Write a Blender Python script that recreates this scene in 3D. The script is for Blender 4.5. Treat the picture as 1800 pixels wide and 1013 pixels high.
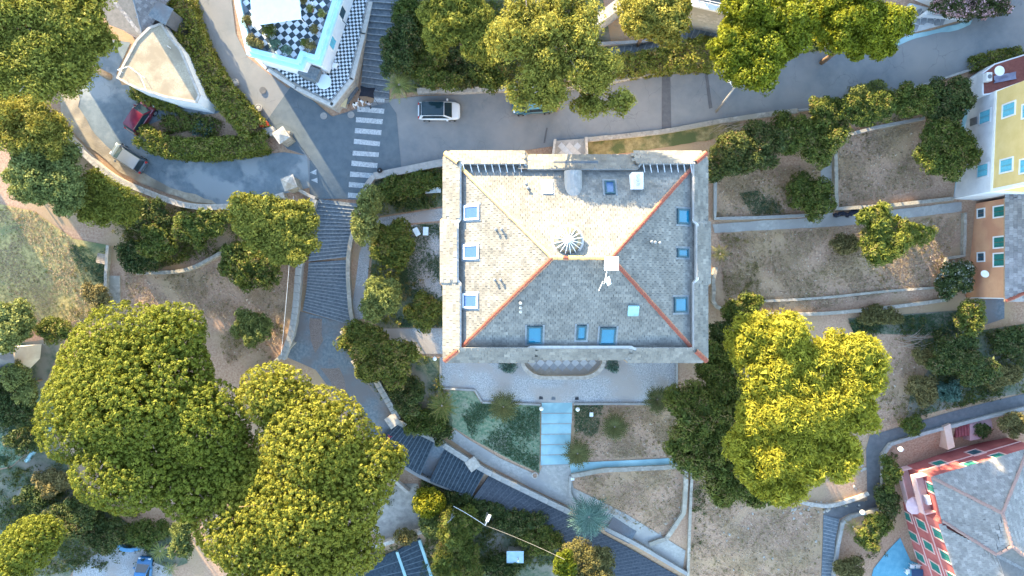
import bpy, bmesh, math, random
import numpy as np
from mathutils import Vector, Matrix
from mathutils.geometry import delaunay_2d_cdt

scene = bpy.context.scene
for o in list(bpy.data.objects):
    bpy.data.objects.remove(o, do_unlink=True)
COL = scene.collection
R = math.radians

# ------------------------------------------------------------------ camera
CAM_H = 68.0          # metres above the road junction
FOC = 1224.0          # focal length in photo pixels (photo is 1800 wide)
cam_d = bpy.data.cameras.new('camera')
cam_d.sensor_width = 36.0
cam_d.lens = 36.0 * FOC / 1800.0
cam_d.clip_end = 5000.0
cam = bpy.data.objects.new('camera', cam_d)
cam.location = (0, 0, CAM_H)
cam.rotation_euler = (0, 0, 0)
COL.objects.link(cam)
scene.camera = cam

# ------------------------------------------------------------------ sky, sun, exposure
SUN_EL = R(14.0)
SUN_DX, SUN_DY = -0.52, 0.855          # horizontal direction towards the sun
SUN_AZ = math.atan2(SUN_DX, SUN_DY)
world = bpy.data.worlds.new('World')
scene.world = world
world.use_nodes = True
wn = world.node_tree
wn.nodes.clear()
sky_n = wn.nodes.new('ShaderNodeTexSky')
sky_n.sky_type = 'NISHITA'
sky_n.sun_disc = False
sky_n.sun_elevation = SUN_EL
sky_n.sun_rotation = SUN_AZ
sky_n.altitude = 50
sky_n.air_density = 1.0
sky_n.dust_density = 0.3
sky_n.ozone_density = 1.0
bg = wn.nodes.new('ShaderNodeBackground')
bg.inputs['Strength'].default_value = 0.15
wo = wn.nodes.new('ShaderNodeOutputWorld')
wn.links.new(sky_n.outputs[0], bg.inputs[0])
wn.links.new(bg.outputs[0], wo.inputs[0])

sl = bpy.data.lights.new('sun', 'SUN')
sl.energy = 3.25
sl.angle = R(0.5)
sl.color = (1.0, 0.79, 0.47)
sun = bpy.data.objects.new('sun', sl)
dvec = Vector((SUN_DX * math.cos(SUN_EL), SUN_DY * math.cos(SUN_EL), math.sin(SUN_EL)))
sun.rotation_euler = dvec.to_track_quat('Z', 'Y').to_euler()
sun.location = (-40, 60, 60)
COL.objects.link(sun)

vs = scene.view_settings
vs.view_transform = 'Standard'
vs.look = 'None'
vs.gamma = 1.0
vs.exposure = 3.12
vs.use_curve_mapping = False
scene.cycles.use_denoising = True
scene.cycles.max_bounces = 6
scene.cycles.transparent_max_bounces = 4

# ------------------------------------------------------------------ measuring: photo pixel + height -> place
def P(px, py, z):
    k = (CAM_H - z) / FOC
    return ((px - 900.0) * k, (506.5 - py) * k, z)

_CP = [
 (540,250,0),(620,270,0),(700,230,0),(800,220,0),(900,215,0),(1000,205,0),(1100,185,.1),(1200,160,.3),(1350,150,.5),(1500,120,.8),(1650,80,1),(1790,50,1.2),
 (460,150,.2),(400,60,.5),(380,-40,.8),(300,290,-.5),(400,300,-.4),(470,310,-.2),(220,275,-.7),(140,190,-.8),(160,110,-.8),(190,60,-.7),(320,220,-.6),(290,120,-.6),
 (660,165,.2),(665,120,1.1),(672,60,2.3),(685,0,3.5),(700,-60,4.4),(560,90,.2),(500,30,.4),(640,60,.6),
 (760,120,1.5),(850,110,1.6),(850,30,2.6),(960,100,1.4),(1000,40,2.4),(1090,100,1.2),(1150,88,1.6),(1215,70,2.4),(1260,40,3.2),(1120,40,2),(1180,125,.9),(1330,60,1.6),(1500,30,1.7),(1640,25,1.5),(1720,0,1.5),
 (600,352,-.05),(590,420,-1.4),(580,480,-2.5),(570,545,-3.9),(560,600,-4.3),(590,660,-4.8),(650,720,-5.4),(690,752,-5.8),(740,790,-7.0),(770,805,-7.4),(840,845,-9.0),(900,875,-9.5),(1000,930,-10.3),(1120,985,-11.5),(1200,1040,-12.4),
 (690,345,-1.2),(740,350,-1.6),(720,400,-2),(660,420,-2.4),(720,480,-2.4),(630,560,-3.6),(720,560,-2.8),(720,600,-2.9),
 (850,330,-2.4),(1000,300,-2.2),(1000,450,-2.8),(900,450,-2.8),(1150,450,-2.8),(1000,580,-3),(850,600,-3),(1150,600,-3),(1000,670,-3),(850,660,-3),(1150,680,-3.2),(1100,258,-1.6),(1180,262,-2.2),(1230,245,-1.5),(1150,225,-.1),(1270,205,.0),(1050,238,-.05),(960,250,0),(820,270,-.3),
 (700,650,-3.6),(740,720,-4.2),(850,740,-4.2),(980,740,-4.1),(980,800,-5.4),(900,800,-5.8),(980,850,-6.4),(820,780,-6),(1060,900,-7.4),(1100,760,-4.5),(1060,790,-5),(1110,818,-5.4),(1100,870,-5.9),(1150,920,-6.6),(1180,960,-8.2),(1230,800,-5.5),
 (1330,250,-1.8),(1340,340,-2.5),(1440,220,-1.7),(1560,290,-1.9),(1600,210,-1.2),(1500,188,.2),(1640,165,.3),(1680,250,-1.7),(1450,385,-2.8),(1600,370,-2.5),(1450,460,-3.2),(1350,450,-3.2),(1600,450,-3.0),(1680,430,-2.9),(1400,530,-4.2),(1550,545,-4.4),(1680,560,-4.4),(1600,620,-5),(1500,700,-5.8),(1400,700,-5.8),(1330,800,-6.8),(1330,930,-8),(1420,960,-8.4),(1560,820,-6.8),(1530,880,-7.4),(1460,895,-7.8),(1455,1000,-9.8),(1650,740,-5.7),(1700,680,-5.2),(1790,700,-4.9),(1700,830,-9.8),(1500,950,-9.5),(1600,990,-10.6),(1560,930,-9.9),(1640,880,-10.4),(1750,520,-4.3),(1790,600,-4.6),(1750,920,-10.2),
 (60,450,-2.5),(30,350,-1.9),(150,550,-3),(150,450,-2.6),(330,430,-3.2),(300,370,-2.4),(420,380,-2.4),(230,370,-2),(400,550,-4),(480,520,-3.8),(450,620,-4.4),(250,560,-3.8),(250,490,-3.4),(60,620,-4.5),(60,750,-6),(150,850,-7.5),(60,880,-7.8),(220,980,-9),(30,250,-1.5),(100,330,-1.7),(500,720,-5.6),(500,820,-7),(400,900,-8),(680,850,-8),(700,900,-8.6),(700,1000,-10.5),(780,940,-9.5),(850,980,-10.5),(950,980,-10.8),(300,750,-6),(330,950,-8.8),(600,960,-9.6),
 (-80,100,-1),(-80,400,-2.5),(-80,700,-6),(-80,1000,-9.5),(1900,300,-1.5),(1900,500,-4),(1900,750,-6),(1900,1000,-9.5),(300,1090,-11),(700,1090,-12),(1000,1090,-13),(1400,1090,-11.5),(1700,1090,-11),(100,-80,0),(700,-120,5.5),(1000,-80,3.2),(1300,-80,3.5),(1600,-80,2.5),(1850,-60,1.8),
]
_cw = np.array([P(*c) for c in _CP])
def T(x, y, h=3.6):
    x = np.atleast_1d(np.asarray(x, float)); y = np.atleast_1d(np.asarray(y, float))
    out = np.empty_like(x)
    for s in range(0, len(x), 20000):
        xs = x[s:s+20000, None]; ys = y[s:s+20000, None]
        d2 = (xs - _cw[None,:,0])**2 + (ys - _cw[None,:,1])**2
        d2 = d2 - d2.min(axis=1, keepdims=True)
        w = np.exp(-d2 / (2*h*h))
        out[s:s+20000] = (w * _cw[None,:,2]).sum(1) / w.sum(1)
    return out
def Tz(x, y):
    return float(T(x, y)[0])
def G(px, py, off=0.0):
    """point of the ground seen at this photo pixel"""
    z = -2.0
    for _ in range(12):
        x, y, _z = P(px, py, z)
        z = 0.5*z + 0.5*(Tz(x, y) + off)
    x, y, _z = P(px, py, z)
    return (x, y, Tz(x, y) + off)

# ------------------------------------------------------------------ materials
MATS = {}
def mat(name, c1, c2=None, scale=3.0, rough=0.8, bump=0.0, bscale=None, spec=0.12, metal=0.0,
        c3=None, scale3=0.25, detail=6.0, thr=(0.35, 0.65), thr3=(0.45, 0.6), crack=0.0):
    if name in MATS:
        return MATS[name]
    m = bpy.data.materials.new(name); m.use_nodes = True
    nt = m.node_tree; n = nt.nodes; l = nt.links
    b = n['Principled BSDF']
    b.inputs['Roughness'].default_value = rough
    b.inputs['Specular IOR Level'].default_value = spec
    b.inputs['Metallic'].default_value = metal
    c2 = c2 or tuple(min(1, v*1.25) for v in c1)
    tc = n.new('ShaderNodeTexCoord')
    nz = n.new('ShaderNodeTexNoise'); nz.inputs['Scale'].default_value = scale; nz.inputs['Detail'].default_value = detail
    nz.inputs['Roughness'].default_value = 0.65
    l.new(tc.outputs['Object'], nz.inputs['Vector'])
    rp = n.new('ShaderNodeValToRGB')
    rp.color_ramp.elements[0].position = thr[0]; rp.color_ramp.elements[0].color = (*c1, 1)
    rp.color_ramp.elements[1].position = thr[1]; rp.color_ramp.elements[1].color = (*c2, 1)
    l.new(nz.outputs['Fac'], rp.inputs['Fac'])
    col = rp.outputs['Color']
    if c3:
        n3 = n.new('ShaderNodeTexNoise'); n3.inputs['Scale'].default_value = scale3; n3.inputs['Detail'].default_value = 5
        l.new(tc.outputs['Object'], n3.inputs['Vector'])
        r3 = n.new('ShaderNodeMapRange'); r3.inputs[1].default_value = thr3[0]; r3.inputs[2].default_value = thr3[1]
        l.new(n3.outputs['Fac'], r3.inputs[0])
        mx = n.new('ShaderNodeMix'); mx.data_type = 'RGBA'
        l.new(r3.outputs[0], mx.inputs[0]); l.new(col, mx.inputs[6]); mx.inputs[7].default_value = (*c3, 1)
        col = mx.outputs[2]
    if crack:
        # worn cracks and stains of the surface itself
        nd = n.new('ShaderNodeTexNoise'); nd.inputs['Scale'].default_value = .7; nd.inputs['Detail'].default_value = 6
        l.new(tc.outputs['Object'], nd.inputs['Vector'])
        va = n.new('ShaderNodeVectorMath'); va.operation = 'MULTIPLY_ADD'; va.inputs[1].default_value = (1.6, 1.6, 1.6)
        l.new(nd.outputs['Color'], va.inputs[0]); l.new(tc.outputs['Object'], va.inputs[2])
        vo = n.new('ShaderNodeTexVoronoi'); vo.feature = 'DISTANCE_TO_EDGE'; vo.inputs['Scale'].default_value = crack
        l.new(va.outputs[0], vo.inputs['Vector'])
        c1r = n.new('ShaderNodeMapRange'); c1r.inputs[1].default_value = .0; c1r.inputs[2].default_value = .012; c1r.inputs[3].default_value = 1; c1r.inputs[4].default_value = 0
        l.new(vo.outputs['Distance'], c1r.inputs[0])
        nm = n.new('ShaderNodeTexNoise'); nm.inputs['Scale'].default_value = .28; l.new(tc.outputs['Object'], nm.inputs['Vector'])
        c2r = n.new('ShaderNodeMapRange'); c2r.inputs[1].default_value = .48; c2r.inputs[2].default_value = .6; c2r.inputs[4].default_value = .38
        l.new(nm.outputs['Fac'], c2r.inputs[0])
        mu = n.new('ShaderNodeMath'); mu.operation = 'MULTIPLY'; l.new(c1r.outputs[0], mu.inputs[0]); l.new(c2r.outputs[0], mu.inputs[1])
        mc = n.new('ShaderNodeMix'); mc.data_type = 'RGBA'; l.new(mu.outputs[0], mc.inputs[0]); l.new(col, mc.inputs[6])
        mc.inputs[7].default_value = (c1[0]*.4, c1[1]*.4, c1[2]*.4, 1); col = mc.outputs[2]
    l.new(col, b.inputs['Base Color'])
    if bump:
        bz = n.new('ShaderNodeTexNoise'); bz.inputs['Scale'].default_value = bscale or scale*4; bz.inputs['Detail'].default_value = 4
        l.new(tc.outputs['Object'], bz.inputs['Vector'])
        bp = n.new('ShaderNodeBump'); bp.inputs['Strength'].default_value = bump; bp.inputs['Distance'].default_value = 0.05
        l.new(bz.outputs['Fac'], bp.inputs['Height']); l.new(bp.outputs[0], b.inputs['Normal'])
    MATS[name] = m
    return m

def tint_mat(name, cols, rough=0.7, translucent=0.0, bump=0.0, spec=0.12, hue=0.0):
    """colour chosen by the per-piece attribute 'tint' (each leaf or slate its own shade)"""
    if name in MATS:
        return MATS[name]
    m = bpy.data.materials.new(name); m.use_nodes = True
    nt = m.node_tree; n = nt.nodes; l = nt.links
    b = n['Principled BSDF']; out = n['Material Output']
    b.inputs['Roughness'].default_value = rough
    b.inputs['Specular IOR Level'].default_value = spec
    at = n.new('ShaderNodeAttribute'); at.attribute_name = 'tint'
    rp = n.new('ShaderNodeValToRGB')
    el = rp.color_ramp.elements
    el[0].color = (*cols[0], 1); el[0].position = 0
    el[1].color = (*cols[-1], 1); el[1].position = 1
    for i, c in enumerate(cols[1:-1]):
        e = el.new((i+1)/(len(cols)-1)); e.color = (*c, 1)
    l.new(at.outputs['Fac'], rp.inputs['Fac'])
    col = rp.outputs['Color']
    if bump:
        tc = n.new('ShaderNodeTexCoord')
        nz = n.new('ShaderNodeTexNoise'); nz.inputs['Scale'].default_value = 9; nz.inputs['Detail'].default_value = 5
        l.new(tc.outputs['Object'], nz.inputs['Vector'])
        mr = n.new('ShaderNodeMapRange'); mr.inputs[3].default_value = 0.72; mr.inputs[4].default_value = 1.22
        l.new(nz.outputs['Fac'], mr.inputs[0])
        mx = n.new('ShaderNodeMix'); mx.data_type = 'RGBA'; mx.blend_type = 'MULTIPLY'; mx.inputs[0].default_value = 1
        l.new(col, mx.inputs[6]); l.new(mr.outputs[0], mx.inputs[7]); col = mx.outputs[2]
        # broad weather stains
        n2 = n.new('ShaderNodeTexNoise'); n2.inputs['Scale'].default_value = .55; n2.inputs['Detail'].default_value = 7; n2.inputs['Roughness'].default_value = .7
        l.new(tc.outputs['Object'], n2.inputs['Vector'])
        m2 = n.new('ShaderNodeMapRange'); m2.inputs[1].default_value = .32; m2.inputs[2].default_value = .68; m2.inputs[3].default_value = .78; m2.inputs[4].default_value = 1.18
        l.new(n2.outputs['Fac'], m2.inputs[0])
        x2 = n.new('ShaderNodeMix'); x2.data_type = 'RGBA'; x2.blend_type = 'MULTIPLY'; x2.inputs[0].default_value = 1
        l.new(col, x2.inputs[6]); l.new(m2.outputs[0], x2.inputs[7]); col = x2.outputs[2]
    if translucent:
        oi = n.new('ShaderNodeObjectInfo'); hs = n.new('ShaderNodeHueSaturation')
        h1 = n.new('ShaderNodeMapRange'); h1.inputs[3].default_value = .487; h1.inputs[4].default_value = .515
        v1 = n.new('ShaderNodeMapRange'); v1.inputs[3].default_value = 1.18; v1.inputs[4].default_value = .86
        l.new(oi.outputs['Random'], h1.inputs[0]); l.new(oi.outputs['Random'], v1.inputs[0])
        l.new(h1.outputs[0], hs.inputs['Hue']); l.new(v1.outputs[0], hs.inputs['Value']); l.new(col, hs.inputs['Color']); col = hs.outputs['Color']
    l.new(col, b.inputs['Base Color'])
    if translucent:
        tr = n.new('ShaderNodeBsdfTranslucent'); l.new(col, tr.inputs['Color'])
        ms = n.new('ShaderNodeMixShader'); ms.inputs[0].default_value = translucent
        l.new(b.outputs[0], ms.inputs[1]); l.new(tr.outputs[0], ms.inputs[2]); l.new(ms.outputs[0], out.inputs['Surface'])
    MATS[name] = m
    return m

# setting
M_dirt   = mat('dry_earth', (.25,.148,.10), (.47,.318,.22), scale=5.5, rough=.95, bump=.8, bscale=14, c3=(.36,.25,.15), scale3=.22, thr=(.30,.70), thr3=(.48,.66), detail=9)
M_dirt2  = mat('stony_earth', (.27,.20,.16), (.46,.37,.30), scale=5, rough=.95, bump=.6, bscale=9, c3=(.27,.235,.18), scale3=.3)
M_asph   = mat('asphalt', (.155,.17,.18), (.20,.208,.212), scale=.9, rough=.85, bump=.15, bscale=30, c3=(.26,.248,.235), scale3=.12, thr3=(.4,.7), crack=.35)
M_asph2  = mat('fresh_asphalt', (.095,.12,.14), (.125,.15,.165), scale=1.4, rough=.85, bump=.15, bscale=30, crack=.25)
M_patch  = mat('asphalt_repair', (.095,.098,.105), (.13,.13,.135), scale=2, rough=.9, bump=.2, bscale=25)
M_oldroad= mat('worn_asphalt', (.12,.15,.17), (.18,.215,.235), scale=.7, rough=.9, bump=.3, bscale=14, c3=(.255,.275,.28), scale3=.33, thr3=(.50,.58), crack=.6)
M_gravel = mat('gravel', (.20,.205,.215), (.44,.43,.42), scale=9, rough=.95, bump=.8, bscale=14, c3=(.31,.28,.26), scale3=.3)
M_pave   = mat('grey_paving', (.10,.125,.145), (.185,.205,.22), scale=4, rough=.85, bump=.4, bscale=9, c3=(.15,.14,.14), scale3=.35)
M_conc   = mat('concrete', (.25,.245,.23), (.36,.345,.32), scale=3, rough=.85, bump=.15, c3=(.27,.26,.25), scale3=.5)
M_palec  = mat('pale_concrete', (.26,.42,.44), (.34,.50,.52), scale=1.2, rough=.8, bump=.1, c3=(.22,.36,.39), scale3=.6)
M_lawn   = mat('patchy_lawn', (.07,.14,.085), (.22,.235,.16), scale=3.2, rough=.95, bump=.5, bscale=12, c3=(.31,.28,.22), scale3=.35, thr3=(.54,.68))
M_gold   = mat('sun_gold_lawn', (.20,.17,.075), (.46,.36,.15), scale=3.2, rough=.95, bump=.6, bscale=12, c3=(.12,.15,.075), scale3=.30, thr3=(.56,.68))  # straw gold carries the low sunlight, painted into the lawn colour
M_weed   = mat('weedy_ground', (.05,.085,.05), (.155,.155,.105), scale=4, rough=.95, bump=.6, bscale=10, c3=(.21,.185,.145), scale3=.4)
M_slope  = mat('dry_grass_bank', (.16,.13,.06), (.30,.245,.12), scale=2.3, rough=.95, bump=.7, bscale=9, c3=(.085,.10,.04), scale3=.6)
M_bluep  = mat('shade_blue_paving', (.08,.26,.36), (.13,.33,.43), scale=2, rough=.7, bump=.1)  # blue of the patio's shade painted into the paving colour
M_stone  = mat('rubble_stone', (.22,.195,.165), (.42,.375,.315), scale=2.6, rough=.9, bump=.8, bscale=5, c3=(.30,.27,.22), scale3=.8)
M_lstone = mat('light_stone', (.30,.27,.235), (.47,.425,.37), scale=3, rough=.85, bump=.35, bscale=6)
M_dstone = mat('dark_stone_step', (.085,.105,.125), (.155,.175,.19), scale=4, rough=.85, bump=.3, bscale=10)
M_paint  = mat('road_paint', (.20,.225,.24), (.47,.49,.50), scale=7, rough=.7, detail=8, thr=(.3,.6))
M_white  = mat('white_paint', (.70,.70,.69), (.80,.80,.79), scale=1, rough=.6)
M_bark   = mat('bark', (.13,.085,.055), (.27,.19,.13), scale=5, rough=.95, bump=.8)
M_pbark  = mat('pale_bark', (.28,.22,.17), (.42,.34,.26), scale=5, rough=.95, bump=.6)

# ------------------------------------------------------------------ mesh helpers
def link(o, parent=None):
    COL.objects.link(o)
    if parent is not None:
        o.parent = parent
    return o
def props(o, label=None, cat=None, group=None, kind=None):
    if label: o['label'] = label
    if cat: o['category'] = cat
    if group: o['group'] = group
    if kind: o['kind'] = kind
    return o
def empty(name, loc=(0,0,0), rz=0.0):
    o = bpy.data.objects.new(name, None); o.location = loc; o.rotation_euler = (0,0,rz)
    o.empty_display_size = .2
    return link(o)
class MB:
    """collects boxes, prisms, tubes; build() links them as one mesh"""
    def __init__(s): s.v=[]; s.f=[]; s.m=[]
    def add(s, vs, fs, mi=0):
        b=len(s.v); s.v.extend([tuple(v) for v in vs]); s.f.extend([tuple(b+i for i in f) for f in fs]); s.m.extend([mi]*len(fs)); return s
    def box(s, x0,x1,y0,y1,z0,z1, mi=0):
        return s.add([(x0,y0,z0),(x1,y0,z0),(x1,y1,z0),(x0,y1,z0),(x0,y0,z1),(x1,y0,z1),(x1,y1,z1),(x0,y1,z1)],
                     [(3,2,1,0),(4,5,6,7),(0,1,5,4),(1,2,6,5),(2,3,7,6),(3,0,4,7)], mi)
    def obox(s, c, ax, ay, z0, z1, hx, hy, mi=0):
        """box about c with plan axes ax, ay"""
        pts=[]
        for z in (z0,z1):
            for a,b in ((-1,-1),(1,-1),(1,1),(-1,1)):
                pts.append((c[0]+a*hx*ax[0]+b*hy*ay[0], c[1]+a*hx*ax[1]+b*hy*ay[1], z))
        return s.add(pts,[(3,2,1,0),(4,5,6,7),(0,1,5,4),(1,2,6,5),(2,3,7,6),(3,0,4,7)], mi)
    def prism(s, poly, z0, z1, mi=0, top=True, bottom=False):
        n=len(poly)
        if sum(poly[i][0]*poly[(i+1)%n][1]-poly[(i+1)%n][0]*poly[i][1] for i in range(n))<0: poly=poly[::-1]
        zz0=z0 if hasattr(z0,'__len__') else [z0]*n; zz1=z1 if hasattr(z1,'__len__') else [z1]*n
        vs=[(p[0],p[1],zz0[i]) for i,p in enumerate(poly)]+[(p[0],p[1],zz1[i]) for i,p in enumerate(poly)]
        fs=[(i,(i+1)%n,n+(i+1)%n,n+i) for i in range(n)]
        if top: fs.append(tuple(range(n,2*n)))
        if bottom: fs.append(tuple(range(n-1,-1,-1)))
        return s.add(vs,fs,mi)
    def tube(s, pts, radii, n=6, mi=0, cap=True):
        pts=[Vector(p) for p in pts]; b=len(s.v); N=len(pts)
        for i,p in enumerate(pts):
            d=(pts[min(i+1,N-1)]-pts[max(i-1,0)]).normalized()
            a=d.cross(Vector((0,0,1)) if abs(d.z)<.9 else Vector((1,0,0))).normalized(); c=d.cross(a)
            r=radii[i] if hasattr(radii,'__len__') else radii
            for k in range(n):
                t=2*math.pi*k/n; q=p+a*math.cos(t)*r+c*math.sin(t)*r; s.v.append(tuple(q))
        for i in range(N-1):
            for k in range(n):
                s.f.append((b+i*n+k,b+i*n+(k+1)%n,b+(i+1)*n+(k+1)%n,b+(i+1)*n+k)); s.m.append(mi)
        if cap:
            s.f.append(tuple(b+k for k in range(n))[::-1]); s.m.append(mi)
            s.f.append(tuple(b+(N-1)*n+k for k in range(n))); s.m.append(mi)
        return s
    def lathe(s, prof, c=(0,0,0), n=16, mi=0):
        b=len(s.v)
        for r,z in prof:
            for k in range(n):
                t=2*math.pi*k/n; s.v.append((c[0]+r*math.cos(t),c[1]+r*math.sin(t),c[2]+z))
        for i in range(len(prof)-1):
            for k in range(n):
                s.f.append((b+i*n+k,b+i*n+(k+1)%n,b+(i+1)*n+(k+1)%n,b+(i+1)*n+k)); s.m.append(mi)
        s.f.append(tuple(b+(len(prof)-1)*n+k for k in range(n))); s.m.append(mi)
        s.f.append(tuple(b+k for k in range(n))[::-1]); s.m.append(mi)
        return s
    def mesh(s, name, mats, smooth=False):
        me=bpy.data.meshes.new(name); me.from_pydata(s.v,[],s.f)
        for m in (mats if isinstance(mats,(list,tuple)) else [mats]): me.materials.append(m)
        if any(s.m): me.polygons.foreach_set('material_index', s.m)
        if smooth: me.polygons.foreach_set('use_smooth',[True]*len(s.f))
        me.update(); return me
    def build(s, name, mats, parent=None, smooth=False, bevel=0):
        o=bpy.data.objects.new(name, s.mesh(name,mats,smooth))
        if bevel:
            b=o.modifiers.new('bevel','BEVEL'); b.width=bevel; b.segments=2; b.limit_method='ANGLE'
        return link(o,parent)
def share(name, me, parent, loc=(0,0,0), rz=0.0, scale=None, rot=None):
    o=bpy.data.objects.new(name, me); o.location=loc
    o.rotation_euler=rot if rot is not None else (0,0,rz)
    if scale: o.scale=scale
    return link(o,parent)

def fast_mesh(name, verts, nper, mats, tint=None):
    """verts (N*nper,3): separate polygons of nper corners"""
    me=bpy.data.meshes.new(name); nv=len(verts); nf=nv//nper
    me.vertices.add(nv); me.vertices.foreach_set('co', np.asarray(verts,np.float32).ravel())
    me.loops.add(nv); me.loops.foreach_set('vertex_index', np.arange(nv,dtype=np.int32))
    me.polygons.add(nf); me.polygons.foreach_set('loop_start', np.arange(0,nv,nper,dtype=np.int32))
    for m in (mats if isinstance(mats,(list,tuple)) else [mats]): me.materials.append(m)
    if tint is not None:
        a=me.attributes.new('tint','FLOAT','POINT'); a.data.foreach_set('value', np.repeat(np.asarray(tint,np.float32),nper))
    me.update(calc_edges=True); me.validate()
    return me

def dens(pts, step=1.0):
    """resample a polyline (2D/3D tuples) about every step"""
    out=[]
    for a,b in zip(pts[:-1],pts[1:]):
        L=math.dist(a[:2],b[:2]); n=max(1,int(round(L/step)))
        for i in range(n): out.append(tuple(a[k]+(b[k]-a[k])*i/n for k in range(len(a))))
    out.append(tuple(pts[-1])); return out
def inside(poly, x, y):
    x=np.asarray(x); y=np.asarray(y); r=np.zeros(x.shape,bool); n=len(poly)
    for i in range(n):
        x0,y0=poly[i][:2]; x1,y1=poly[(i+1)%n][:2]
        if y0==y1: continue
        c=((y0>y)!=(y1>y))&(x<(x1-x0)*(y-y0)/(y1-y0)+x0); r^=c
    return r
def curve_px(pts, n=6):
    """Catmull-Rom through photo points"""
    out=[]; p=[pts[0]]+list(pts)+[pts[-1]]
    for i in range(1,len(p)-2):
        for k in range(n):
            t=k/n; q=[]
            for d in (0,1):
                a,b,c,e=p[i-1][d],p[i][d],p[i+1][d],p[i+2][d]
                q.append(.5*((2*b)+(-a+c)*t+(2*a-5*b+4*c-e)*t*t+(-a+3*b-3*c+e)*t**3))
            out.append(tuple(q))
    out.append(tuple(pts[-1])); return out
def ground_poly(pxs):
    return [G(*p)[:2] for p in pxs]
def sheet(name, pxs, m, off, label=None, cat=None, kind='structure', parent=None, grid=.8, wob=0.0, worldpts=None):
    """a surface that lies on the terrain inside a photo outline"""
    poly = worldpts or dens(ground_poly(list(pxs)+[pxs[0]]), .8)[:-1]
    if wob:
        rr=random.Random(len(poly)); poly=[(x+rr.uniform(-wob,wob),y+rr.uniform(-wob,wob)) for x,y in poly]
    xs=[p[0] for p in poly]; ys=[p[1] for p in poly]
    gx=np.arange(math.floor(min(xs)/grid)*grid, max(xs), grid); gy=np.arange(math.floor(min(ys)/grid)*grid, max(ys), grid)
    X,Y=np.meshgrid(gx,gy); X=X.ravel(); Y=Y.ravel(); k=inside(poly,X,Y)
    pts=[Vector(p) for p in poly]+[Vector((a,b)) for a,b in zip(X[k],Y[k])]
    n=len(poly)
    v,e,f,_,_,_=delaunay_2d_cdt(pts,[],[list(range(n))],1,1e-5)
    zz=T([a.x for a in v],[a.y for a in v])+off
    me=bpy.data.meshes.new(name); me.from_pydata([(a.x,a.y,z) for a,z in zip(v,zz)],[],f)
    me.materials.append(m); me.update()
    bm=bmesh.new(); bm.from_mesh(me); bmesh.ops.recalc_face_normals(bm,faces=bm.faces)
    if sum(fc.normal.z for fc in bm.faces)<0: bmesh.ops.reverse_faces(bm,faces=bm.faces)
    bm.to_mesh(me); bm.free()
    me.polygons.foreach_set('use_smooth',[True]*len(me.polygons))
    o=link(bpy.data.objects.new(name,me),parent)
    return props(o,label,cat,kind=kind if parent is None else None)

def strip_mesh(mb, pts, w, h, base=-.3, mi=0, jit=0.0, rr=None, absz=None):
    """a wall of width w following world points (x,y); its top h above the ground"""
    n=len(pts); L=[];Rr=[]
    for i,p in enumerate(pts):
        a=pts[max(0,i-1)]; b=pts[min(n-1,i+1)]
        d=Vector((b[0]-a[0],b[1]-a[1])).normalized(); nn=Vector((-d.y,d.x))*w/2
        L.append((p[0]+nn.x,p[1]+nn.y)); Rr.append((p[0]-nn.x,p[1]-nn.y))
    z=T([p[0] for p in pts],[p[1] for p in pts])
    b0=len(mb.v)
    for i in range(n):
        j=rr.uniform(-jit,jit) if jit else 0
        zt=(absz if absz is not None else z[i]+h)+j; zb=z[i]+base
        mb.v += [(L[i][0],L[i][1],zb),(L[i][0],L[i][1],zt),(Rr[i][0],Rr[i][1],zt),(Rr[i][0],Rr[i][1],zb)]
    for i in range(n-1):
        o=b0+4*i
        for q in ((0,4,5,1),(1,5,6,2),(2,6,7,3)):
            mb.f.append(tuple(o+k for k in q)[::-1]); mb.m.append(mi)
    mb.f.append((b0,b0+1,b0+2,b0+3)[::-1]); mb.m.append(mi)
    e=b0+4*(n-1); mb.f.append((e,e+1,e+2,e+3)); mb.m.append(mi)
def wall(name, pxs, w, h, m, label, cat='wall', group=None, jit=.04, coping=None, smooth_curve=True, step=.8):
    pts=curve_px(pxs,5) if smooth_curve and len(pxs)>2 else pxs
    wp=dens([G(*p)[:2] for p in pts], step)
    rr=random.Random(hash(label)%1000 if False else len(label)*7+int(pxs[0][0]))
    if coping is None:
        mb=MB(); strip_mesh(mb,wp,w,h,jit=jit,rr=rr)
        return props(mb.build(name,m),label,cat,group)
    root=props(empty(name,(wp[0][0],wp[0][1],Tz(*wp[0]))),label,cat,group)
    inv=Vector(root.location)
    mb=MB(); strip_mesh(mb,wp,w,h)
    mb.v=[(v[0]-inv.x,v[1]-inv.y,v[2]-inv.z) for v in mb.v]
    mb.build('wall_body',m,root)
    # coping stones, each its own piece
    cp=dens(wp,1.1)
    for a,b in zip(cp[:-1],cp[1:]):
        L=math.dist(a,b)
        if L<.2: continue
        c=((a[0]+b[0])/2,(a[1]+b[1])/2); z=Tz(*c)+h
        za,zb=Tz(*a)+h,Tz(*b)+h
        me=MB().box(-L/2+.012,L/2-.012,-w/2-.05,w/2+.05,0.003,.09+rr.uniform(0,.02)).mesh('coping_stone',coping)
        ang=math.atan2(b[1]-a[1],b[0]-a[0]); pit=-math.atan2(zb-za,L)
        o=share('coping_stone',me,root,(c[0]-inv.x,c[1]-inv.y,z-inv.z),rot=(0,pit,ang))
    return root

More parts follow.
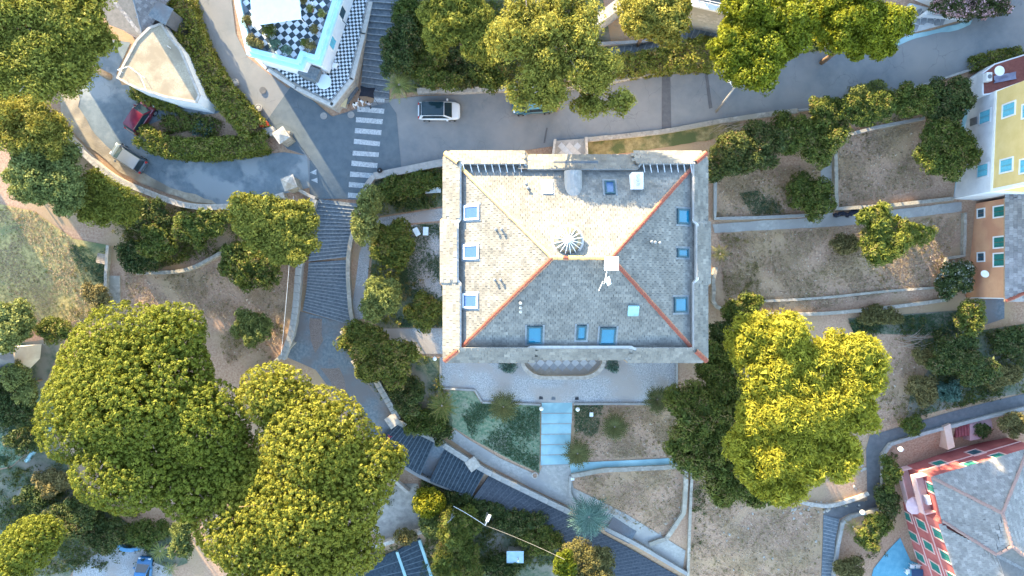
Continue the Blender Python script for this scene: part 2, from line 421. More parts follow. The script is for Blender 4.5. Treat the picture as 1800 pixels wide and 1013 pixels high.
# ================================================================== THE SETTING
def build_ground():
    fx=np.arange(-60,60.01,.5); fy=np.arange(-40,40.01,.5)
    gx=np.concatenate([[-1500,-700,-350,-200,-130,-95,-75,-66],fx,[66,75,95,130,200,350,700,1500]])
    gy=np.concatenate([[-1500,-700,-350,-200,-130,-95,-70,-52,-45],fy,[45,52,70,95,130,200,350,700,1500]])
    X,Y=np.meshgrid(gx,gy); nx,ny=len(gx),len(gy)
    Z=T(X.ravel(),Y.ravel())
    v=np.stack([X.ravel(),Y.ravel(),Z],1)
    idx=np.arange(nx*ny).reshape(ny,nx)
    f=np.stack([idx[:-1,:-1],idx[:-1,1:],idx[1:,1:],idx[1:,:-1]],-1).reshape(-1,4)
    me=bpy.data.meshes.new('ground'); me.from_pydata(v.tolist(),[],f.tolist()); me.materials.append(M_dirt)
    me.polygons.foreach_set('use_smooth',[True]*len(me.polygons)); me.update()
    props(link(bpy.data.objects.new('ground',me)),'dry brown hillside earth under gardens, trees and houses',kind='structure')
build_ground()

road=sheet('road',[(335,-60),(345,40),(375,110),(420,170),(460,215),(505,262),(540,275),(545,340),(560,348),(635,352),(660,308),(785,285),(900,268),(970,258),(1020,250),(1160,232),(1250,215),(1400,195),(1500,180),(1600,155),(1715,120),(1860,80),(1900,-60),(1790,-60),(1768,0),(1760,15),(1710,33),(1610,62),(1560,72),(1480,84),(1390,96),(1260,122),(1150,134),(1060,152),(960,162),(880,164),(735,170),(660,178),(640,188),(585,205),(520,165),(470,128),(435,100),(415,60),(400,-60)],
     M_asph,.06,'grey asphalt road curving past the white villa and slate-roofed house')
sheet('road_junction',[(515,148),(470,212),(505,262),(545,275),(545,342),(562,350),(634,350),(658,309),(706,298),(697,200),(684,181),(640,190),(585,206)],M_asph2,.085,'darker newer asphalt at the junction under the zebra crossing')
for q,nm in (([(1163,134),(1178,132),(1180,228),(1163,231)],0),([(1238,126),(1243,125),(1252,190),(1246,192)],1),([(960,225),(963,225),(958,252),(955,252)],2)):
    sheet('road_repair',q,M_patch,.085,['dark asphalt repair band across road near hedge','narrow dark asphalt seam beside the leaning lamp','thin dark asphalt crack north of slate-roofed house'][nm])
sheet('old_road',[(545,275),(500,268),(430,275),(350,272),(290,262),(250,242),(240,228),(300,205),(380,200),(400,190),(330,140),(215,150),(205,130),(230,75),(195,70),(175,70),(150,90),(118,118),(104,150),(108,195),(135,240),(175,272),(212,302),(262,328),(330,352),(385,360),(430,356),(480,346),(520,336),(545,330)],
     M_oldroad,.05,'patchy worn asphalt lane looping left of the hedge')
sheet('sandy_verge',[(104,150),(108,195),(135,240),(175,272),(212,302),(262,328),(330,352),(385,360),(372,352),(300,330),(255,305),(215,285),(190,258),(160,225),(140,190),(138,150),(118,118)],
     mat('sandy_verge',(.30,.25,.185),(.44,.38,.29),scale=2,rough=.95,bump=.5,c3=(.22,.19,.15),scale3=.5),.075,'sandy lane verge along the curved outer wall',wob=.12)
sheet('pavement_apron',[(1555,86),(1590,64),(1650,51),(1708,36),(1703,44),(1682,54),(1640,60),(1600,70),(1575,82)],M_palec,.09,'pale concrete apron between road and crazy paving',wob=.06)
# crossing stripes and give-way triangles: paint sheets, children of the road
zs=[(1175,45,1440,66,50),(1163,150,1425,170,50),(1152,258,1412,278,50),(1142,365,1398,390,48),(1130,482,1386,498,46),(1118,580,1373,604,50),(1104,688,1350,705,50),(1092,790,1300,808,50),(1082,895,1235,908,50)]
stripes=[[(420+a/5.627,180+b/5.627),(420+c/5.627,180+d/5.627),(420+(c-4)/5.627,180+(d+h)/5.627),(420+(a-3)/5.627,180+(b+h)/5.627)] for a,b,c,d,h in zs]
stripes.append([(658,172),(677,173),(676,181),(657,180)])
for q in stripes: sheet('crossing_stripe',q,M_paint,.115,parent=road,wob=.012,kind=None)
for q in ([(545,304),(557,298),(556.5,308)],[(547,317),(558.5,313),(559,322.5)]): sheet('give_way_triangle',q,M_paint,.115,parent=road,kind=None)
for (a,b,m_,lb) in ((462,159,M_patch,'round dark manhole cover on the road by the scooters'),(569,204,M_conc,'pale round cover near terrace tip'),(617,202,M_conc,'pale round concrete cover beside the crossing')):
    o=MB().lathe([(.34,0),(.34,.02),(.28,.022)],(0,0,0),16).build('manhole_cover',m_); o.location=G(a,b,.118)
    props(o,lb,'manhole cover')

# paths, terraces, gardens
sheet('garden_path',[(782,365),(782,388),(720,393),(672,400),(652,440),(645,500),(640,560),(615,565),(625,500),(632,445),(650,400),(668,383)],M_gravel,.05,'pale gravel path along the hedge to the house wall')
sheet('gravel_path',[(785,577),(785,622),(710,622),(675,600),(672,578)],M_gravel,.05,'short wide gravel path at the house side')
sheet('gravel_terrace',[(775,628),(1190,630),(1188,708),(1008,709),(950,709),(848,705),(835,685),(775,680)],M_gravel,.06,'grey gravel terrace south of the slate-roofed house')
sheet('lawn',[(790,686),(832,688),(846,709),(950,713),(948,832),(900,810),(830,772),(795,750)],M_lawn,.05,'patchy green lawn beside the garden steps',kind='structure')
sheet('lawn_upper',[(-40,350),(60,372),(130,420),(195,432),(188,560),(120,565),(-40,610)],M_gold,.05,'patchy green lawn with sunlit gold in its colour at the left edge',kind='structure')
sheet('shaded_lawn',[(-40,740),(60,690),(100,700),(90,760),(20,820),(-40,830)],M_lawn,.05,'green shaded grass left of the big pine')
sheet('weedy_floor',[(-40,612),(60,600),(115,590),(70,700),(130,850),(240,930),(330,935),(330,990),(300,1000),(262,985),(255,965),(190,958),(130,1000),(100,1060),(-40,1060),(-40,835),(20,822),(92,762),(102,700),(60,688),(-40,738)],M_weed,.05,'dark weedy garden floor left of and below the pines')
sheet('weedy_bank',[(1490,560),(1690,545),(1700,590),(1620,590),(1500,585)],M_weed,.05,'weedy dark bank below the long garden')
sheet('weedy_slope',[(1600,600),(1860,560),(1860,680),(1740,700),(1620,730),(1590,745),(1600,690),(1640,640)],M_weed,.05,'weedy slope above the dark lane')
sheet('wild_bank',[(760,860),(850,880),(960,935),(1050,985),(1100,1060),(740,1060),(770,960)],M_weed,.05,'dark weedy bank below the stepped lane')
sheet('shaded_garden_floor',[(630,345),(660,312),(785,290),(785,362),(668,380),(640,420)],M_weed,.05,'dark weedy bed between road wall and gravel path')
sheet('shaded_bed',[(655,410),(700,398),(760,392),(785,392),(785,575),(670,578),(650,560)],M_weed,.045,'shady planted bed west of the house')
sheet('bare_patch',[(705,400),(780,394),(780,520),(750,530),(715,500)],M_gravel,.07,'bare gravelly patch with weeds beside the two white loungers',wob=.3)
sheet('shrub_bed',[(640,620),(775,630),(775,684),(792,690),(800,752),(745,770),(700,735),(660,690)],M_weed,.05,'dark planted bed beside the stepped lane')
sheet('dry_bank',[(1022,250),(1160,234),(1250,218),(1300,212),(1300,230),(1240,248),(1100,270),(1030,272)],M_slope,.06,'dry grassy bank dropping from the road to the house',wob=.06)
sheet('planted_bank',[(660,0),(900,-20),(1060,0),(1075,80),(1075,125),(880,158),(735,162),(690,165),(690,60)],M_weed,.05,'dark planted bank above the road wall')
sheet('lane',[(1900,668),(1800,692),(1740,706),(1660,727),(1600,745),(1576,752),(1528,766),(1522,790),(1524,880),(1450,889),(1448,905),(1474,913),(1492,903),(1545,891),(1546,797),(1560,778),(1623,758),(1740,727),(1800,714),(1900,695)],M_patch,.06,'dark asphalt lane zigzagging above the pink house')
sheet('blue_shade_patio',[(1535,1000),(1560,968),(1582,945),(1600,985),(1680,1020),(1680,1060),(1520,1060)],M_bluep,.05,'paved patio with shade painted blue beneath the pink house')
sheet('gravel_court',[(130,1000),(190,960),(215,965),(255,965),(262,985),(300,1000),(320,1060),(120,1060)],M_gravel,.05,'grey gravel court at the bottom edge')
sheet('stepped_lane_landing',[(522,546),(622,572),(640,640),(672,700),(704,736),(662,778),(640,760),(600,710),(555,650),(505,628)],M_pave,.06,'grey paved landing of the stepped lane between two flights')
sheet('cobble_strip',[(545,560),(565,560),(568,600),(556,622),(545,600)],mat('brown_cobble',(.13,.10,.09),(.24,.19,.165),scale=9,rough=.9,bump=.8,bscale=9),.075,wob=.12,label='brown cobbled strip in the paved landing')
sheet('cobble_patch',[(565,648),(598,648),(612,690),(650,745),(640,752),(600,700)],MATS['brown_cobble'],.075,wob=.15,label='brown cobbled patch beside the pine on the landing')
sheet('footpath',[(788,770),(850,814),(930,856),(1000,890),(1062,920),(1120,950),(1200,1000),(1205,968),(1160,940),(1100,903),(1050,878),(1008,858),(1001,815),(955,815),(946,836),(880,806),(820,770),(800,755)],M_conc,.06,'pale footpath between lawn and stepped lane')
sheet('cross_path',[(1001,814),(1060,811),(1196,804),(1196,815),(1060,823),(1004,832)],M_palec,.075,'narrow pale path between two dry garden beds')
sheet('dividing_path',[(1252,395),(1340,388),(1480,380),(1690,355),(1690,372),(1480,398),(1340,405),(1256,410)],M_conc,.06,'pale concrete path dividing the dry gardens',wob=.03)
sheet('short_path',[(1442,285),(1462,283),(1464,385),(1446,385)],M_conc,.06,'short concrete path beside the square dry garden')
sheet('side_passage',[(1690,215),(1712,140),(1745,120),(1730,160),(1712,250),(1690,345),(1676,345)],M_palec,.05,'pale passage beside the yellow house')
sheet('house_yard',[(1708,528),(1765,525),(1765,560),(1720,575),(1705,560)],M_pave,.05,'small grey yard below the orange house')
sheet('stone_yard',[(660,870),(705,850),(735,850),(750,905),(760,925),(665,955),(655,930)],mat('crazy_yard',(.23,.21,.19),(.36,.33,.29),scale=1.6,rough=.9,bump=.5),.05,'stone-paved yard next to the second pine')

# ---- crazy paving: every stone a piece of its own
def clip(poly, a, b, c):
    out=[]; n=len(poly)
    for i in range(n):
        p,q=poly[i],poly[(i+1)%n]; dp=a*p[0]+b*p[1]-c; dq=a*q[0]+b*q[1]-c
        if dp<=0: out.append(p)
        if (dp<0)!=(dq<0) and dp!=dq:
            t=dp/(dp-dq); out.append((p[0]+(q[0]-p[0])*t,p[1]+(q[1]-p[1])*t))
    return out
def crazy(name,pxs,cell,m,joint,label,gap=.05,seed=3):
    base=sheet(name,pxs,joint,.07,label)
    poly=ground_poly(pxs); rr=random.Random(seed)
    xs=[p[0] for p in poly]; ys=[p[1] for p in poly]; seeds=[]
    y=min(ys)-cell
    while y<max(ys)+cell:
        x=min(xs)-cell
        while x<max(xs)+cell:
            seeds.append((x+rr.uniform(-.42,.42)*cell,y+rr.uniform(-.42,.42)*cell)); x+=cell
        y+=cell
    for i,s in enumerate(seeds):
        if not inside(poly,[s[0]],[s[1]])[0]: continue
        c=[(s[0]-cell*1.3,s[1]-cell*1.3),(s[0]+cell*1.3,s[1]-cell*1.3),(s[0]+cell*1.3,s[1]+cell*1.3),(s[0]-cell*1.3,s[1]+cell*1.3)]
        for j,t in enumerate(seeds):
            if i==j or abs(t[0]-s[0])>3*cell or abs(t[1]-s[1])>3*cell: continue
            a,b=t[0]-s[0],t[1]-s[1]; L=math.hypot(a,b); a/=L;b/=L
            c=clip(c,a,b,a*(s[0]+t[0])/2+b*(s[1]+t[1])/2-gap/2)
            if len(c)<3: break
        if len(c)<3: continue
        if not inside(poly,[p[0] for p in c],[p[1] for p in c]).all(): continue
        z=Tz(*s)+.07
        loc=(s[0],s[1],z)
        me=MB().prism([(p[0]-s[0],p[1]-s[1]) for p in c],-.03,.035+rr.uniform(0,.02)).mesh('paving_stone',m)
        share('paving_stone',me,base,loc)
M_slab=mat('paving_slab',(.15,.165,.18),(.27,.28,.29),scale=.9,rough=.85,bump=.3)
M_joint=mat('pale_joint',(.42,.43,.43),(.5,.5,.49),scale=4,rough=.9)
crazy('crazy_paving',[(1578,26),(1598,6),(1640,16),(1716,29),(1640,49),(1590,62),(1580,44)],.62,M_slab,M_joint,'crazy paving of dark slabs with pale joints beside road',.09)

# ---- stairs
def pair(edge, n):
    pts=[G(*p)[:2] for p in edge]; L=[0]
    for a,b in zip(pts[:-1],pts[1:]): L.append(L[-1]+math.dist(a,b))
    out=[]
    for i in range(n+1):
        t=L[-1]*i/n; k=0
        while k<len(L)-2 and L[k+1]<t: k+=1
        u=(t-L[k])/max(1e-6,L[k+1]-L[k]); a,b=pts[k],pts[k+1]
        out.append((a[0]+(b[0]-a[0])*u,a[1]+(b[1]-a[1])*u))
    return out
def stairs(label, flights, m, noses=None, name='stairs', group=None):
    """flights: (left edge, right edge, steps); every step a slab of its own"""
    a0=G(*flights[0][0][0]); root=props(empty(name,a0),label,'stairs',group)
    for (e0,e1,n) in flights:
        A=pair(e0,n); B=pair(e1,n)
        zc=T([(A[i][0]+A[i+1][0]+B[i][0]+B[i+1][0])/4 for i in range(n)],[(A[i][1]+A[i+1][1]+B[i][1]+B[i+1][1])/4 for i in range(n)])
        for i in range(n):
            q=[A[i],A[i+1],B[i+1],B[i]]
            zt=max(zc[i],max(T([p[0] for p in q],[p[1] for p in q]))-.02)+.08
            mb=MB().prism([(p[0]-a0[0],p[1]-a0[1]) for p in q],zt-a0[2]-.5,zt-a0[2])
            st=mb.build('step',m,root)
            if noses:
                # worn stone nosing along the lower edge
                lo=1 if zc[-1]<zc[0] else 0
                p,qq=(A[i+lo],B[i+lo]); d=Vector((qq[0]-p[0],qq[1]-p[1])).normalized(); 
                inn=Vector(((A[i+1-lo][0]-p[0]),(A[i+1-lo][1]-p[1]))); inn=inn-d*inn.dot(d); inn.normalize()
                w=.09
                poly=[(p[0]-a0[0],p[1]-a0[1]),(qq[0]-a0[0],qq[1]-a0[1]),(qq[0]+inn.x*w-a0[0],qq[1]+inn.y*w-a0[1]),(p[0]+inn.x*w-a0[0],p[1]+inn.y*w-a0[1])]
                MB().prism(poly,zt-a0[2]-.06,zt-a0[2]+.012).build('nosing',noses,st)
    return root
M_nose=mat('worn_step_edge',(.17,.19,.205),(.27,.285,.295),scale=4,rough=.8)
stairs('grey stone stairs with two flights descending from zebra crossing',[
    ([(560,350),(548,400),(545,460)],[(636,360),(622,400),(611,452)],16),
    ([(545,462),(540,510),(533,546)],[(611,457),(614,510),(616,571)],17)],M_dstone,M_nose)
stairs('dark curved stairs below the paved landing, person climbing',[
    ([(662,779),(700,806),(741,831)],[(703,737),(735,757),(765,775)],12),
    ([(757,841),(795,856),(830,868)],[(782,789),(815,809),(852,831)],12)],mat('pine_shade_stone',(.022,.036,.050),(.055,.075,.092),scale=4,rough=.75,bump=.3),mat('pine_shade_edge',(.075,.10,.12),(.12,.145,.165),scale=4,rough=.7))  # step stone and edges darkened in colour for the pine's shade
sheet('stairs_landing',[(741,831),(765,775),(782,789),(757,841)],M_pave,.09,'small landing between the two dark curved flights')
stairs('broad stone stairs climbing beside the white villa',[([(634,168),(640,100),(652,0),(660,-50)],[(684,176),(688,100),(712,0),(722,-50)],20)],M_dstone,M_nose)
stairs('stepped dark ramp above the clipped hedge',[([(1072,104),(1130,98),(1190,92),(1215,72),(1262,70)],[(1072,83),(1125,78),(1178,68),(1205,34),(1292,38)],18)],M_dstone,M_nose)
stairs('narrow dark stairs beside the stony garden',[([(1447,905),(1446,950),(1442,1030)],[(1474,912),(1466,950),(1462,1030)],20)],M_dstone,M_nose)
stairs('pale concrete garden steps with broad treads below the terrace',[([(952,708),(951,790),(950,816)],[(1006,708),(1002,790),(1001,816)],6)],M_palec,M_conc)
stairs('dark stairs under the second pine at the bottom edge',[([(700,965),(722,1030)],[(738,945),(765,1030)],9),([(620,1000),(640,1040)],[(700,965),(722,1040)],4)],MATS['pine_shade_stone'],MATS['pine_shade_edge'])  # same stone, pine shade painted into its colour
stairs('small overgrown stone stairs at the left lawn edge',[([(192,485),(192,545)],[(212,485),(212,545)],8)],M_stone)
stairs('short footpath stairs between agave and bottom lane',[([(1078,908),(1118,934)],[(1062,930),(1104,952)],6)],M_pave)

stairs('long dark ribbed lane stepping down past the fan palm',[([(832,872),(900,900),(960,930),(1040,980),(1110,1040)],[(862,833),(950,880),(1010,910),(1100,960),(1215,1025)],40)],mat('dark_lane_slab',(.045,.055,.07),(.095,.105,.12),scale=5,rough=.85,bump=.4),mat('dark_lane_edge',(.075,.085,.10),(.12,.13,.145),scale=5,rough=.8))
wall('stair_cheek',[(738,948),(765,1030)],.3,.5,M_palec,'pale cheek wall right of the bottom dark stairs',smooth_curve=False)
wall('stair_cheek',[(699,968),(722,1035)],.3,.5,M_palec,'pale cheek wall in the middle of the bottom dark stairs',smooth_curve=False)
# ---- walls
wall('lane_wall',[(0,180),(60,195),(110,225),(165,280),(210,315),(262,338),(330,362),(390,366),(450,360),(505,345)],.45,.9,M_lstone,'pale stone wall along the outside of the looping lane',coping=M_lstone)
wall('road_wall',[(735,163),(800,163),(880,160),(960,160),(1060,147),(1150,130),(1255,116)],.4,.7,M_lstone,'low pale wall along road below the planted bank',coping=M_lstone)
wall('road_kerb_wall',[(1390,93),(1430,84),(1490,78)],.4,.6,M_lstone,'short pale wall beneath two yellow trees at the road')
wall('road_parapet',[(1030,247),(1160,233),(1250,217),(1330,205),(1400,196)],.45,.35,M_stone,'rough stone parapet on the road above the dry bank',jit=.07)
wall('road_edge_wall',[(1400,196),(1500,181),(1600,157),(1715,121),(1800,98)],.2,.5,M_conc,'thin concrete wall along road above the shaded trees')
wall('hedge_kerb',[(335,0),(350,45),(378,110),(425,175),(462,222)],.25,.5,M_lstone,'low pale wall between clipped hedge and villa road')
wall('house_road_wall',[(660,312),(720,300),(790,286)],.7,.8,M_conc,'concrete wall between junction and house garden')
wall('corner_wall',[(634,352),(648,328),(660,312)],.5,.9,M_conc,'short concrete corner wall beside zebra crossing',smooth_curve=False)
wall('stairs_wall',[(556,352),(542,400),(530,470),(524,540),(515,590),(500,630)],.55,.8,M_conc,'grey wall on the pine side of stone stairs',coping=M_conc)
wall('stairs_side_wall',[(638,362),(620,420),(614,470),(618,540),(624,572)],.4,.7,M_stone,'rubble wall between stone stairs and gravel path')
wall('garden_edge',[(440,660),(480,640),(520,600)],.35,.5,M_stone,'low stone edging above the second pine')
wall('lane_side_wall',[(640,610),(660,660),(685,705),(702,735)],.5,.8,M_conc,'concrete wall of the paved landing beside dark shrubs',coping=M_conc)
wall('lane_garden_wall',[(700,738),(770,772),(790,785),(850,822),(930,862),(1000,896)],.45,.9,M_conc,'concrete wall above the dark curved stairs',coping=M_conc)
wall('lane_lower_wall',[(660,782),(740,835),(830,872),(900,905)],.35,.7,M_conc,'concrete wall below the dark curved stairs')
wall('lane_end_wall',[(1062,925),(1120,955),(1205,1005)],.4,.8,M_conc,'concrete wall along the lane at the bottom edge')
wall('terrace_edge',[(848,707),(950,711)],.2,.25,M_conc,'thin kerb between gravel terrace and lawn',smooth_curve=False)
wall('terrace_kerb',[(1008,710),(1188,710)],.2,.25,M_conc,'thin kerb between gravel terrace and dry beds',smooth_curve=False)
wall('terrace_side_kerb',[(1189,632),(1188,708)],.2,.25,M_conc,'kerb closing the gravel terrace beside the wattle tree',smooth_curve=False)
wall('bed_wall',[(1004,835),(1060,825),(1203,818),(1204,850),(1200,900),(1170,945),(1140,955)],.45,.5,M_stone,'rubble wall round the dry bed behind the agave',smooth_curve=False,jit=.1)
wall('bed_edge',[(1003,836),(1002,868),(1020,892)],.3,.4,M_conc,'curved pale edging of the dry bed beside footpath')
wall('upper_garden_wall',[(1462,240),(1466,300),(1468,368),(1560,362),(1672,350)],.35,.5,M_stone,'low rubble edge around the square dry garden',smooth_curve=False,jit=.08)
wall('garden_top_wall',[(1462,245),(1540,225),(1620,210)],.3,.5,M_conc,'grey wall at the top of the square dry garden',smooth_curve=False)
wall('long_garden_wall',[(1256,470),(1252,505),(1270,545),(1420,552),(1560,540),(1660,527)],.35,.6,M_stone,'rubble retaining wall below the long dry garden',jit=.08)
wall('long_garden_step',[(1330,530),(1440,524),(1560,512),(1655,505)],.25,.25,M_stone,'low stone ledge inside the long dry garden',jit=.05)
wall('garden_end_wall',[(1692,375),(1690,450),(1660,455),(1655,505)],.3,.5,M_stone,'stone wall closing the long garden near the orange house',smooth_curve=False)
wall('west_bed_wall',[(1256,300),(1255,385),(1340,383),(1440,378)],.3,.4,M_conc,'low grey wall round the small dry garden beside the house',smooth_curve=False)
wall('lower_garden_wall',[(1215,830),(1212,900),(1208,1013)],.3,.4,M_stone,'rough stone edge of the stony lower garden')
wall('rubble_line',[(1400,880),(1450,888),(1500,876),(1524,866)],.4,.35,M_lstone,'line of pale rubble stones above dark lane stairs',jit=.12)
wall('lane_kerb',[(1800,716),(1740,730),(1623,760),(1562,780),(1550,797),(1549,860),(1546,892),(1494,906),(1478,918),(1470,960),(1462,1013)],.35,.5,M_conc,'concrete kerb wall along the inside of the zigzag lane',smooth_curve=False)
wall('mid_garden_wall',[(245,480),(330,475),(400,440),(408,432)],.35,.6,M_stone,'stone wall between shrubs and bare earth garden')
wall('lawn_wall',[(194,432),(190,480),(188,560)],.3,.5,M_stone,'stone wall at the right side of the left lawn',smooth_curve=False)
wall('pool_side_wall',[(50,810),(80,770),(95,750)],.3,.5,M_palec,'slanting pale wall left of the big pine',smooth_curve=False)
wall('yard_wall',[(655,958),(735,932),(770,918)],.4,1.2,M_lstone,'pale wall below the stone yard',smooth_curve=False)
wall('yard_back_wall',[(655,785),(690,835),(720,862)],.3,1.0,M_lstone,'pale wall between stone yard and dark curved stairs')
wall('bench_wall',[(205,950),(222,963),(245,962),(262,950)],.4,.6,mat('blue_wall',(.10,.25,.42),(.14,.31,.48),scale=2,rough=.7),'curved blue wall of the gravel court')
wall('bank_wall',[(1095,-10),(1090,14),(1080,26),(1050,48),(1030,60)],.9,2.6,M_lstone,'tall curved beige stone wall among the top trees')
wall('ramp_wall',[(1050,80),(1120,76),(1160,68),(1182,52)],.3,.5,M_conc,'low curved wall above the stepped ramp')
wall('courtyard_kerb',[(775,628),(775,682),(835,686),(847,706)],.2,.25,M_conc,'kerb at the lawn corner of the gravel terrace',smooth_curve=False)

# ================================================================== BUILDINGS
M_slate = tint_mat('roof_slate',[(.135,.133,.125),(.172,.167,.154),(.20,.192,.174),(.24,.229,.205)],rough=.75,bump=1)
M_slate_dark = tint_mat('roof_slate_grey',[(.17,.16,.16),(.25,.235,.23),(.34,.325,.315)],rough=.8,bump=1)
M_under = mat('roof_deck',(.13,.125,.12),(.18,.17,.16),scale=3,rough=.9)
M_hip   = mat('terracotta_hip',(.18,.05,.038),(.29,.10,.065),scale=4,rough=.8,c3=(.33,.19,.12),scale3=1.1)
M_hipy  = mat('yellow_hip',(.50,.37,.13),(.60,.46,.20),scale=4,rough=.85,c3=(.45,.25,.12),scale3=1.3)  # yellow tone of the north-west hips and the ridge
M_stucco= mat('pale_stucco',(.55,.45,.36),(.62,.53,.43),scale=1.2,rough=.9)
M_corn  = mat('cornice_stone',(.40,.38,.35),(.52,.495,.455),scale=3,rough=.8)
M_gutter= mat('gutter_metal',(.30,.20,.13),(.40,.28,.18),scale=3,rough=.5,metal=.4)
M_skyfr = mat('dark_blue_frame',(.03,.07,.09),(.05,.10,.12),scale=3,rough=.5)
M_lead  = mat('lead_frame',(.16,.18,.20),(.22,.24,.26),scale=3,rough=.5,metal=.2)
M_frame = mat('aluminium_frame',(.62,.63,.64),(.72,.73,.74),scale=3,rough=.45)
def glass_mat(name,c,rough=.06):
    m=mat(name,c,tuple(v*1.12 for v in c),scale=.7,rough=rough,spec=.5)
    b=m.node_tree.nodes['Principled BSDF']; b.inputs['IOR'].default_value=1.5
    return m
M_glass = glass_mat('skylight_glass',(.006,.125,.205))
M_glassp= glass_mat('pale_skylight_glass',(.045,.095,.20))
M_glassd= glass_mat('dark_glass',(.015,.03,.04))

def slate_face(poly3, name, parent, m, w=.42, r=.31, seed=1, lift=.02, eave=None, flags='stuff', origin=(0,0,0)):
    """lay overlapping slates on a planar roof polygon; eave = direction along the courses"""
    P3=[Vector(p) for p in poly3]
    n=Vector((0,0,0))
    for i in range(len(P3)):
        a,b=P3[i],P3[(i+1)%len(P3)]; n+=a.cross(b)
    n.normalize()
    if n.z<0: n=-n
    ex=Vector(eave)-n*Vector(eave).dot(n); ex.normalize(); ey=n.cross(ex)
    if ey.z<0: ey=-ey; 
    o=P3[0]; q=[((p-o).dot(ex),(p-o).dot(ey)) for p in P3]
    rng=np.random.default_rng(seed)
    x0,x1=min(a for a,b in q),max(a for a,b in q); y0,y1=min(b for a,b in q),max(b for a,b in q)
    V=[];Tn=[]
    ny=int((y1-y0)/r)+1
    for j in range(ny):
        y=y0+j*r
        xs=np.arange(x0-w+(j%2)*w*.5,x1+w,w)
        cx=xs+w/2; cy=np.full_like(cx,y+r/2)
        # clip the course to the polygon so slates end at hips and eaves
        k=inside(q,np.clip(cx,x0+1e-4,x1-1e-4),np.clip(cy,y0+1e-4,y1-1e-4))
        for xx in xs[k]:
            ww=w-.014-.02*rng.random(); dx=rng.normal(0,.008); dz=lift+.012*rng.random(); tl=rng.normal(0,.004)
            a=(xx+dx,y-.03+rng.normal(0,.006)); b=(xx+dx+ww,y+r+.02)
            lo=dz+.022; hi=dz+.004
            c=[(a[0],a[1],lo+tl),(b[0],a[1],lo-tl),(b[0],b[1],hi),(a[0],b[1],hi)]
            d=[(a[0],a[1],lo+tl-.02),(b[0],a[1],lo-tl-.02)]
            pts=[o+ex*p[0]+ey*p[1]+n*p[2]-Vector(origin) for p in c+d]
            V+= [pts[0],pts[1],pts[2],pts[3], pts[4],pts[5],pts[1],pts[0]]
            t=float(np.clip(rng.beta(2.2,2.2),0,1)); Tn+=[t,t]
    if not V: return None
    if ex.cross(ey).dot(n)<0:
        V=[v for i in range(0,len(V),4) for v in V[i:i+4][::-1]]
    me=fast_mesh(name,np.array([tuple(v) for v in V]),4,m,Tn)
    ob=link(bpy.data.objects.new(name,me),parent); ob['kind']=flags
    return ob
def hip_tiles(a,b,parent,m,step=.36,r=.135,origin=(0,0,0),name='ridge_tile',seed=0,m2=None):
    a=Vector(a);b=Vector(b);L=(b-a).length;n=max(1,int(L/step)); d=(b-a)/L
    me=[]
    for mm in (m,m2 or m):
        mb=MB(); k=6; l=step*1.08
        for i,(x,rr) in enumerate(((0,r*1.12),(l,r))):
            for t in range(k+1):
                an=math.pi*t/k; mb.v.append((x,math.cos(an)*rr*1.15,math.sin(an)*rr+(.012 if i==0 else 0)))
        for t in range(k): mb.f.append((t,k+1+t,k+2+t,t+1)); mb.m.append(0)
        mb.f.append(tuple(range(k+1))); mb.m.append(0)
        me.append(mb.mesh(name,mm))
    rr=random.Random(seed)
    yaw=math.atan2(d.y,d.x); pit=-math.asin(d.z)
    for i in range(n):
        p=a+d*(L*i/n)-Vector(origin)
        share(name,me[0] if rr.random()<.8 else me[1],parent,p,rot=(rr.uniform(-.12,.12),pit+rr.uniform(-.04,.04),yaw+rr.uniform(-.09,.09)))
def frame_on(face_o, face_ex, face_n):
    ex=Vector(face_ex).normalized(); n=Vector(face_n).normalized(); ey=n.cross(ex)
    return Matrix((ex,ey,n)).transposed()

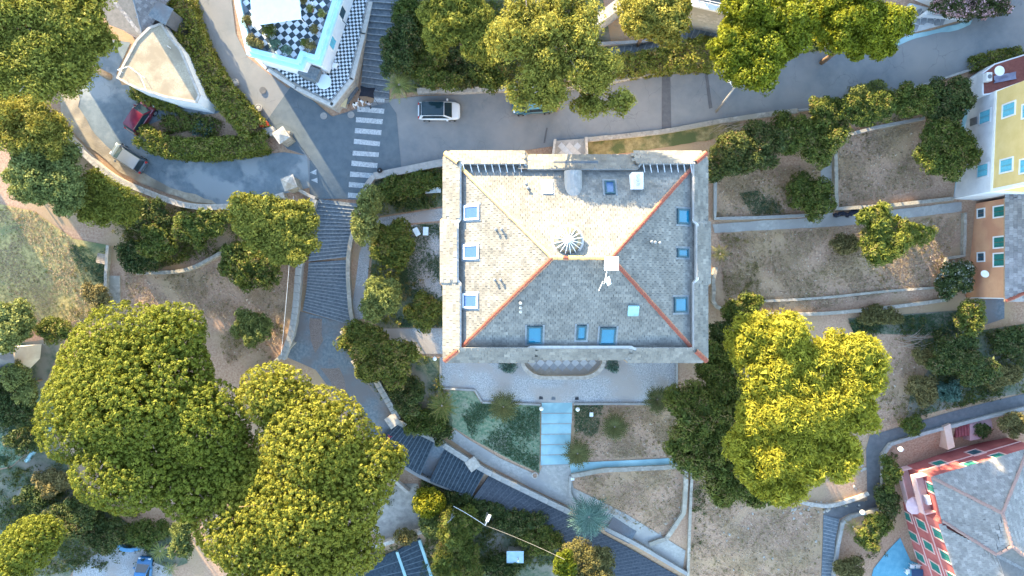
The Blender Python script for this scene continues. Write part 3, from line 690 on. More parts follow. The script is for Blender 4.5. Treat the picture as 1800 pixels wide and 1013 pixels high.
# ---------------------------------------------------------------- the big hip-roofed house
HZ=-2.9
HX0,HX1,HY0,HY1=-4.2,14.4,-4.9,9.75     # crest rectangle
OX0,OX1,OY0,OY1=-5.5,15.65,-5.95,10.95  # outer eave
def build_house():
    root=props(empty('villa_house',(5.1,2.4,HZ)),'large square house with grey slate hip roof and glass dome in the middle','house')
    O=Vector(root.location)
    def B(mb,name,m,parent=root,smooth=False,bevel=0):
        mb.v=[(v[0]-O.x,v[1]-O.y,v[2]-O.z) for v in mb.v]; return mb.build(name,m,parent,smooth,bevel)
    B(MB().box(-4.6,14.75,-5.1,10.1,HZ-1.0,12.25),'wall',M_stucco)
    B(MB().box(-5.0,15.15,-5.5,10.5,11.75,12.2).box(-4.75,14.9,-5.25,10.25,3.0,3.25).box(-4.75,14.9,-5.25,10.25,7.4,7.6),'cornice',M_corn)
    # eave ring with shallow bays in the middle of each side
    zo,zc,zi=12.3,13.35,12.75
    def ring():
        o=[];c=[]
        # west side, going north to south
        W=[(10.95,0),(5.6,0),(5.4,-.22),(.35,-.22),(.15,0),(-5.95,0)]
        out=[(OX0,OY1-.5),(OX0,5.6),(OX0-.22,5.4),(OX0-.22,.35),(OX0,.15),(OX0,OY0+.35),
             (OX0+.35,OY0),(1.2,OY0),(1.45,OY0+.22),(9.0,OY0+.22),(9.25,OY0),(OX1-.35,OY0),
             (OX1,OY0+.35),(OX1,.15),(OX1+.22,.35),(OX1+.22,5.2),(OX1,5.4),(OX1,OY1-.5),
             (OX1-.5,OY1),(10.2,OY1),(9.95,OY1-.3),(1.3,OY1-.3),(1.05,OY1),(OX0+.5,OY1)]
        ins=[(HX0,HY1-.05),(HX0,5.35),(HX0-.22,5.1),(HX0-.22,.65),(HX0,.4),(HX0,HY0+.05),
             (HX0+.05,HY0),(1.2,HY0),(1.45,HY0+.14),(9.4,HY0+.14),(9.65,HY0),(HX1-.05,HY0),
             (HX1,HY0+.05),(HX1,.4),(HX1+.25,.65),(HX1+.25,5.0),(HX1,5.25),(HX1,HY1-.05),
             (HX1-.05,HY1+.2),(10.2,HY1+.2),(9.85,HY1-.25),(1.25,HY1-.25),(.9,HY1+.2),(HX0+.05,HY1+.2)]
        return out,ins
    out,ins=ring(); n=len(out)
    def off(poly,d):
        cx,cy=(HX0+HX1)/2,(HY0+HY1)/2
        return [(x+(d if x<cx else -d)*(1 if abs(x-cx)>8.9 else 0), y+(d if y<cy else -d)*(1 if abs(y-cy)>6.6 else 0)) for x,y in poly]
    inn=off(ins,.22)
    mb=MB()
    vs=[(x,y,zo) for x,y in out]+[(x,y,zc) for x,y in ins]+[(x,y,zc) for x,y in inn]+[(x,y,zi) for x,y in inn]+[(x,y,zo-.25) for x,y in out]
    fs=[]
    for i in range(n):
        j=(i+1)%n
        fs+=[(i,j,n+j,n+i),(n+i,n+j,2*n+j,2*n+i),(2*n+i,2*n+j,3*n+j,3*n+i),(4*n+i,4*n+j,j,i)]
    mb.add(vs,fs); mb.m=[1,0,0,0]*n
    ring_o=B(mb,'eave_ring',[M_corn,mat('slate_bed',(.17,.168,.16),(.24,.235,.22),scale=5,rough=.8)])
    mb=MB(); mb.add([(x,y,zo-.25) for x,y in out],[tuple(range(n))[::-1]]); B(mb,'soffit',M_corn)
    # slates on the sloping outside of the ring
    for i in range(n):
        j=(i+1)%n; q=[(*out[i],zo),(*out[j],zo),(*ins[j],zc),(*ins[i],zc)]
        L=math.dist(out[i],out[j])
        if L<.9: continue
        slate_face(q,'eave_slates',ring_o,M_slate,w=.5,r=.36,seed=50+i,eave=(out[j][0]-out[i][0],out[j][1]-out[i][1],0),origin=O)
    for i,(a,b) in enumerate((((OX0+.2,OY1-.2),(HX0,HY1+.1)),((OX0+.15,OY0+.15),(HX0,HY0)),((OX1-.15,OY0+.15),(HX1,HY0)),((OX1-.2,OY1-.2),(HX1,HY1+.1)))):
        hip_tiles((*a,zo+.12),(*b,zc+.05),root,M_hipy if i==0 else M_hip,origin=O,step=.42,r=.17,seed=i)
    mb=MB()
    for a,b in zip(out,out[1:]+out[:1]): mb.tube([(a[0],a[1],zo-.03),(b[0],b[1],zo-.03)],.055,5)
    B(mb,'gutter',M_gutter)
    # main roof
    ze=12.8; GX0,GX1,GY0,GY1=HX0+.0,HX1-.0,HY0+.0,HY1-.05
    zr=17.15; ry=2.2; rx0,rx1=2.95,7.25
    A,Bq,C,D=(GX0,GY1,ze),(GX1,GY1,ze),(GX1,GY0,ze),(GX0,GY0,ze); R0,R1=(rx0,ry,zr),(rx1,ry,zr)
    faces=[('west',[A,D,R0],(0,1,0)),('south',[D,C,R1,R0],(1,0,0)),('east',[C,Bq,R1],(0,1,0)),('north',[Bq,A,R0,R1],(1,0,0))]
    mats={}
    for k,(nm,poly,ev) in enumerate(faces):
        mb=MB().add(poly,[tuple(range(len(poly)))]); sl_=B(mb,'roof_slope',M_under)
        slate_face(poly,'slates',sl_,M_slate,w=.36,r=.25,seed=10+k,eave=ev,origin=O)
        sl_['label']={'west':'sunlit western slate slope','south':'southern slate slope','east':'eastern slate slope','north':'northern slate slope with dome'}[nm]
        nn=(Vector(poly[1])-Vector(poly[0])).cross(Vector(poly[2])-Vector(poly[0])).normalized()
        if nn.z<0: nn=-nn
        mats[nm]=(Vector(poly[0]),nn)
    up=Vector((0,0,.06))
    hip_tiles(Vector(A)+up,Vector(R0)+up,root,M_hipy,origin=O,seed=1); hip_tiles(Vector(D)+up,Vector(R0)+up,root,M_hip,origin=O,seed=2)
    hip_tiles(Vector(C)+up,Vector(R1)+up,root,M_hip,origin=O,seed=3); hip_tiles(Vector(Bq)+up,Vector(R1)+up,root,M_hip,origin=O,seed=4)
    hip_tiles(Vector(R0)+up,Vector(R1)+up,root,M_hipy,origin=O,seed=5,m2=M_hip)
    # a point on a slope seen at a photo pixel
    def on(nm,px,py):
        p0,nn=mats[nm]; c=Vector((0,0,CAM_H)); d=Vector(((px-900)/FOC,(506.5-py)/FOC,-1))
        return c+d*((p0-c).dot(nn)/d.dot(nn))
    def orient(nm):
        nn=mats[nm][1]; ex={'west':Vector((0,-1,0)),'south':Vector((1,0,0)),'east':Vector((0,1,0)),'north':Vector((-1,0,0))}[nm]
        ey=nn.cross(ex); return Matrix((ex,ey,nn)).transposed().to_4x4()
    def place(mb_or_me,nm,px,py,name,m,lift=0.0,parent=root,bevel=0):
        me=mb_or_me.mesh(name,m) if isinstance(mb_or_me,MB) else mb_or_me
        o=bpy.data.objects.new(name,me); link(o,parent)
        mt=orient(nm); p=on(nm,px,py)+mats[nm][1]*lift-(O if parent is root else Vector((0,0,0)))
        mt.translation=p; o.matrix_basis=mt
        if bevel:
            b=o.modifiers.new('bevel','BEVEL'); b.width=bevel; b.segments=2
        return o
    def skylight(nm,px,py,w,h,fm,gm,label=None):
        fr=MB(); t=.13
        for a in ((-w/2,w/2,-h/2,-h/2+t),(-w/2,w/2,h/2-t,h/2),(-w/2,-w/2+t,-h/2+t,h/2-t),(w/2-t,w/2,-h/2+t,h/2-t)): fr.box(a[0],a[1],a[2],a[3],-.05,.17)
        f=place(fr,nm,px,py,'skylight',fm)
        link(bpy.data.objects.new('flashing',MB().box(-w/2-.16,w/2+.16,-h/2-.22,-h/2-.003,-.02,.075).box(-w/2-.16,-w/2-.003,-h/2,h/2+.12,-.02,.07).box(w/2+.003,w/2+.16,-h/2,h/2+.12,-.02,.07).mesh('flashing',M_lead)),f)
        if label: f['label']=label
        o=bpy.data.objects.new('pane',MB().box(-w/2+t,w/2-t,-h/2+t,h/2-t,.02,.12).mesh('pane',gm)); link(o,f)
    for (px,py) in ((830,374),(829,443),(828,529)): skylight('west',px,py,1.15,1.45,M_frame,M_glassp)
    for (px,py,w,h) in ((940,588,1.2,1.65),(1022,584,.75,1.35),(1068,590,1.25,1.6)): skylight('south',px,py,w,h,M_skyfr,M_glass)
    for (px,py,w,h) in ((1200,381,1.2,1.3),(1199,445,.7,1.15),(1195,536,1.2,1.35)): skylight('east',px,py,w,h,M_skyfr,M_glass)
    skylight('north',1072,331,.8,1.25,M_skyfr,M_glassp)
    skylight('north',963,331,.75,1.25,M_frame,mat('hatch_panel',(.45,.42,.38),(.52,.49,.45),scale=2,rough=.6),'roof hatch with opaque beige panel')
    place(MB().box(-.42,.42,-.46,.46,-.05,.2),'south',1113,545,'roof_hatch',M_palec,bevel=.03)
    # north side tray roof behind the parapet and dormer with a curved cheek
    p=on('north',1010,325)
    mb=MB(); pts=[]
    for k in range(9):
        t=k/8*math.pi/2; pts.append((math.cos(t)*.8-.2,math.sin(t)*1.6))
    prof=[(-1.0,0),( .95,0)]
    dm=MB()
    # curved half barrel: rises from the slope towards the north
    K=8
    for i in range(K+1):
        a=math.pi*i/K
        x=p.x-.1+math.cos(a)*.7; z=math.sin(a)*.62
        dm.v.append((x,p.y+1.1,p.z-.55+z+.35)); dm.v.append((x,p.y-1.0+ .0*z,p.z+.15+z*.75))
    for i in range(K): dm.f.append((2*i,2*i+1,2*i+3,2*i+2)); dm.m.append(0)
    dm.f.append(tuple(2*i for i in range(K+1))); dm.m.append(0); dm.f.append(tuple(2*i+1 for i in range(K+1))[::-1]); dm.m.append(0)
    B(dm,'dormer',M_conc)
    B(MB().box(p.x-.62,p.x+.42,p.y-1.3,p.y-.98,p.z+.1,p.z+.55),'dormer_flashing',M_lead)
    q=on('north',1008,297)
    tray=MB()
    for k in range(14): tray.box(q.x-1.6,q.x+1.95,q.y-.55+k*.085,q.y-.55+k*.085+.05,q.z+.06,q.z+.14)
    B(tray,'gutter_grating',M_lead)
    # chimneys
    c=on('north',1117,322); mb=MB().box(c.x-.45,c.x+.45,c.y-.6,c.y+.7,c.z-1,c.z+.95); B(mb,'chimney',M_white,bevel=.04)
    for k in (-.32,0,.34): B(MB().lathe([(.11,0),(.11,.22),(.15,.22),(.14,.3)],(c.x,c.y+k+.05,c.z+.95),8),'chimney_pot',M_corn)
    mb=MB().box(6.75,7.55,1.35,2.15,15.8,18.0); ch=B(mb,'chimney',M_white,bevel=.03); B(MB().box(6.65,7.65,1.25,2.25,17.95,18.1),'chimney_cap',M_white)
    w=MB()
    w.tube([(6.9,1.2,17.4),(6.7,.3,17.5)],.03,5).tube([(6.6,.5,17.5),(6.3,-.2,17.45)],.02,4); w.add([(6.75,.6,17.35),(7.1,.9,17.2),(7.25,.3,17.25),(6.95,.15,17.45)],[(0,1,2,3)])
    B(w,'dish_antenna',M_white)
    # glass dome
    d=on('north',997,424); dx,dy=d.x,d.y
    zb=d.z+.35
    B(MB().lathe([(1.13,-1.2),(1.13,0),(1.2,0),(1.2,.12),(1.02,.12)],(dx,dy,zb),28),'dome_drum',M_corn)
    g=MB().lathe([(1.04,.1),(.95,.3),(.7,.52),(.4,.66),(.1,.72)],(dx,dy,zb),16); dome=B(g,'glass_dome',glass_mat('dome_glass',(.13,.12,.09),.15))
    for k in range(16):
        t=2*math.pi*(k+.5)/16; r=[(1.08,.1),(.97,.33),(.72,.56),(.42,.70),(.05,.77)]
        B(MB().tube([(dx+a*math.cos(t),dy+a*math.sin(t),zb+b) for a,b in r],.03,4),'dome_rib',M_white,dome if False else root)
    B(MB().lathe([(.16,.74),(.16,.84),(.05,.9)],(dx,dy,zb),10),'dome_cap',M_white)
    # vent pipes
    for nm,px,py in (('west',872,404),('west',882,404),('west',870,492),('west',880,492),('south',915,533),('south',915,541),('south',915,548),('north',925,325),('north',928,332),('east',1144,426),('east',1150,427),('east',1158,428)):
        c=on(nm,px,py); v=MB().tube([c+Vector((0,0,-.2)),c+Vector((0,0,.38))],.075,8).lathe([(.13,.36),(.13,.44),(.06,.5)],c,8); B(v,'vent_pipe',M_lead if nm!='south' else M_corn)
    # stays across the gutter on the north side
    sm=MB().tube([(0,0,.0),(.18,-.75,-.22)],.035,4).mesh('parapet_stay',M_white)
    for k in range(9): share('parapet_stay',sm,root,Vector((HX0+.35+k*.56,HY1+.0,zc+.02))-O)
    for k in range(8): share('parapet_stay',sm,root,Vector((10.3+k*.53,HY1+.0,zc+.02))-O)
    # plaster foot, east lean-to strip
    x0,y0,_=P(1243,290,3); 
    B(MB().box(14.75,15.4,2.0,9.5,HZ-.6,1.5),'side_annex',M_palec)
    return root
build_house()

def build_patio():
    z0=-2.95; k=(CAM_H-z0)/FOC
    root=props(empty('bow_patio',P(988,645,z0)),'rounded tiled patio with pale parapet below the slate eave','patio')
    O=Vector(root.location)
    out=[];inn=[]
    for (dst,x0,x1,yb) in ((out,914,1063,665),(inn,920,1057,659)):
        dst.append(P(x0,628,z0)[:2])
        for t in range(9):
            a=math.pi/2*t/8; dst.append(P(x0+38*(1-math.sin(math.pi/2-a)) ,628+ (yb-628)*math.sin(a),z0)[:2])
        for t in range(9):
            a=math.pi/2*(1-t/8); dst.append(P(x1-38*(1-math.sin(math.pi/2-a)),628+(yb-628)*math.sin(a),z0)[:2])
        dst.append(P(x1,628,z0)[:2])
    L=lambda p,z:(p[0]-O.x,p[1]-O.y,z-O.z)
    MB().prism([(p[0]-O.x,p[1]-O.y) for p in out],-.6,.28).build('patio_base',M_conc,root)
    mb=MB(); n=len(out)
    vs=[L(p,z0+.28) for p in out]+[L(p,z0+1.1) for p in out]+[L(p,z0+1.1) for p in inn]+[L(p,z0+.28) for p in inn]
    for i in range(n-1): mb.f+=[(i,i+1,n+i+1,n+i),(n+i,n+i+1,2*n+i+1,2*n+i),(2*n+i,2*n+i+1,3*n+i+1,3*n+i)]; mb.m+=[0,0,0]
    mb.v=vs; mb.build('parapet',M_lstone,root)
    # diamond tiles, each its own piece
    s=.62; me=[MB().box(-s/2+.012,s/2-.012,-s/2+.012,s/2-.012,0,.03).mesh('patio_tile',m) for m in (mat('grey_tile',(.26,.28,.30),(.32,.34,.36),scale=3,rough=.5),mat('pale_tile',(.40,.42,.43),(.47,.48,.49),scale=3,rough=.5))]
    c=math.sqrt(.5)
    for i in range(-14,15):
        for j in range(-14,15):
            x=(i-j)*s*c; y=(i+j)*s*c; q=[(x+a*s*.72,y+b*s*.72) for a,b in ((1,0),(-1,0),(0,1),(0,-1))]
            if inside([(p[0]-O.x,p[1]-O.y) for p in inn],[a for a,b in q],[b for a,b in q]).all():
                share('patio_tile',me[(i+j)%2],root,(x,y,.285),rz=math.pi/4)
build_patio()

def build_bridge():
    a=G(1000,260); root=props(empty('entrance_bridge',(a[0],a[1],0)),'pale tiled entrance bridge from road to the house','bridge'); O=Vector(root.location)
    q=[P(x,y,0.1) for x,y in ((975,248),(1029,244),(1031,300),(968,300))]
    MB().prism([(p[0]-O.x,p[1]-O.y) for p in q],-.35,.16).build('deck',M_conc,root)
    for e in ((0,3),(1,2)):
        p0,p1=q[e[0]],q[e[1]]
        MB().prism([(p0[0]-.12-O.x,p0[1]-O.y),(p0[0]+.12-O.x,p0[1]-O.y),(p1[0]+.12-O.x,p1[1]-O.y),(p1[0]-.12-O.x,p1[1]-O.y)],.16,.95).build('parapet',M_lstone,root)
    s=.55; me=[MB().box(-s/2+.01,s/2-.01,-s/2+.01,s/2-.01,0,.025).mesh('bridge_tile',m) for m in (mat('warm_tile',(.42,.40,.37),(.5,.47,.43),scale=3,rough=.6),MATS['pale_tile'])]
    c=math.sqrt(.5); poly=[(p[0]-O.x,p[1]-O.y) for p in q]
    for i in range(-6,7):
        for j in range(-6,7):
            x=(i-j)*s*c;y=(i+j)*s*c; t=[(x+a*s*.72,y+b*s*.72) for a,b in ((1,0),(-1,0),(0,1),(0,-1))]
            if inside([(poly[0][0]+.13,poly[0][1]),(poly[1][0]-.13,poly[1][1]),(poly[2][0]-.13,poly[2][1]),(poly[3][0]+.13,poly[3][1])],[a for a,b in t],[b for a,b in t]).all(): share('bridge_tile',me[i%2],root,(x,y,.163),rz=math.pi/4)
build_bridge()

# ---------------------------------------------------------------- shared window maker
M_blue_sh=mat('blue_shutter',(.10,.36,.45),(.15,.43,.52),scale=4,rough=.6)
M_green_sh=mat('green_shutter',(.02,.13,.11),(.035,.17,.14),scale=4,rough=.6)
M_dark_sh=mat('dark_shutter',(.03,.06,.08),(.05,.09,.11),scale=4,rough=.6)
def window(parent, c, u, nrm, w, h, sh, fr, O, frame=True, flaps=0):
    """a shuttered window on a wall: c centre, u along wall, nrm outward"""
    u=Vector((u[0],u[1],0)).normalized(); n=Vector((nrm[0],nrm[1],0)).normalized(); c=Vector(c)-O
    mt=Matrix((u,n,Vector((0,0,1)))).transposed().to_4x4(); mt.translation=c
    f=MB(); t=.13
    for a in ((-w/2-t,w/2+t,h/2,h/2+t),(-w/2-t,w/2+t,-h/2-t,-h/2),(-w/2-t,-w/2,-h/2,h/2),(w/2,w/2+t,-h/2,h/2)): f.box(a[0],a[1],-.06,.07,a[2],a[3])
    fo=f.build('window',fr,parent); fo.matrix_basis=mt
    for s in (-1,1):
        lv=MB().box(min(0,s*w/2)+.01,max(0,s*w/2)-.01,-.05,.015,-h/2,h/2)
        ns=max(4,int(h/.16))
        for k in range(ns):
            z=-h/2+.06+(h-.12)*k/ns; lv.add([(min(0,s*w/2)+.07,.016,z),(max(0,s*w/2)-.07,.016,z),(max(0,s*w/2)-.07,.05,z+.03),(min(0,s*w/2)+.07,.05,z+.03),(min(0,s*w/2)+.07,.016,z+.08),(max(0,s*w/2)-.07,.016,z+.08)],[(0,1,2,3),(3,2,5,4)])
        o=lv.build('shutter',sh,fo)
    return fo

def off_poly(poly,d):
    """inset (d>0) a convex-ish polygon (counter-clockwise)"""
    n=len(poly); A=sum(poly[i][0]*poly[(i+1)%n][1]-poly[(i+1)%n][0]*poly[i][1] for i in range(n))
    s=1 if A>0 else -1; out=[]
    for i in range(n):
        a=Vector(poly[i-1][:2]);b=Vector(poly[i][:2]);c=Vector(poly[(i+1)%n][:2])
        d1=(b-a).normalized();d2=(c-b).normalized(); n1=Vector((-d1.y,d1.x))*s;n2=Vector((-d2.y,d2.x))*s
        m=(n1+n2); k=d/max(.3,(1+n1.dot(n2))); out.append(tuple(b+m*k))
    return out
def sub(poly,O): return [(p[0]-O[0],p[1]-O[1]) for p in poly]

# ---------------------------------------------------------------- white villa with checkered terraces
M_villa=mat('white_render',(.66,.68,.70),(.74,.75,.76),scale=1.5,rough=.8)
M_blueband=mat('pale_blue_render',(.36,.58,.68),(.44,.65,.74),scale=1.5,rough=.75)
M_tileb=mat('black_tile',(.035,.05,.06),(.06,.08,.09),scale=5,rough=.35)
M_tilew=mat('white_tile',(.58,.62,.66),(.68,.71,.74),scale=5,rough=.35)
def build_villa():
    zt,zb=7.0,3.0; g=.2
    cor=[P(x,y,zt)[:2] for x,y in ((404,-60),(413,10),(433,96),(530,122),(537,106),(563,114),(600,0),(620,-60))]
    root=props(empty('white_villa',(cor[3][0],cor[3][1],g)),'white villa with black and white checkered roof terrace and balcony','house')
    O=Vector(root.location)
    poly=sub(cor,O)
    def shrink(p,d): return off_poly(p,d)
    body=shrink(poly,.35)
    MB().prism(body,-.5,zt-.9-g).build('wall',M_villa,root)
    # stepped cornice in three bands
    MB().prism(poly,zt-.5-g,zt-.05-g,bottom=True).build('cornice',M_blueband,root)
    MB().prism(shrink(poly,.18),zt-.9-g,zt-.5-g,bottom=True,top=False).build('lower_cornice',M_villa,root)
    par=shrink(poly,.28); inn=shrink(poly,.62); n=len(par)
    mb=MB(); mb.v=[(x,y,zt-.05-g) for x,y in par]+[(x,y,zt+.35-g) for x,y in par]+[(x,y,zt+.35-g) for x,y in inn]+[(x,y,zt-.2-g) for x,y in inn]
    for i in range(n-1): mb.f+=[(i,i+1,n+i+1,n+i),(n+i,n+i+1,2*n+i+1,2*n+i),(2*n+i,2*n+i+1,3*n+i+1,3*n+i)]; mb.m+=[0]*3
    bmb=mb.build('parapet',M_blueband,root)
    MB().prism(shrink(poly,.6),zt-.3-g,zt-.03-g).build('terrace_floor',M_lead,root)
    # terrace tiles, one object each
    s=.47; me=[MB().box(-s/2+.008,s/2-.008,-s/2+.008,s/2-.008,0,.03).mesh('floor_tile',m) for m in (M_tileb,M_tilew)]
    ang=R(38); ca,sa=math.cos(ang),math.sin(ang)
    tp=shrink(poly,.9); cx,cy=P(500,60,zt)[0]-O.x,P(500,60,zt)[1]-O.y
    ymax=P(0,-12,zt)[1]-O.y; cnt=0
    for i in range(-16,17):
        for j in range(-16,17):
            x=cx+(i*ca-j*sa)*s;y=cy+(i*sa+j*ca)*s
            if y<ymax and inside(tp,[x],[y])[0] and cnt<300:
                share('floor_tile',me[(i+j)%2],root,(x,y,zt-.028-g),rz=ang); cnt+=1
    # lower balcony floor with small checkers, raised on its wall
    bal=[P(x,y,zb)[:2] for x,y in ((452,104),(470,122),(520,155),(584,186),(620,140),(640,60),(662,-40),(700,-60),(560,-60),(520,60))]
    bp=sub(bal,O)
    MB().prism(bp,-.6,zb-g).build('balcony_base',M_lstone,root)
    f=MB(); t=.235; rr=random.Random(4)
    ip=off_poly(bp,.38)
    if not inside(bp,[ip[2][0]],[ip[2][1]])[0]: ip=off_poly(bp,-.38)
    ang2=R(50); c2,s2=math.cos(ang2),math.sin(ang2)
    MB().prism(ip,zb-g+.0,zb-g+.012).build('balcony_screed',M_lead,root)
    tiles=MB()
    for i in range(-70,71):
        for j in range(-70,71):
            x=(i*c2-j*s2)*t; y=(i*s2+j*c2)*t
            if y+O.y>29.5 or not inside(ip,[x],[y])[0] or inside(body,[x],[y])[0]: continue
            h=t/2-.006; q=[(x+(a*c2-b*s2)*h,y+(a*s2+b*c2)*h) for a,b in ((-1,-1),(1,-1),(1,1),(-1,1))]
            tiles.add([(p[0],p[1],zb-g+.03) for p in q],[(0,1,2,3)],(i+j)%2)
    tl=tiles.build('balcony_tiles',[M_tileb,M_tilew],root); tl['kind']='stuff'
    # balcony railing
    rail=MB(); seg=[bp[0],bp[1],bp[2],bp[3],bp[4],bp[5],bp[6]]
    pts=dens([(p[0],p[1]) for p in off_seg(seg,.14)],.45)
    for z in (.5,.95): rail.tube([(x,y,zb-g+z) for x,y in pts],.022,4)
    rail.build('railing',M_lead,root)
    pm=MB().tube([(0,0,0),(0,0,.95)],.016,4).mesh('baluster',M_lead)
    for x,y in pts: share('baluster',pm,root,(x,y,zb-g))
    cop=MB(); sp=off_seg(seg,.05); 
    for a,b in zip(sp[:-1],sp[1:]):
        d=Vector((b[0]-a[0],b[1]-a[1])).normalized(); nn=Vector((-d.y,d.x))
        cop.obox(((a[0]+b[0])/2,(a[1]+b[1])/2),(d.x,d.y),(nn.x,nn.y),zb-g-.12,zb-g+.1,math.dist(a,b)/2+.06,.2)
    cop.build('balcony_coping',M_corn,root)
    # small porch block below the cornice notch
    pz=P(545,128,4.2); MB().obox((pz[0]-O.x,pz[1]-O.y),(.93,-.37),(.37,.93),zb-g,4.6-g,.9,.55).build('porch',M_pave,root)
    # drain pipe and window on the long white wall
    a=P(598,22,5)
    dp=MB().tube([(P(585,18,6.2)[0]-O.x,P(585,18,6.2)[1]-O.y,6.0-g),(P(612,48,3.2)[0]-O.x+.1,P(612,48,3.2)[1]-O.y,zb-g)],.05,6).build('drain_pipe',M_lead,root)
    w0=Vector((*cor[5],0));w1=Vector((*cor[6],0)); u=(w1-w0).normalized(); nrm=Vector((u.y,-u.x,0)); 
    for t_,z in ((.93,4.9),(.45,4.9)):
        c=w0.lerp(w1,t_)-nrm*.33; window(root,(c.x,c.y,z),u,nrm,.9,1.5,M_blue_sh if t_<.5 else M_dark_sh,M_white,O)
    return root
def off_seg(pts,d):
    out=[];n=len(pts)
    for i in range(n):
        a=Vector(pts[max(0,i-1)]);b=Vector(pts[min(n-1,i+1)]); t=(b-a).normalized(); nn=Vector((-t.y,t.x)); out.append((pts[i][0]+nn.x*d,pts[i][1]+nn.y*d))
    return out
build_villa()

# ---------------------------------------------------------------- garage with sunny flat roof and slate cottage behind it
def build_garage():
    zt=3.4; top=[P(x,y,zt)[:2] for x,y in ((240,70),(262,48),(285,40),(300,64),(320,88),(353,168),(347,182),(290,172),(232,153),(205,138),(216,114))]
    c=P(285,120,-.6); root=props(empty('garage',(c[0],c[1],-.6)),'pale garage with flat sunlit gravel roof beside the lane','garage'); O=Vector(root.location)
    p=sub(top,O); MB().prism(p,-.6,zt-O.z).build('wall',M_villa,root)
    inn=off_poly(p,.22); n=len(p)
    mb=MB(); mb.v=[(x,y,zt-O.z) for x,y in p]+[(x,y,zt+.12-O.z) for x,y in p]+[(x,y,zt+.12-O.z) for x,y in inn]+[(x,y,zt-O.z) for x,y in inn]
    for i in range(n):
        j=(i+1)%n; mb.f+=[(i,j,n+j,n+i),(n+i,n+j,2*n+j,2*n+i),(2*n+i,2*n+j,3*n+j,3*n+i)]; mb.m+=[0]*3
    mb.build('roof_edge',M_lstone,root)
    MB().prism(inn,zt-.1-O.z,zt+.03-O.z).build('roof_gravel',mat('cream_gravel',(.29,.245,.18),(.42,.36,.27),scale=8,rough=.95,bump=.5,c3=(.27,.225,.165),scale3=.6),root)
    r=MB(); a=[P(x,y,zt)[:2] for x,y in ((216,128),(235,122),(255,137),(266,165))]
    pts=[(q[0]-O.x,q[1]-O.y,zt-O.z+.85) for q in a]; r.tube(pts,.035,5)
    for q in pts: r.tube([(q[0],q[1],zt-O.z),q],.03,5)
    r.build('railing',M_white,root)
    MB().tube([(P(300,85,zt)[0]-O.x,P(300,85,zt)[1]-O.y,zt-O.z),(P(300,85,zt)[0]-O.x,P(300,85,zt)[1]-O.y,zt-O.z+.6)],.06,6).build('roof_vent',M_corn,root)
    return root
build_garage()
def build_cottage():
    A=P(252,67,3.1);Bp=P(190,43,3.1);C=P(308,-18,3.1);Rg=P(226,-40,4.6);D=P(150,-60,3.1)
    root=props(empty('slate_cottage',(A[0],A[1],-.6)),'low cottage with brown-grey slate roof behind the garage','house'); O=Vector(root.location)
    for k,poly in enumerate(([A,Bp,D,Rg],[A,C,Rg])):
        s=MB().add([(p[0]-O.x,p[1]-O.y,p[2]-O.z) for p in poly],[tuple(range(len(poly)))]).build('roof_slope',M_under,root)
        e=Vector(poly[1])-Vector(poly[0]); slate_face(poly,'slates',s,M_slate_dark,w=.4,r=.28,seed=70+k,eave=e,origin=O)
    hip_tiles(Vector(A)+Vector((0,0,.06)),Vector(Rg)+Vector((0,0,.06)),root,M_lead,origin=O,seed=9,step=.5,r=.07)
    MB().prism(sub(off_poly([A[:2],C[:2],Rg[:2],D[:2],Bp[:2]],.3),O),-.6,3.0-O.z,top=True).build('wall',mat('lilac_render',(.36,.31,.30),(.44,.38,.36),scale=1.5,rough=.9),root)
    q=[P(x,y,3.6)[:2] for x,y in ((284,10),(308,22),(296,46),(270,32))]
    MB().prism(sub(q,O),0,4.2-O.z).build('porch_block',M_patch,root)
    MB().prism(sub(off_poly(q,-.12),O),4.2-O.z,4.28-O.z,bottom=True).build('porch_roof',M_pave,root)
build_cottage()

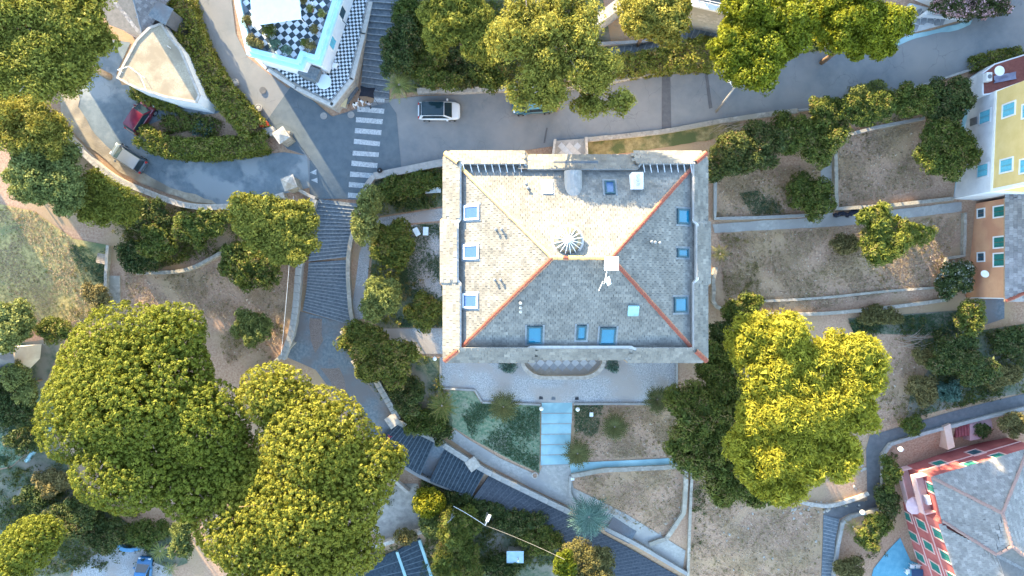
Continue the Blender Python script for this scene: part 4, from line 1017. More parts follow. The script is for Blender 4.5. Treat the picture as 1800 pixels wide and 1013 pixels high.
# ---------------------------------------------------------------- yellow house, east edge
M_yel=mat('yellow_render',(.62,.46,.19),(.68,.52,.24),scale=.9,rough=.85)
M_wbase=mat('white_plinth',(.60,.62,.65),(.68,.70,.72),scale=1.2,rough=.85,c3=(.52,.54,.57),scale3=.6)
def build_yellow():
    z0=-2.2; zs=3.2; S=Vector((44.6,9.0,0)); N=Vector((45.0,18.3,0)); NE=Vector((60,23.6,0)); SE=Vector((60,8.2,0))
    root=props(empty('yellow_house',(S.x,S.y,z0)),'yellow house with blue shutters and white ground floor','house'); O=Vector(root.location)
    pl=[(S.x,S.y),(SE.x,SE.y),(NE.x,NE.y),(N.x,N.y)]
    MB().prism(sub(pl,O),-.6,zs-z0).build('plinth_wall',M_wbase,root)
    up=off_poly(pl,.06); MB().prism(sub(up,O),zs-z0,10.6-z0).build('wall',M_yel,root)
    MB().prism(sub(off_poly(pl,-.05),O),zs-z0-.12,zs-z0+.12,bottom=True).build('string_course',M_white,root)
    for c in (S,N):
        pass
    # white corner band along the south end
    MB().box(.0,.45,-.02,.28,zs-z0+.12,10.6-z0).build('corner_band',M_white,root).location=(0,-.04,0)
    u=(N-S).normalized(); nrm=Vector((-1,0.04,0))
    def at(py,z):   # point of the west wall seen at that photo row
        y=(506.5-py)/FOC*(CAM_H-z); t=(y-S.y)/(N.y-S.y); return S.lerp(N,t)
    for py in (204,299): c=at(py,2.2); window(root,(c.x,c.y,1.9),u,nrm,1.15,1.45,M_blue_sh,M_wbase,O)
    for py in (193,291):
        for z in (5.0,7.5): c=at(py,z); window(root,(c.x+.06,c.y,z),u,nrm,1.1,1.5,M_blue_sh,M_white,O)
    c=at(215,0); g=MB().box(-.05,.05,-.35,.35,-.5,.5); 
    gr=MB()
    for k in range(7): gr.box(-.09,-.01,-.33+k*.1,-.28+k*.1,-.45,.45)
    gr.box(-.06,0,-.36,.36,-.5,.5,0); v=gr.build('vent_grille',M_lead,root); v.location=(c.x-O.x-.02,c.y-O.y,.3-O.z)
    # roof
    e=off_poly(pl,-.6); top=[((e[0][0]+e[3][0])/2+5,(e[0][1]+e[3][1])/2,13.2),((e[1][0]+e[2][0])/2-2,(e[1][1]+e[2][1])/2,13.2)]
    V=[(x,y,10.6) for x,y in e]+top
    MB().add([(a-O.x,b-O.y,c-O.z) for a,b,c in V],[(0,1,5,4),(1,2,5),(2,3,4,5),(3,0,4),(3,2,1,0)]).build('roof',M_under,root)
    # annex with red terrace on the road side
    a=[P(x,y,zs)[:2] for x,y in ((1712,205),(1728,128),(1748,112),(1850,78),(1850,125))]
    a=[(44.9,18.2),(P(1727,168,2.6)[0],P(1727,168,2.6)[1]),(P(1727,128,2.6)[0],P(1727,128,2.6)[1]),(P(1748,112,2.6)[0],P(1748,112,2.6)[1]),(P(1850,80,2.6)[0],P(1850,80,2.6)[1]),(59,23.3)]
    MB().prism(sub(a,O),-.6,2.6-z0).build('annex_wall',M_wbase,root)
    MB().prism(sub(off_poly(a,.12),O),2.6-z0,2.63-z0).build('terrace_floor',mat('red_terrace',(.14,.05,.045),(.20,.075,.065),scale=3,rough=.7),root)
    return root
build_yellow()

# ---------------------------------------------------------------- orange house
M_org=mat('orange_render',(.58,.30,.17),(.65,.36,.21),scale=1.0,rough=.85,c3=(.52,.25,.15),scale3=.5)
def build_orange():
    z0=-3.2; xw=47.0; yn=8.55; ys=-.95; zt=2.0
    root=props(empty('orange_house',(xw,ys,z0)),'orange house with grey slate roof and green shutters','house'); O=Vector(root.location)
    pl=[(xw,ys),(61,ys),(61,yn),(xw,yn)]
    MB().prism(sub(pl,O),-1.2,zt-z0).build('wall',M_org,root)
    MB().box(-.03,14.05,-.06,.0,.0,.001).build if False else None
    MB().box(-.05,14,-.09,.003,-.05,zt-z0-.02).build('white_end_wall',M_white,root)
    u=Vector((0,1,0)); nrm=Vector((-1,0,0))
    def yy(py,z): return (506.5-py)/FOC*(CAM_H-z)
    for py,z,s,h in ((375,-1.75,M_dark_sh,.95),(452,-1.75,M_dark_sh,.95)): window(root,(xw,yy(py,z),z),u,nrm,.75,h,s,M_white,O)
    for py,z in ((372,.85),(426,.85),(457,.85)): window(root,(xw,yy(py,z),z),u,nrm,.95 if py!=457 else 1.15,1.45,M_green_sh,M_white,O)
    ev=[(xw-.25,ys-.3,zt),(61.3,ys-.3,zt),(61.3,yn,zt),(xw-.25,yn,zt)]
    rg=[(54,ys+3.5,zt+2.3),(54,yn,zt+2.3)]
    for k,poly in enumerate(([ev[3],ev[0],rg[0],rg[1]],[ev[0],ev[1],rg[0]],[ev[1],ev[2],rg[1],rg[0]])):
        s=MB().add([(p[0]-O.x,p[1]-O.y,p[2]-O.z) for p in poly],[tuple(range(len(poly)))]).build('roof_slope',M_under,root)
        if k<2: slate_face(poly,'slates',s,M_slate_dark,w=.42,r=.34,seed=80+k,eave=Vector(poly[1])-Vector(poly[0]),origin=O)
    hip_tiles(Vector(ev[0])+Vector((0,0,.06)),Vector(rg[0])+Vector((0,0,.06)),root,M_hip,origin=O,seed=19)
    MB().tube([(-.3,-.35,zt-z0-.03),(-.3,yn-ys,zt-z0-.03)],.06,6).build('gutter',M_gutter,root)
    d=MB().lathe([(.02,0),(.2,.03),(.36,.1),(.38,.12)],(0,0,0),16).build('dish_antenna',M_frame,root); d.location=(-.35,yy(481,-.6)-ys,-.6-z0); d.rotation_euler=(R(20),R(-60),0)
build_orange()

# ---------------------------------------------------------------- pink house
M_pink=mat('pink_render',(.36,.105,.10),(.43,.14,.13),scale=.9,rough=.85,c3=(.32,.09,.09),scale3=.4)
M_pinkt=mat('pink_trim',(.60,.38,.36),(.66,.44,.41),scale=2,rough=.8)
def build_pink():
    ze=-2.0; z0=-10.6
    E1=P(1637,839,ze);E2=P(1806,789,ze);E3=P(1880,1040,ze);J1=P(1761,902,1.0);J2=P(1778,960,1.0);V1=P(1656,915,ze);J3=P(1751,975,.3);E4=P(1650,921,ze);C2=P(1704,1085,ze);J4=P(1790,1085,.3)
    root=props(empty('pink_house',(E1[0],E1[1],z0)),'pink three-storey house with green shutters and pale slate roof','house'); O=Vector(root.location)
    rf=[([E1,E2,J1],0),([E1,J1,J2,J3,V1],1),([E4,J3,J4,C2],2),([E2,E3,J2,J1],3),([J3,J2,E3,J4],4)]
    ev=[Vector(E2)-Vector(E1),Vector(V1)-Vector(E1),Vector(C2)-Vector(E4),Vector(E3)-Vector(E2),Vector((1,0,0))]
    for poly,k in rf:
        s=MB().add([(p[0]-O.x,p[1]-O.y,p[2]-O.z) for p in poly],[tuple(range(len(poly)))] if k!=1 else [(0,1,2),(0,2,3),(0,3,4)]).build('roof_slope',M_under,root)
        if k==1:
            slate_face([E1,J1,J3,V1],'slates',s,M_slate_pink,w=.4,r=.29,seed=90,eave=ev[1],origin=O,lift=.05); slate_face([J1,J2,J3],'slates',s,M_slate_pink,w=.4,r=.29,seed=91,eave=ev[1],origin=O,lift=.05)
        elif k<5: slate_face(poly,'slates',s,M_slate_pink,w=.4,r=.29,seed=92+k,eave=ev[k],origin=O)
    up=Vector((0,0,.08))
    M_hp=mat('pinkish_hip',(.24,.16,.14),(.32,.215,.185),scale=3,rough=.85)
    for a,b in ((E1,J1),(E2,J1),(J1,J2),(J2,J3),(V1,J3),(J2,E3)): hip_tiles(Vector(a)+up,Vector(b)+up,root,M_hp,origin=O,seed=3,step=.42)
    # walls: a little inside the eaves
    a=(Vector(V1)-Vector(E1)).normalized(); b=(Vector(E2)-Vector(E1)).normalized(); ins=.35
    W0=Vector(E1)+a*ins+b*ins; W1=Vector(E1)+b*11.5+a*ins; aa=(Vector(C2)-Vector(E4)).normalized()
    Wv=Vector(V1)+b*(ins); We=Vector(E4)+b*ins+a*.15; Wc=Vector(C2)+b*ins; Wf=Vector(E3)-b*.3
    pl=[W0,W1,Wf,Wc,We,Wv]
    MB().prism(sub([(p.x,p.y) for p in pl],O),-1,ze-z0+.0).build('wall',M_pink,root)
    # pale string courses
    sc=MB()
    for z in (-7.8,-4.9):
        for p,q in ((We,Wc),(W0,W1)):
            d=(q-p).normalized(); nn=Vector((-d.y,d.x,0)); nn=nn if nn.dot(Vector((-1,.3,0)))>0 else -nn
            c=(p+q)/2+nn*.03; sc.obox((c.x-O.x,c.y-O.y),(d.x,d.y),(nn.x,nn.y),z-z0-.05,z-z0+.05,(q-p).length/2,.05)
    sc.build('string_course',M_pinkt,root)
    def win(p,q,t,z,w=.95,h=1.4,s=M_green_sh):
        d=(q-p).normalized(); nn=Vector((-d.y,d.x,0)); nn=nn if nn.dot(Vector((-1,.3,0)))>0 else -nn
        c=p+d*t; window(root,(c.x,c.y,z),d,nn,w,h,s,M_pinkt,O)
    for z in (-9.2,-6.4,-3.5):
        for t in (1.6,4.0,6.4): win(We,Wc,t,z,1.0,1.6)
    win(W0,W1,2.6,-5.5,1.1,1.3); win(W0,W1,4.4,-3.1,1.1,1.3); win(W0,W1,7.4,-3.1,1.1,1.3); win(W0,W1,6.6,-5.5,1.1,1.5,M_dark_sh)
    win(W0,Wv,1.2,-3.1,.9,1.6); win(W0,Wv,2.6,-6.0,.9,1.6); 
    # two balconies on the west wall
    d=(Wv-W0).normalized(); nn=Vector((-1,0,0)); nn=(nn-d*nn.dot(d)).normalized()
    for z,k in ((-4.3,0),(-7.0,1)):
        c=W0+d*1.9+nn*.55; MB().obox((c.x-O.x,c.y-O.y),(d.x,d.y),(nn.x,nn.y),z-z0-.15,z-z0,2.0,.62).build('balcony_slab',M_pinkt,root)
        rl=MB(); c2=W0+d*1.9+nn*1.12; rl.obox((c2.x-O.x,c2.y-O.y),(d.x,d.y),(nn.x,nn.y),z-z0+.002,z-z0+.75,2.0,.045)
        for s in (-1,1):
            c3=W0+d*(1.9+s*1.93)+nn*.5; rl.obox((c3.x-O.x,c3.y-O.y),(d.x,d.y),(nn.x,nn.y),z-z0+.002,z-z0+.85,.06,.54)
        rl.build('balcony_parapet',M_pinkt,root)
    ac=W0+d*2.6+nn*.35; MB().obox((ac.x-O.x,ac.y-O.y),(d.x,d.y),(nn.x,nn.y),-4.3-z0+.002,-3.6-z0,.45,.2).build('air_conditioner',M_frame,root)
    p=Vector(P(1753,885,-.2)); 
    sk=MB().box(-.4,.4,-.5,.5,-.25,.25).build('roof_window',M_frame,root); sk.location=p-O; sk.rotation_euler=(R(18),R(0),R(15))
    return root
M_slate_pink=tint_mat('pale_slate',[(.18,.175,.17),(.24,.232,.222),(.31,.298,.285)],rough=.8,bump=1)
build_pink()
# entrance court of the pink house: steps and a gate block above it
def build_pink_entry():
    p=G(1690,775); root=props(empty('entrance_walkway',p),'pink paved walkway with red steps above the pink house','walkway'); O=Vector(p)
    z=-5.6
    def poly(l): return sub([P(x,y,z)[:2] for x,y in l],O)
    MB().prism(poly([(1705,745),(1742,735),(1745,752),(1722,772),(1705,775)]),-2.5-.0,z-O.z).build('landing',mat('pink_paving',(.34,.20,.21),(.40,.25,.26),scale=2,rough=.8),root)
    for k in range(5):
        MB().prism(poly([(1684+k*4.3,752-k*1.3),(1688.3+k*4.3,750.7-k*1.3),(1690+k*4.3,770-k*1.3),(1685.7+k*4.3,771.3-k*1.3)]),-2.5,z-O.z-.45+.09*k).build('step',mat('red_step',(.20,.05,.06),(.26,.075,.08),scale=3,rough=.7),root)
    MB().prism(poly([(1657,750),(1668,744),(1676,785),(1664,790)]),-2.5,z-O.z+.25).build('side_wall',mat('apricot_wall',(.55,.38,.30),(.6,.43,.35),scale=2,rough=.85),root)
build_pink_entry()

# ---------------------------------------------------------------- house corner at the top edge, with a glazed terrace
def build_top_house():
    z=7.0; a=[P(x,y,z)[:2] for x,y in ((1196,-60),(1214,8),(1298,27),(1312,8),(1322,-60))]
    root=props(empty('terrace_house',(a[1][0],a[1][1],3)),'stone-walled house corner with pale railed terrace at the top edge','house'); O=Vector(root.location)
    MB().prism(sub(a,O),-1.5,z-3).build('wall',M_stone,root)
    MB().prism(sub(off_poly(a,-.18),O),z-3,z-3+.25,bottom=True).build('terrace_edge',M_villa,root)
    MB().prism(sub(off_poly(a,.35),O),z-3+.25,z-3+.3).build('terrace_floor',M_lead,root)
    rl=MB(); pts=[(p[0]-O.x,p[1]-O.y) for p in off_poly(a,.1)]
    for h in (.75,1.2): rl.tube([(x,y,z-3+h) for x,y in pts],.03,5)
    for x,y in dens(pts,1.2): rl.tube([(x,y,z-3+.25),(x,y,z-3+1.2)],.03,5)
    rl.build('railing',M_frame,root)
    gl=MB().prism(sub(off_poly(a,.9),O),z-3+.3,z-3+.9).build('glass_roof',M_glassd,root)
    MB().prism(sub(off_poly(a,.8),O),z-3+.28,z-3+.36).build('glass_kerb',M_blueband,root)
build_top_house()
def build_white_parapet():
    z=2.6; root=props(empty('white_parapet',G(1650,15)),'white triangular parapet corner beside the pink oleander','parapet'); O=Vector(root.location)
    q=[P(x,y,z)[:2] for x,y in ((1628,22),(1655,5),(1690,-10),(1712,28))]
    MB().prism(sub(q,O),-.6,z-O.z-.6).build('parapet_base',M_villa,root)
    q2=[P(x,y,z)[:2] for x,y in ((1624,23),(1650,4),(1612,-20),(1602,-20),(1640,4),(1618,22))]
    MB().prism(sub([P(x,y,z)[:2] for x,y in ((1622,24),(1630,24),(1660,4),(1650,4))],O),-.6,z-O.z).build('parapet_rail',M_white,root)
    MB().prism(sub([P(x,y,z)[:2] for x,y in ((1650,4),(1660,4),(1620,-12),(1605,-12))],O),-.6,z-O.z).build('parapet_rail',M_white,root)
build_white_parapet()
def build_shed():
    p=G(905,968); root=props(empty('shed',p),'small shed with blue-grey sheet roof among dark shrubs','shed'); O=Vector(p)
    MB().box(-.75,.75,-.55,.55,-.3,1.7).build('wall',M_stone,root)
    rf=MB().add([(-.9,-.7,1.75),(.95,-.7,1.75),(.95,.7,2.0),(-.9,.7,2.0),(-.9,-.7,1.8),(.95,-.7,1.8),(.95,.7,2.05),(-.9,.7,2.05)],[(3,2,1,0),(4,5,6,7),(0,1,5,4),(1,2,6,5),(2,3,7,6),(3,0,4,7)]).build('roof',mat('blue_sheet',(.28,.42,.50),(.34,.48,.56),scale=2,rough=.5),root)
    MB().lathe([(.08,1.6),(.08,2.7),(.14,2.7),(.12,2.82)],(.35,-.1,0),8).build('flue',M_frame,root)
build_shed()
def build_corner_house():
    z=0.5; root=props(empty('cottage',G(12,640)),'small house corner with sunlit pale roof at the left edge','house'); O=Vector(root.location)
    A=P(-60,612,z);B_=P(22,607,z);C=P(26,640,z-.9);D=P(-20,680,z-.9);E=P(-60,690,z-.9);F=P(-5,628,z+.6);H=P(-60,640,z+.6)
    def f(l,nm,m): return MB().add([(p[0]-O.x,p[1]-O.y,p[2]-O.z) for p in l],[tuple(range(len(l)))]).build(nm,m,root)
    f([A,B_,F,H],'roof_slope',M_lstone); f([B_,C,F],'roof_slope',M_slate_dark); f([F,C,D,E,H],'roof_slope',M_under)
    MB().prism(sub(off_poly([A[:2],B_[:2],C[:2],D[:2],E[:2]],.25),O),-.8,z-.95-O.z).build('wall',M_stucco,root)
build_corner_house()

# ---------------------------------------------------------------- added house-shaped sun blockers, unseen, sized to shade the lower street
def u_box(u0,u1,v0,v1): # u across the sun direction, v towards the sun
    ud=Vector((.88,.475)).normalized(); vd=Vector((-.475,.88)).normalized()
    return [tuple(ud*u+vd*v) for u,v in ((u0,v0),(u1,v0),(u1,v1),(u0,v1))]
def sun_blocker(u0,u1,v0,v1,h,label,m):
    q=u_box(u0,u1,v0,v1); c=(sum(p[0] for p in q)/4,sum(p[1] for p in q)/4); z=Tz(*c)
    root=props(empty('sun_blocker',(c[0],c[1],z)),label,'house','unseen sun blockers added for the shade'); O=Vector(root.location)
    MB().prism(sub(q,O),-3,h-z-.8).build('wall',m,root)
    e=sub(q,O); mid=[((e[0][0]+e[3][0])/2,(e[0][1]+e[3][1])/2),((e[1][0]+e[2][0])/2,(e[1][1]+e[2][1])/2)]
    t=.25; r0=(mid[0][0]*(1-t)+mid[1][0]*t,mid[0][1]*(1-t)+mid[1][1]*t); r1=(mid[1][0]*(1-t)+mid[0][0]*t,mid[1][1]*(1-t)+mid[0][1]*t)
    V=[(x,y,h-z-.8) for x,y in e]+[(*r0,h-z+1.0),(*r1,h-z+1.0)]
    MB().add(V,[(0,1,5,4),(1,2,5),(2,3,4,5),(3,0,4)]).build('roof',M_under,root)
for u0,u1,v0,v1,h,lb,m in (
    (-75,-42.0,50,60,5.0,'unseen sun blocker added at the far western end',M_stucco),
    (-37.2,-31.2,50,60,5.0,'narrow ochre sun blocker added out of view',M_yel),
    (-28.2,-24.2,50,60,6.0,'narrow pale sun blocker added out of view',M_stucco),
    (-18.5,-15.2,46,56,12.5,'tall narrow sun blocker added out of view',M_org),
    (-9.0,4.5,40,52,15.0,'tall broad sun blocker added above the white villa',M_stucco),
    (5.5,20,33,42,7.2,'low wide sun blocker added above the road trees',M_wbase),
    (20.3,38.3,25,33,6.4,'long low sun blocker added above the road',M_stucco),
    (38.6,45.75,15,27,17,'slim tall sun blocker added past the oleander corner',M_yel),
    (46.0,85,15,27,17,'big sun blocker added past the oleander corner',M_org)):
    sun_blocker(u0,u1,v0,v1,h,lb,m)

# ================================================================== VEGETATION
L_pine  = tint_mat('pine_needles',[(.11,.122,.016),(.18,.19,.023),(.255,.25,.034)],rough=.6,translucent=.35)
L_green = tint_mat('leaf_green',[(.048,.070,.016),(.092,.118,.024),(.15,.168,.032),(.19,.14,.06)],rough=.55,translucent=.25)
L_dark  = tint_mat('leaf_dark',[(.031,.050,.016),(.058,.081,.023),(.10,.12,.034),(.15,.11,.055)],rough=.5,translucent=.2)
L_olive = tint_mat('leaf_olive',[(.10,.12,.035),(.175,.195,.055),(.26,.275,.085)],rough=.6,translucent=.25)
L_yell  = tint_mat('leaf_yellow',[(.085,.10,.008),(.16,.172,.012),(.25,.255,.020)],rough=.5,translucent=.3)
L_wattle= tint_mat('leaf_wattle',[(.18,.178,.02),(.31,.29,.03),(.44,.39,.045)],rough=.6,translucent=.38)
L_teal  = tint_mat('leaf_blue_green',[(.045,.09,.065),(.085,.15,.115),(.15,.22,.17)],rough=.5,translucent=.2)
L_brown = tint_mat('leaf_brown',[(.10,.09,.035),(.16,.14,.05),(.24,.20,.08)],rough=.7,translucent=.2)
L_flower= tint_mat('oleander',[(.03,.05,.015),(.05,.07,.02),(.09,.09,.04),(.55,.32,.33),(.62,.42,.42)],rough=.6,translucent=.2)
L_blossom=tint_mat('white_blossom_leaf',[(.04,.06,.02),(.07,.09,.03),(.10,.12,.04),(.5,.5,.45)],rough=.6,translucent=.2)
L_gold  = tint_mat('leaf_gold',[(.125,.13,.022),(.22,.215,.036),(.33,.305,.06)],rough=.6,translucent=.3)
L_hedge = tint_mat('leaf_hedge',[(.065,.085,.016),(.125,.15,.025),(.21,.225,.04),(.24,.19,.07)],rough=.5,translucent=.25)
L_cyc   = tint_mat('leaf_cycad',[(.045,.050,.016),(.085,.088,.028),(.135,.13,.042)],rough=.5,translucent=.1)
L_dry   = tint_mat('dry_grass',[(.28,.205,.125),(.40,.31,.20),(.52,.42,.28)],rough=.9,translucent=.2)
L_grass = tint_mat('green_grass',[(.045,.095,.05),(.075,.135,.07),(.15,.18,.09)],rough=.8,translucent=.2)

STY={ # clump radius, leaf length, leaf width ratio, leaves per clump, clump spacing (m2), outward bias, vertical squash, shell depth
 'pine':   dict(cr=(.20,.36),ls=.145,ar=.8,n=36,sp=.05,bias=2.6,depth=.07,lump=.34,mind=.31,shell=.6),
 'leaf':   dict(cr=(.24,.46),ls=.145,ar=.7,n=26,sp=.17,bias=1.3,depth=.22,lump=.22),
 'big':    dict(cr=(.28,.56),ls=.19,ar=.66,n=30,sp=.21,bias=1.3,depth=.24,lump=.26),
 'feather':dict(cr=(.32,.62),ls=.26,ar=.28,n=40,sp=.26,bias=1.1,depth=.24,lump=.26),
 'sparse': dict(cr=(.30,.62),ls=.17,ar=.5,n=26,sp=.30,bias=.6,depth=.55,lump=.35),
 'tight':  dict(cr=(.20,.34),ls=.13,ar=.65,n=20,sp=.085,bias=1.0,depth=.10,lump=.10),
 'bamboo': dict(cr=(.35,.60),ls=.34,ar=.16,n=34,sp=.22,bias=.5,depth=.35,lump=.3),
}
def unit(v): return v/np.maximum(1e-9,np.linalg.norm(v,axis=1,keepdims=True))
def leaves(C, Rc, N, per, ls, ar, bias, rng, tintc, shell=.55):
    """C clump centres, Rc radii, N outward dirs -> leaf quads"""
    k=len(C)*per
    c=np.repeat(C,per,0); r=np.repeat(Rc,per)[:,None]; n=np.repeat(N,per,0)
    d=unit(rng.normal(size=(k,3))+n*.75)
    p=c+d*r*(shell+(1-shell)*rng.random((k,1))**.5)*np.array([1,1,.85])
    nn=unit(d*bias+rng.normal(size=(k,3))*.75)
    t=unit(np.cross(nn,rng.normal(size=(k,3)))); b=np.cross(nn,t)
    s=ls*(.65+.7*rng.random((k,1)))
    q=p-t*s*.42; a0=q+b*s*ar*.55; a1=q-b*s*ar*.55; a2=p+t*s*.62
    V=np.stack([a0,a1,a2],1).reshape(-1,3)
    tt=np.clip(np.repeat(tintc,per)+rng.normal(0,.16,k),0,1)
    return V,tt
def lobes_clumps(lobes, st, rng, low=-.35):
    C=[];Rr=[];Nn=[]
    for (x,y,z,rx,ry,rz) in lobes:
        area=4*math.pi*((rx*ry)**1.6/3+(rx*rz)**1.6/3+(ry*rz)**1.6/3)**(1/1.6)
        m=int(area/st['sp'])+6
        d=unit(rng.normal(size=(m,3))); d=d[d[:,2]>(-.15 if st.get('mind') else low)]
        # lumpy surface: sum of a few random directional bumps
        bump=np.zeros(len(d))
        for _ in range(9):
            q=unit(rng.normal(size=(1,3)))[0]; bump+=np.maximum(0,d@q-.62)/.38*rng.uniform(-.9,1)
        f=1-st['depth']*rng.random(len(d))**2+st['lump']*bump*.6
        p=np.stack([x+d[:,0]*rx*f,y+d[:,1]*ry*f,z+d[:,2]*rz*f],1)
        n=unit(d/np.array([rx,ry,rz]))
        keep=np.ones(len(p),bool)
        for (X,Y,Z,RX,RY,RZ) in lobes:
            if (X,Y,Z)==(x,y,z): continue
            e=((p[:,0]-X)/RX)**2+((p[:,1]-Y)/RY)**2+((p[:,2]-Z)/RZ)**2; keep&=~(e<.5)
        C.append(p[keep]);Nn.append(n[keep]); Rr.append(rng.uniform(*st['cr'],keep.sum()))
    C=np.concatenate(C);Rr=np.concatenate(Rr);Nn=np.concatenate(Nn)
    if st.get('mind'):
        o=rng.permutation(len(C)); C,Rr,Nn=C[o],Rr[o],Nn[o]; ok=np.zeros(len(C),bool); cell={}; md=st['mind']
        for i,p in enumerate(C):
            q=tuple((p//md).astype(int)); hit=False
            for a in (-1,0,1):
                for b in (-1,0,1):
                    for c in (-1,0,1):
                        for j in cell.get((q[0]+a,q[1]+b,q[2]+c),()):
                            if ((C[j]-p)**2).sum()<md*md: hit=True
            if not hit: ok[i]=True; cell.setdefault(q,[]).append(i)
        C,Rr,Nn=C[ok],Rr[ok],Nn[ok]
    return C,Rr,Nn
TRI=0
def crown_mesh(lobes, style, m, seed, scale=1.0, dens_=1.0):
    global TRI
    rng=np.random.default_rng(seed); st=dict(STY[style]); st['sp']=st['sp']*scale*scale/dens_
    if 'mind' in st: st['mind']*=scale
    C,Rc,N=lobes_clumps(lobes,st,rng); Rc=Rc*scale
    tc=np.clip(rng.beta(2,2,len(C)),0,1)
    V,t=leaves(C,Rc,N,st['n'],st['ls']*scale,st['ar'],st['bias'],rng,tc,st.get('shell',.55))
    # inner leaves close most of the gaps
    Ci=[];
    for (x,y,z,rx,ry,rz) in lobes:
        k=int(4*math.pi*rx*ry/ (.26*scale*scale if style=='pine' else st['sp']*2.2))+4; d=unit(rng.normal(size=(k,3)))*(rng.random((k,1))**.4)*(.86 if style=='pine' else .8)
        Ci.append(np.array([x,y,z])+d*np.array([rx,ry,rz]))
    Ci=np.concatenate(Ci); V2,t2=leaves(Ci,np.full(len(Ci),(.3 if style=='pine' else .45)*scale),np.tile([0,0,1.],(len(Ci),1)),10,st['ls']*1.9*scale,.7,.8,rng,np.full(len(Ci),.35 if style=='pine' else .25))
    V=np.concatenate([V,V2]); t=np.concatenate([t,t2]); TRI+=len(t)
    return V,t
def tree(name,label,cat,spec,style,m,top,trunk_r=.16,seed=0,group=None,scale=1.0,bark=None,dens_=1.0,squash=.8,zlow=None,limbs=True,rel=True):
    """spec: photo lobes (px,py,r_px[,ry_px[,dz]]) ; top: height of crown top above its ground"""
    px=sum(s[0] for s in spec)/len(spec); py=sum(s[1] for s in spec)/len(spec)
    g=G(px,py); zc=g[2]+top*.62
    for _ in range(3):
        x,y,_z=P(px,py,zc); gz=Tz(x,y); zc=gz+top*.62
    root=props(empty(name,(x,y,gz)),label,cat,group)
    ml=[]
    for s in spec:
        r=s[2]; ry=s[3] if len(s)>3 and s[3] else r; dz=s[4] if len(s)>4 else 0
        k=(CAM_H-(gz+top*.7))/FOC; rx_=r*k; ry_=ry*k
        rz=min(rx_,ry_)*squash; rz=min(rz,top*.45)
        zz=gz+top-rz+dz
        X,Y,_=P(s[0],s[1],zz+rz*.3)
        ml.append((X-x,Y-y,zz-gz,rx_*.93,ry_*.93,rz))
    if style not in ('pine','tight'):
        q=random.Random(seed+7); sl_=[]
        for (lx,ly,lz,a,b,c) in ml:
            sl_.append((lx,ly,lz-c*.12,a*.74,b*.74,c*.76))
            n_=max(5,min(13,int(a*b*2.2)+4))
            for i in range(n_):
                an=i*2.399+q.uniform(-.3,.3); f=q.uniform(.35,1.0); h=q.uniform(.05,.75)
                rr_=q.uniform(.22,.46)
                sl_.append((lx+math.cos(an)*a*f,ly+math.sin(an)*b*f,lz+c*h*math.sqrt(max(.05,1-f*f*.9)),a*rr_,b*rr_,min(c,max(a,b))*rr_*q.uniform(.8,1.15)))
        fl=sl_
    else: fl=ml
    V,t=crown_mesh(fl,style,m,seed,scale,dens_)
    link(bpy.data.objects.new('crown',fast_mesh('crown',V,3,m,t)),root)
    bark=bark or M_bark; rr=random.Random(seed)
    zl=min(l[2] for l in ml); mb=MB()
    fork=(rr.uniform(-.2,.2)*trunk_r*4,rr.uniform(-.2,.2)*trunk_r*4,max(.25*top,zl-.4*top if zl>.45*top else .3*top))
    mb.tube([(0,0,-.4),(fork[0]*.4,fork[1]*.4,fork[2]*.5),fork],[trunk_r*1.25,trunk_r*1.02,trunk_r*.85],8)
    for l in ml:
        e=(l[0],l[1],l[2]+l[5]*.25); md=((fork[0]+e[0])/2+rr.uniform(-.3,.3)*trunk_r*5,(fork[1]+e[1])/2+rr.uniform(-.3,.3)*trunk_r*5,fork[2]+(e[2]-fork[2])*.62)
        mb.tube([fork,md,e],[trunk_r*.7,trunk_r*.45,trunk_r*.2],6)
        if limbs:
            for q in range(4):
                a=rr.uniform(0,6.28); f=rr.uniform(.5,.9)
                mb.tube([md if q%2 else e,(e[0]+math.cos(a)*l[3]*f,e[1]+math.sin(a)*l[4]*f,e[2]+l[5]*rr.uniform(-.1,.5))],[trunk_r*.28,trunk_r*.08],5)
    mb.build('trunk',bark,root,smooth=True)
    return root
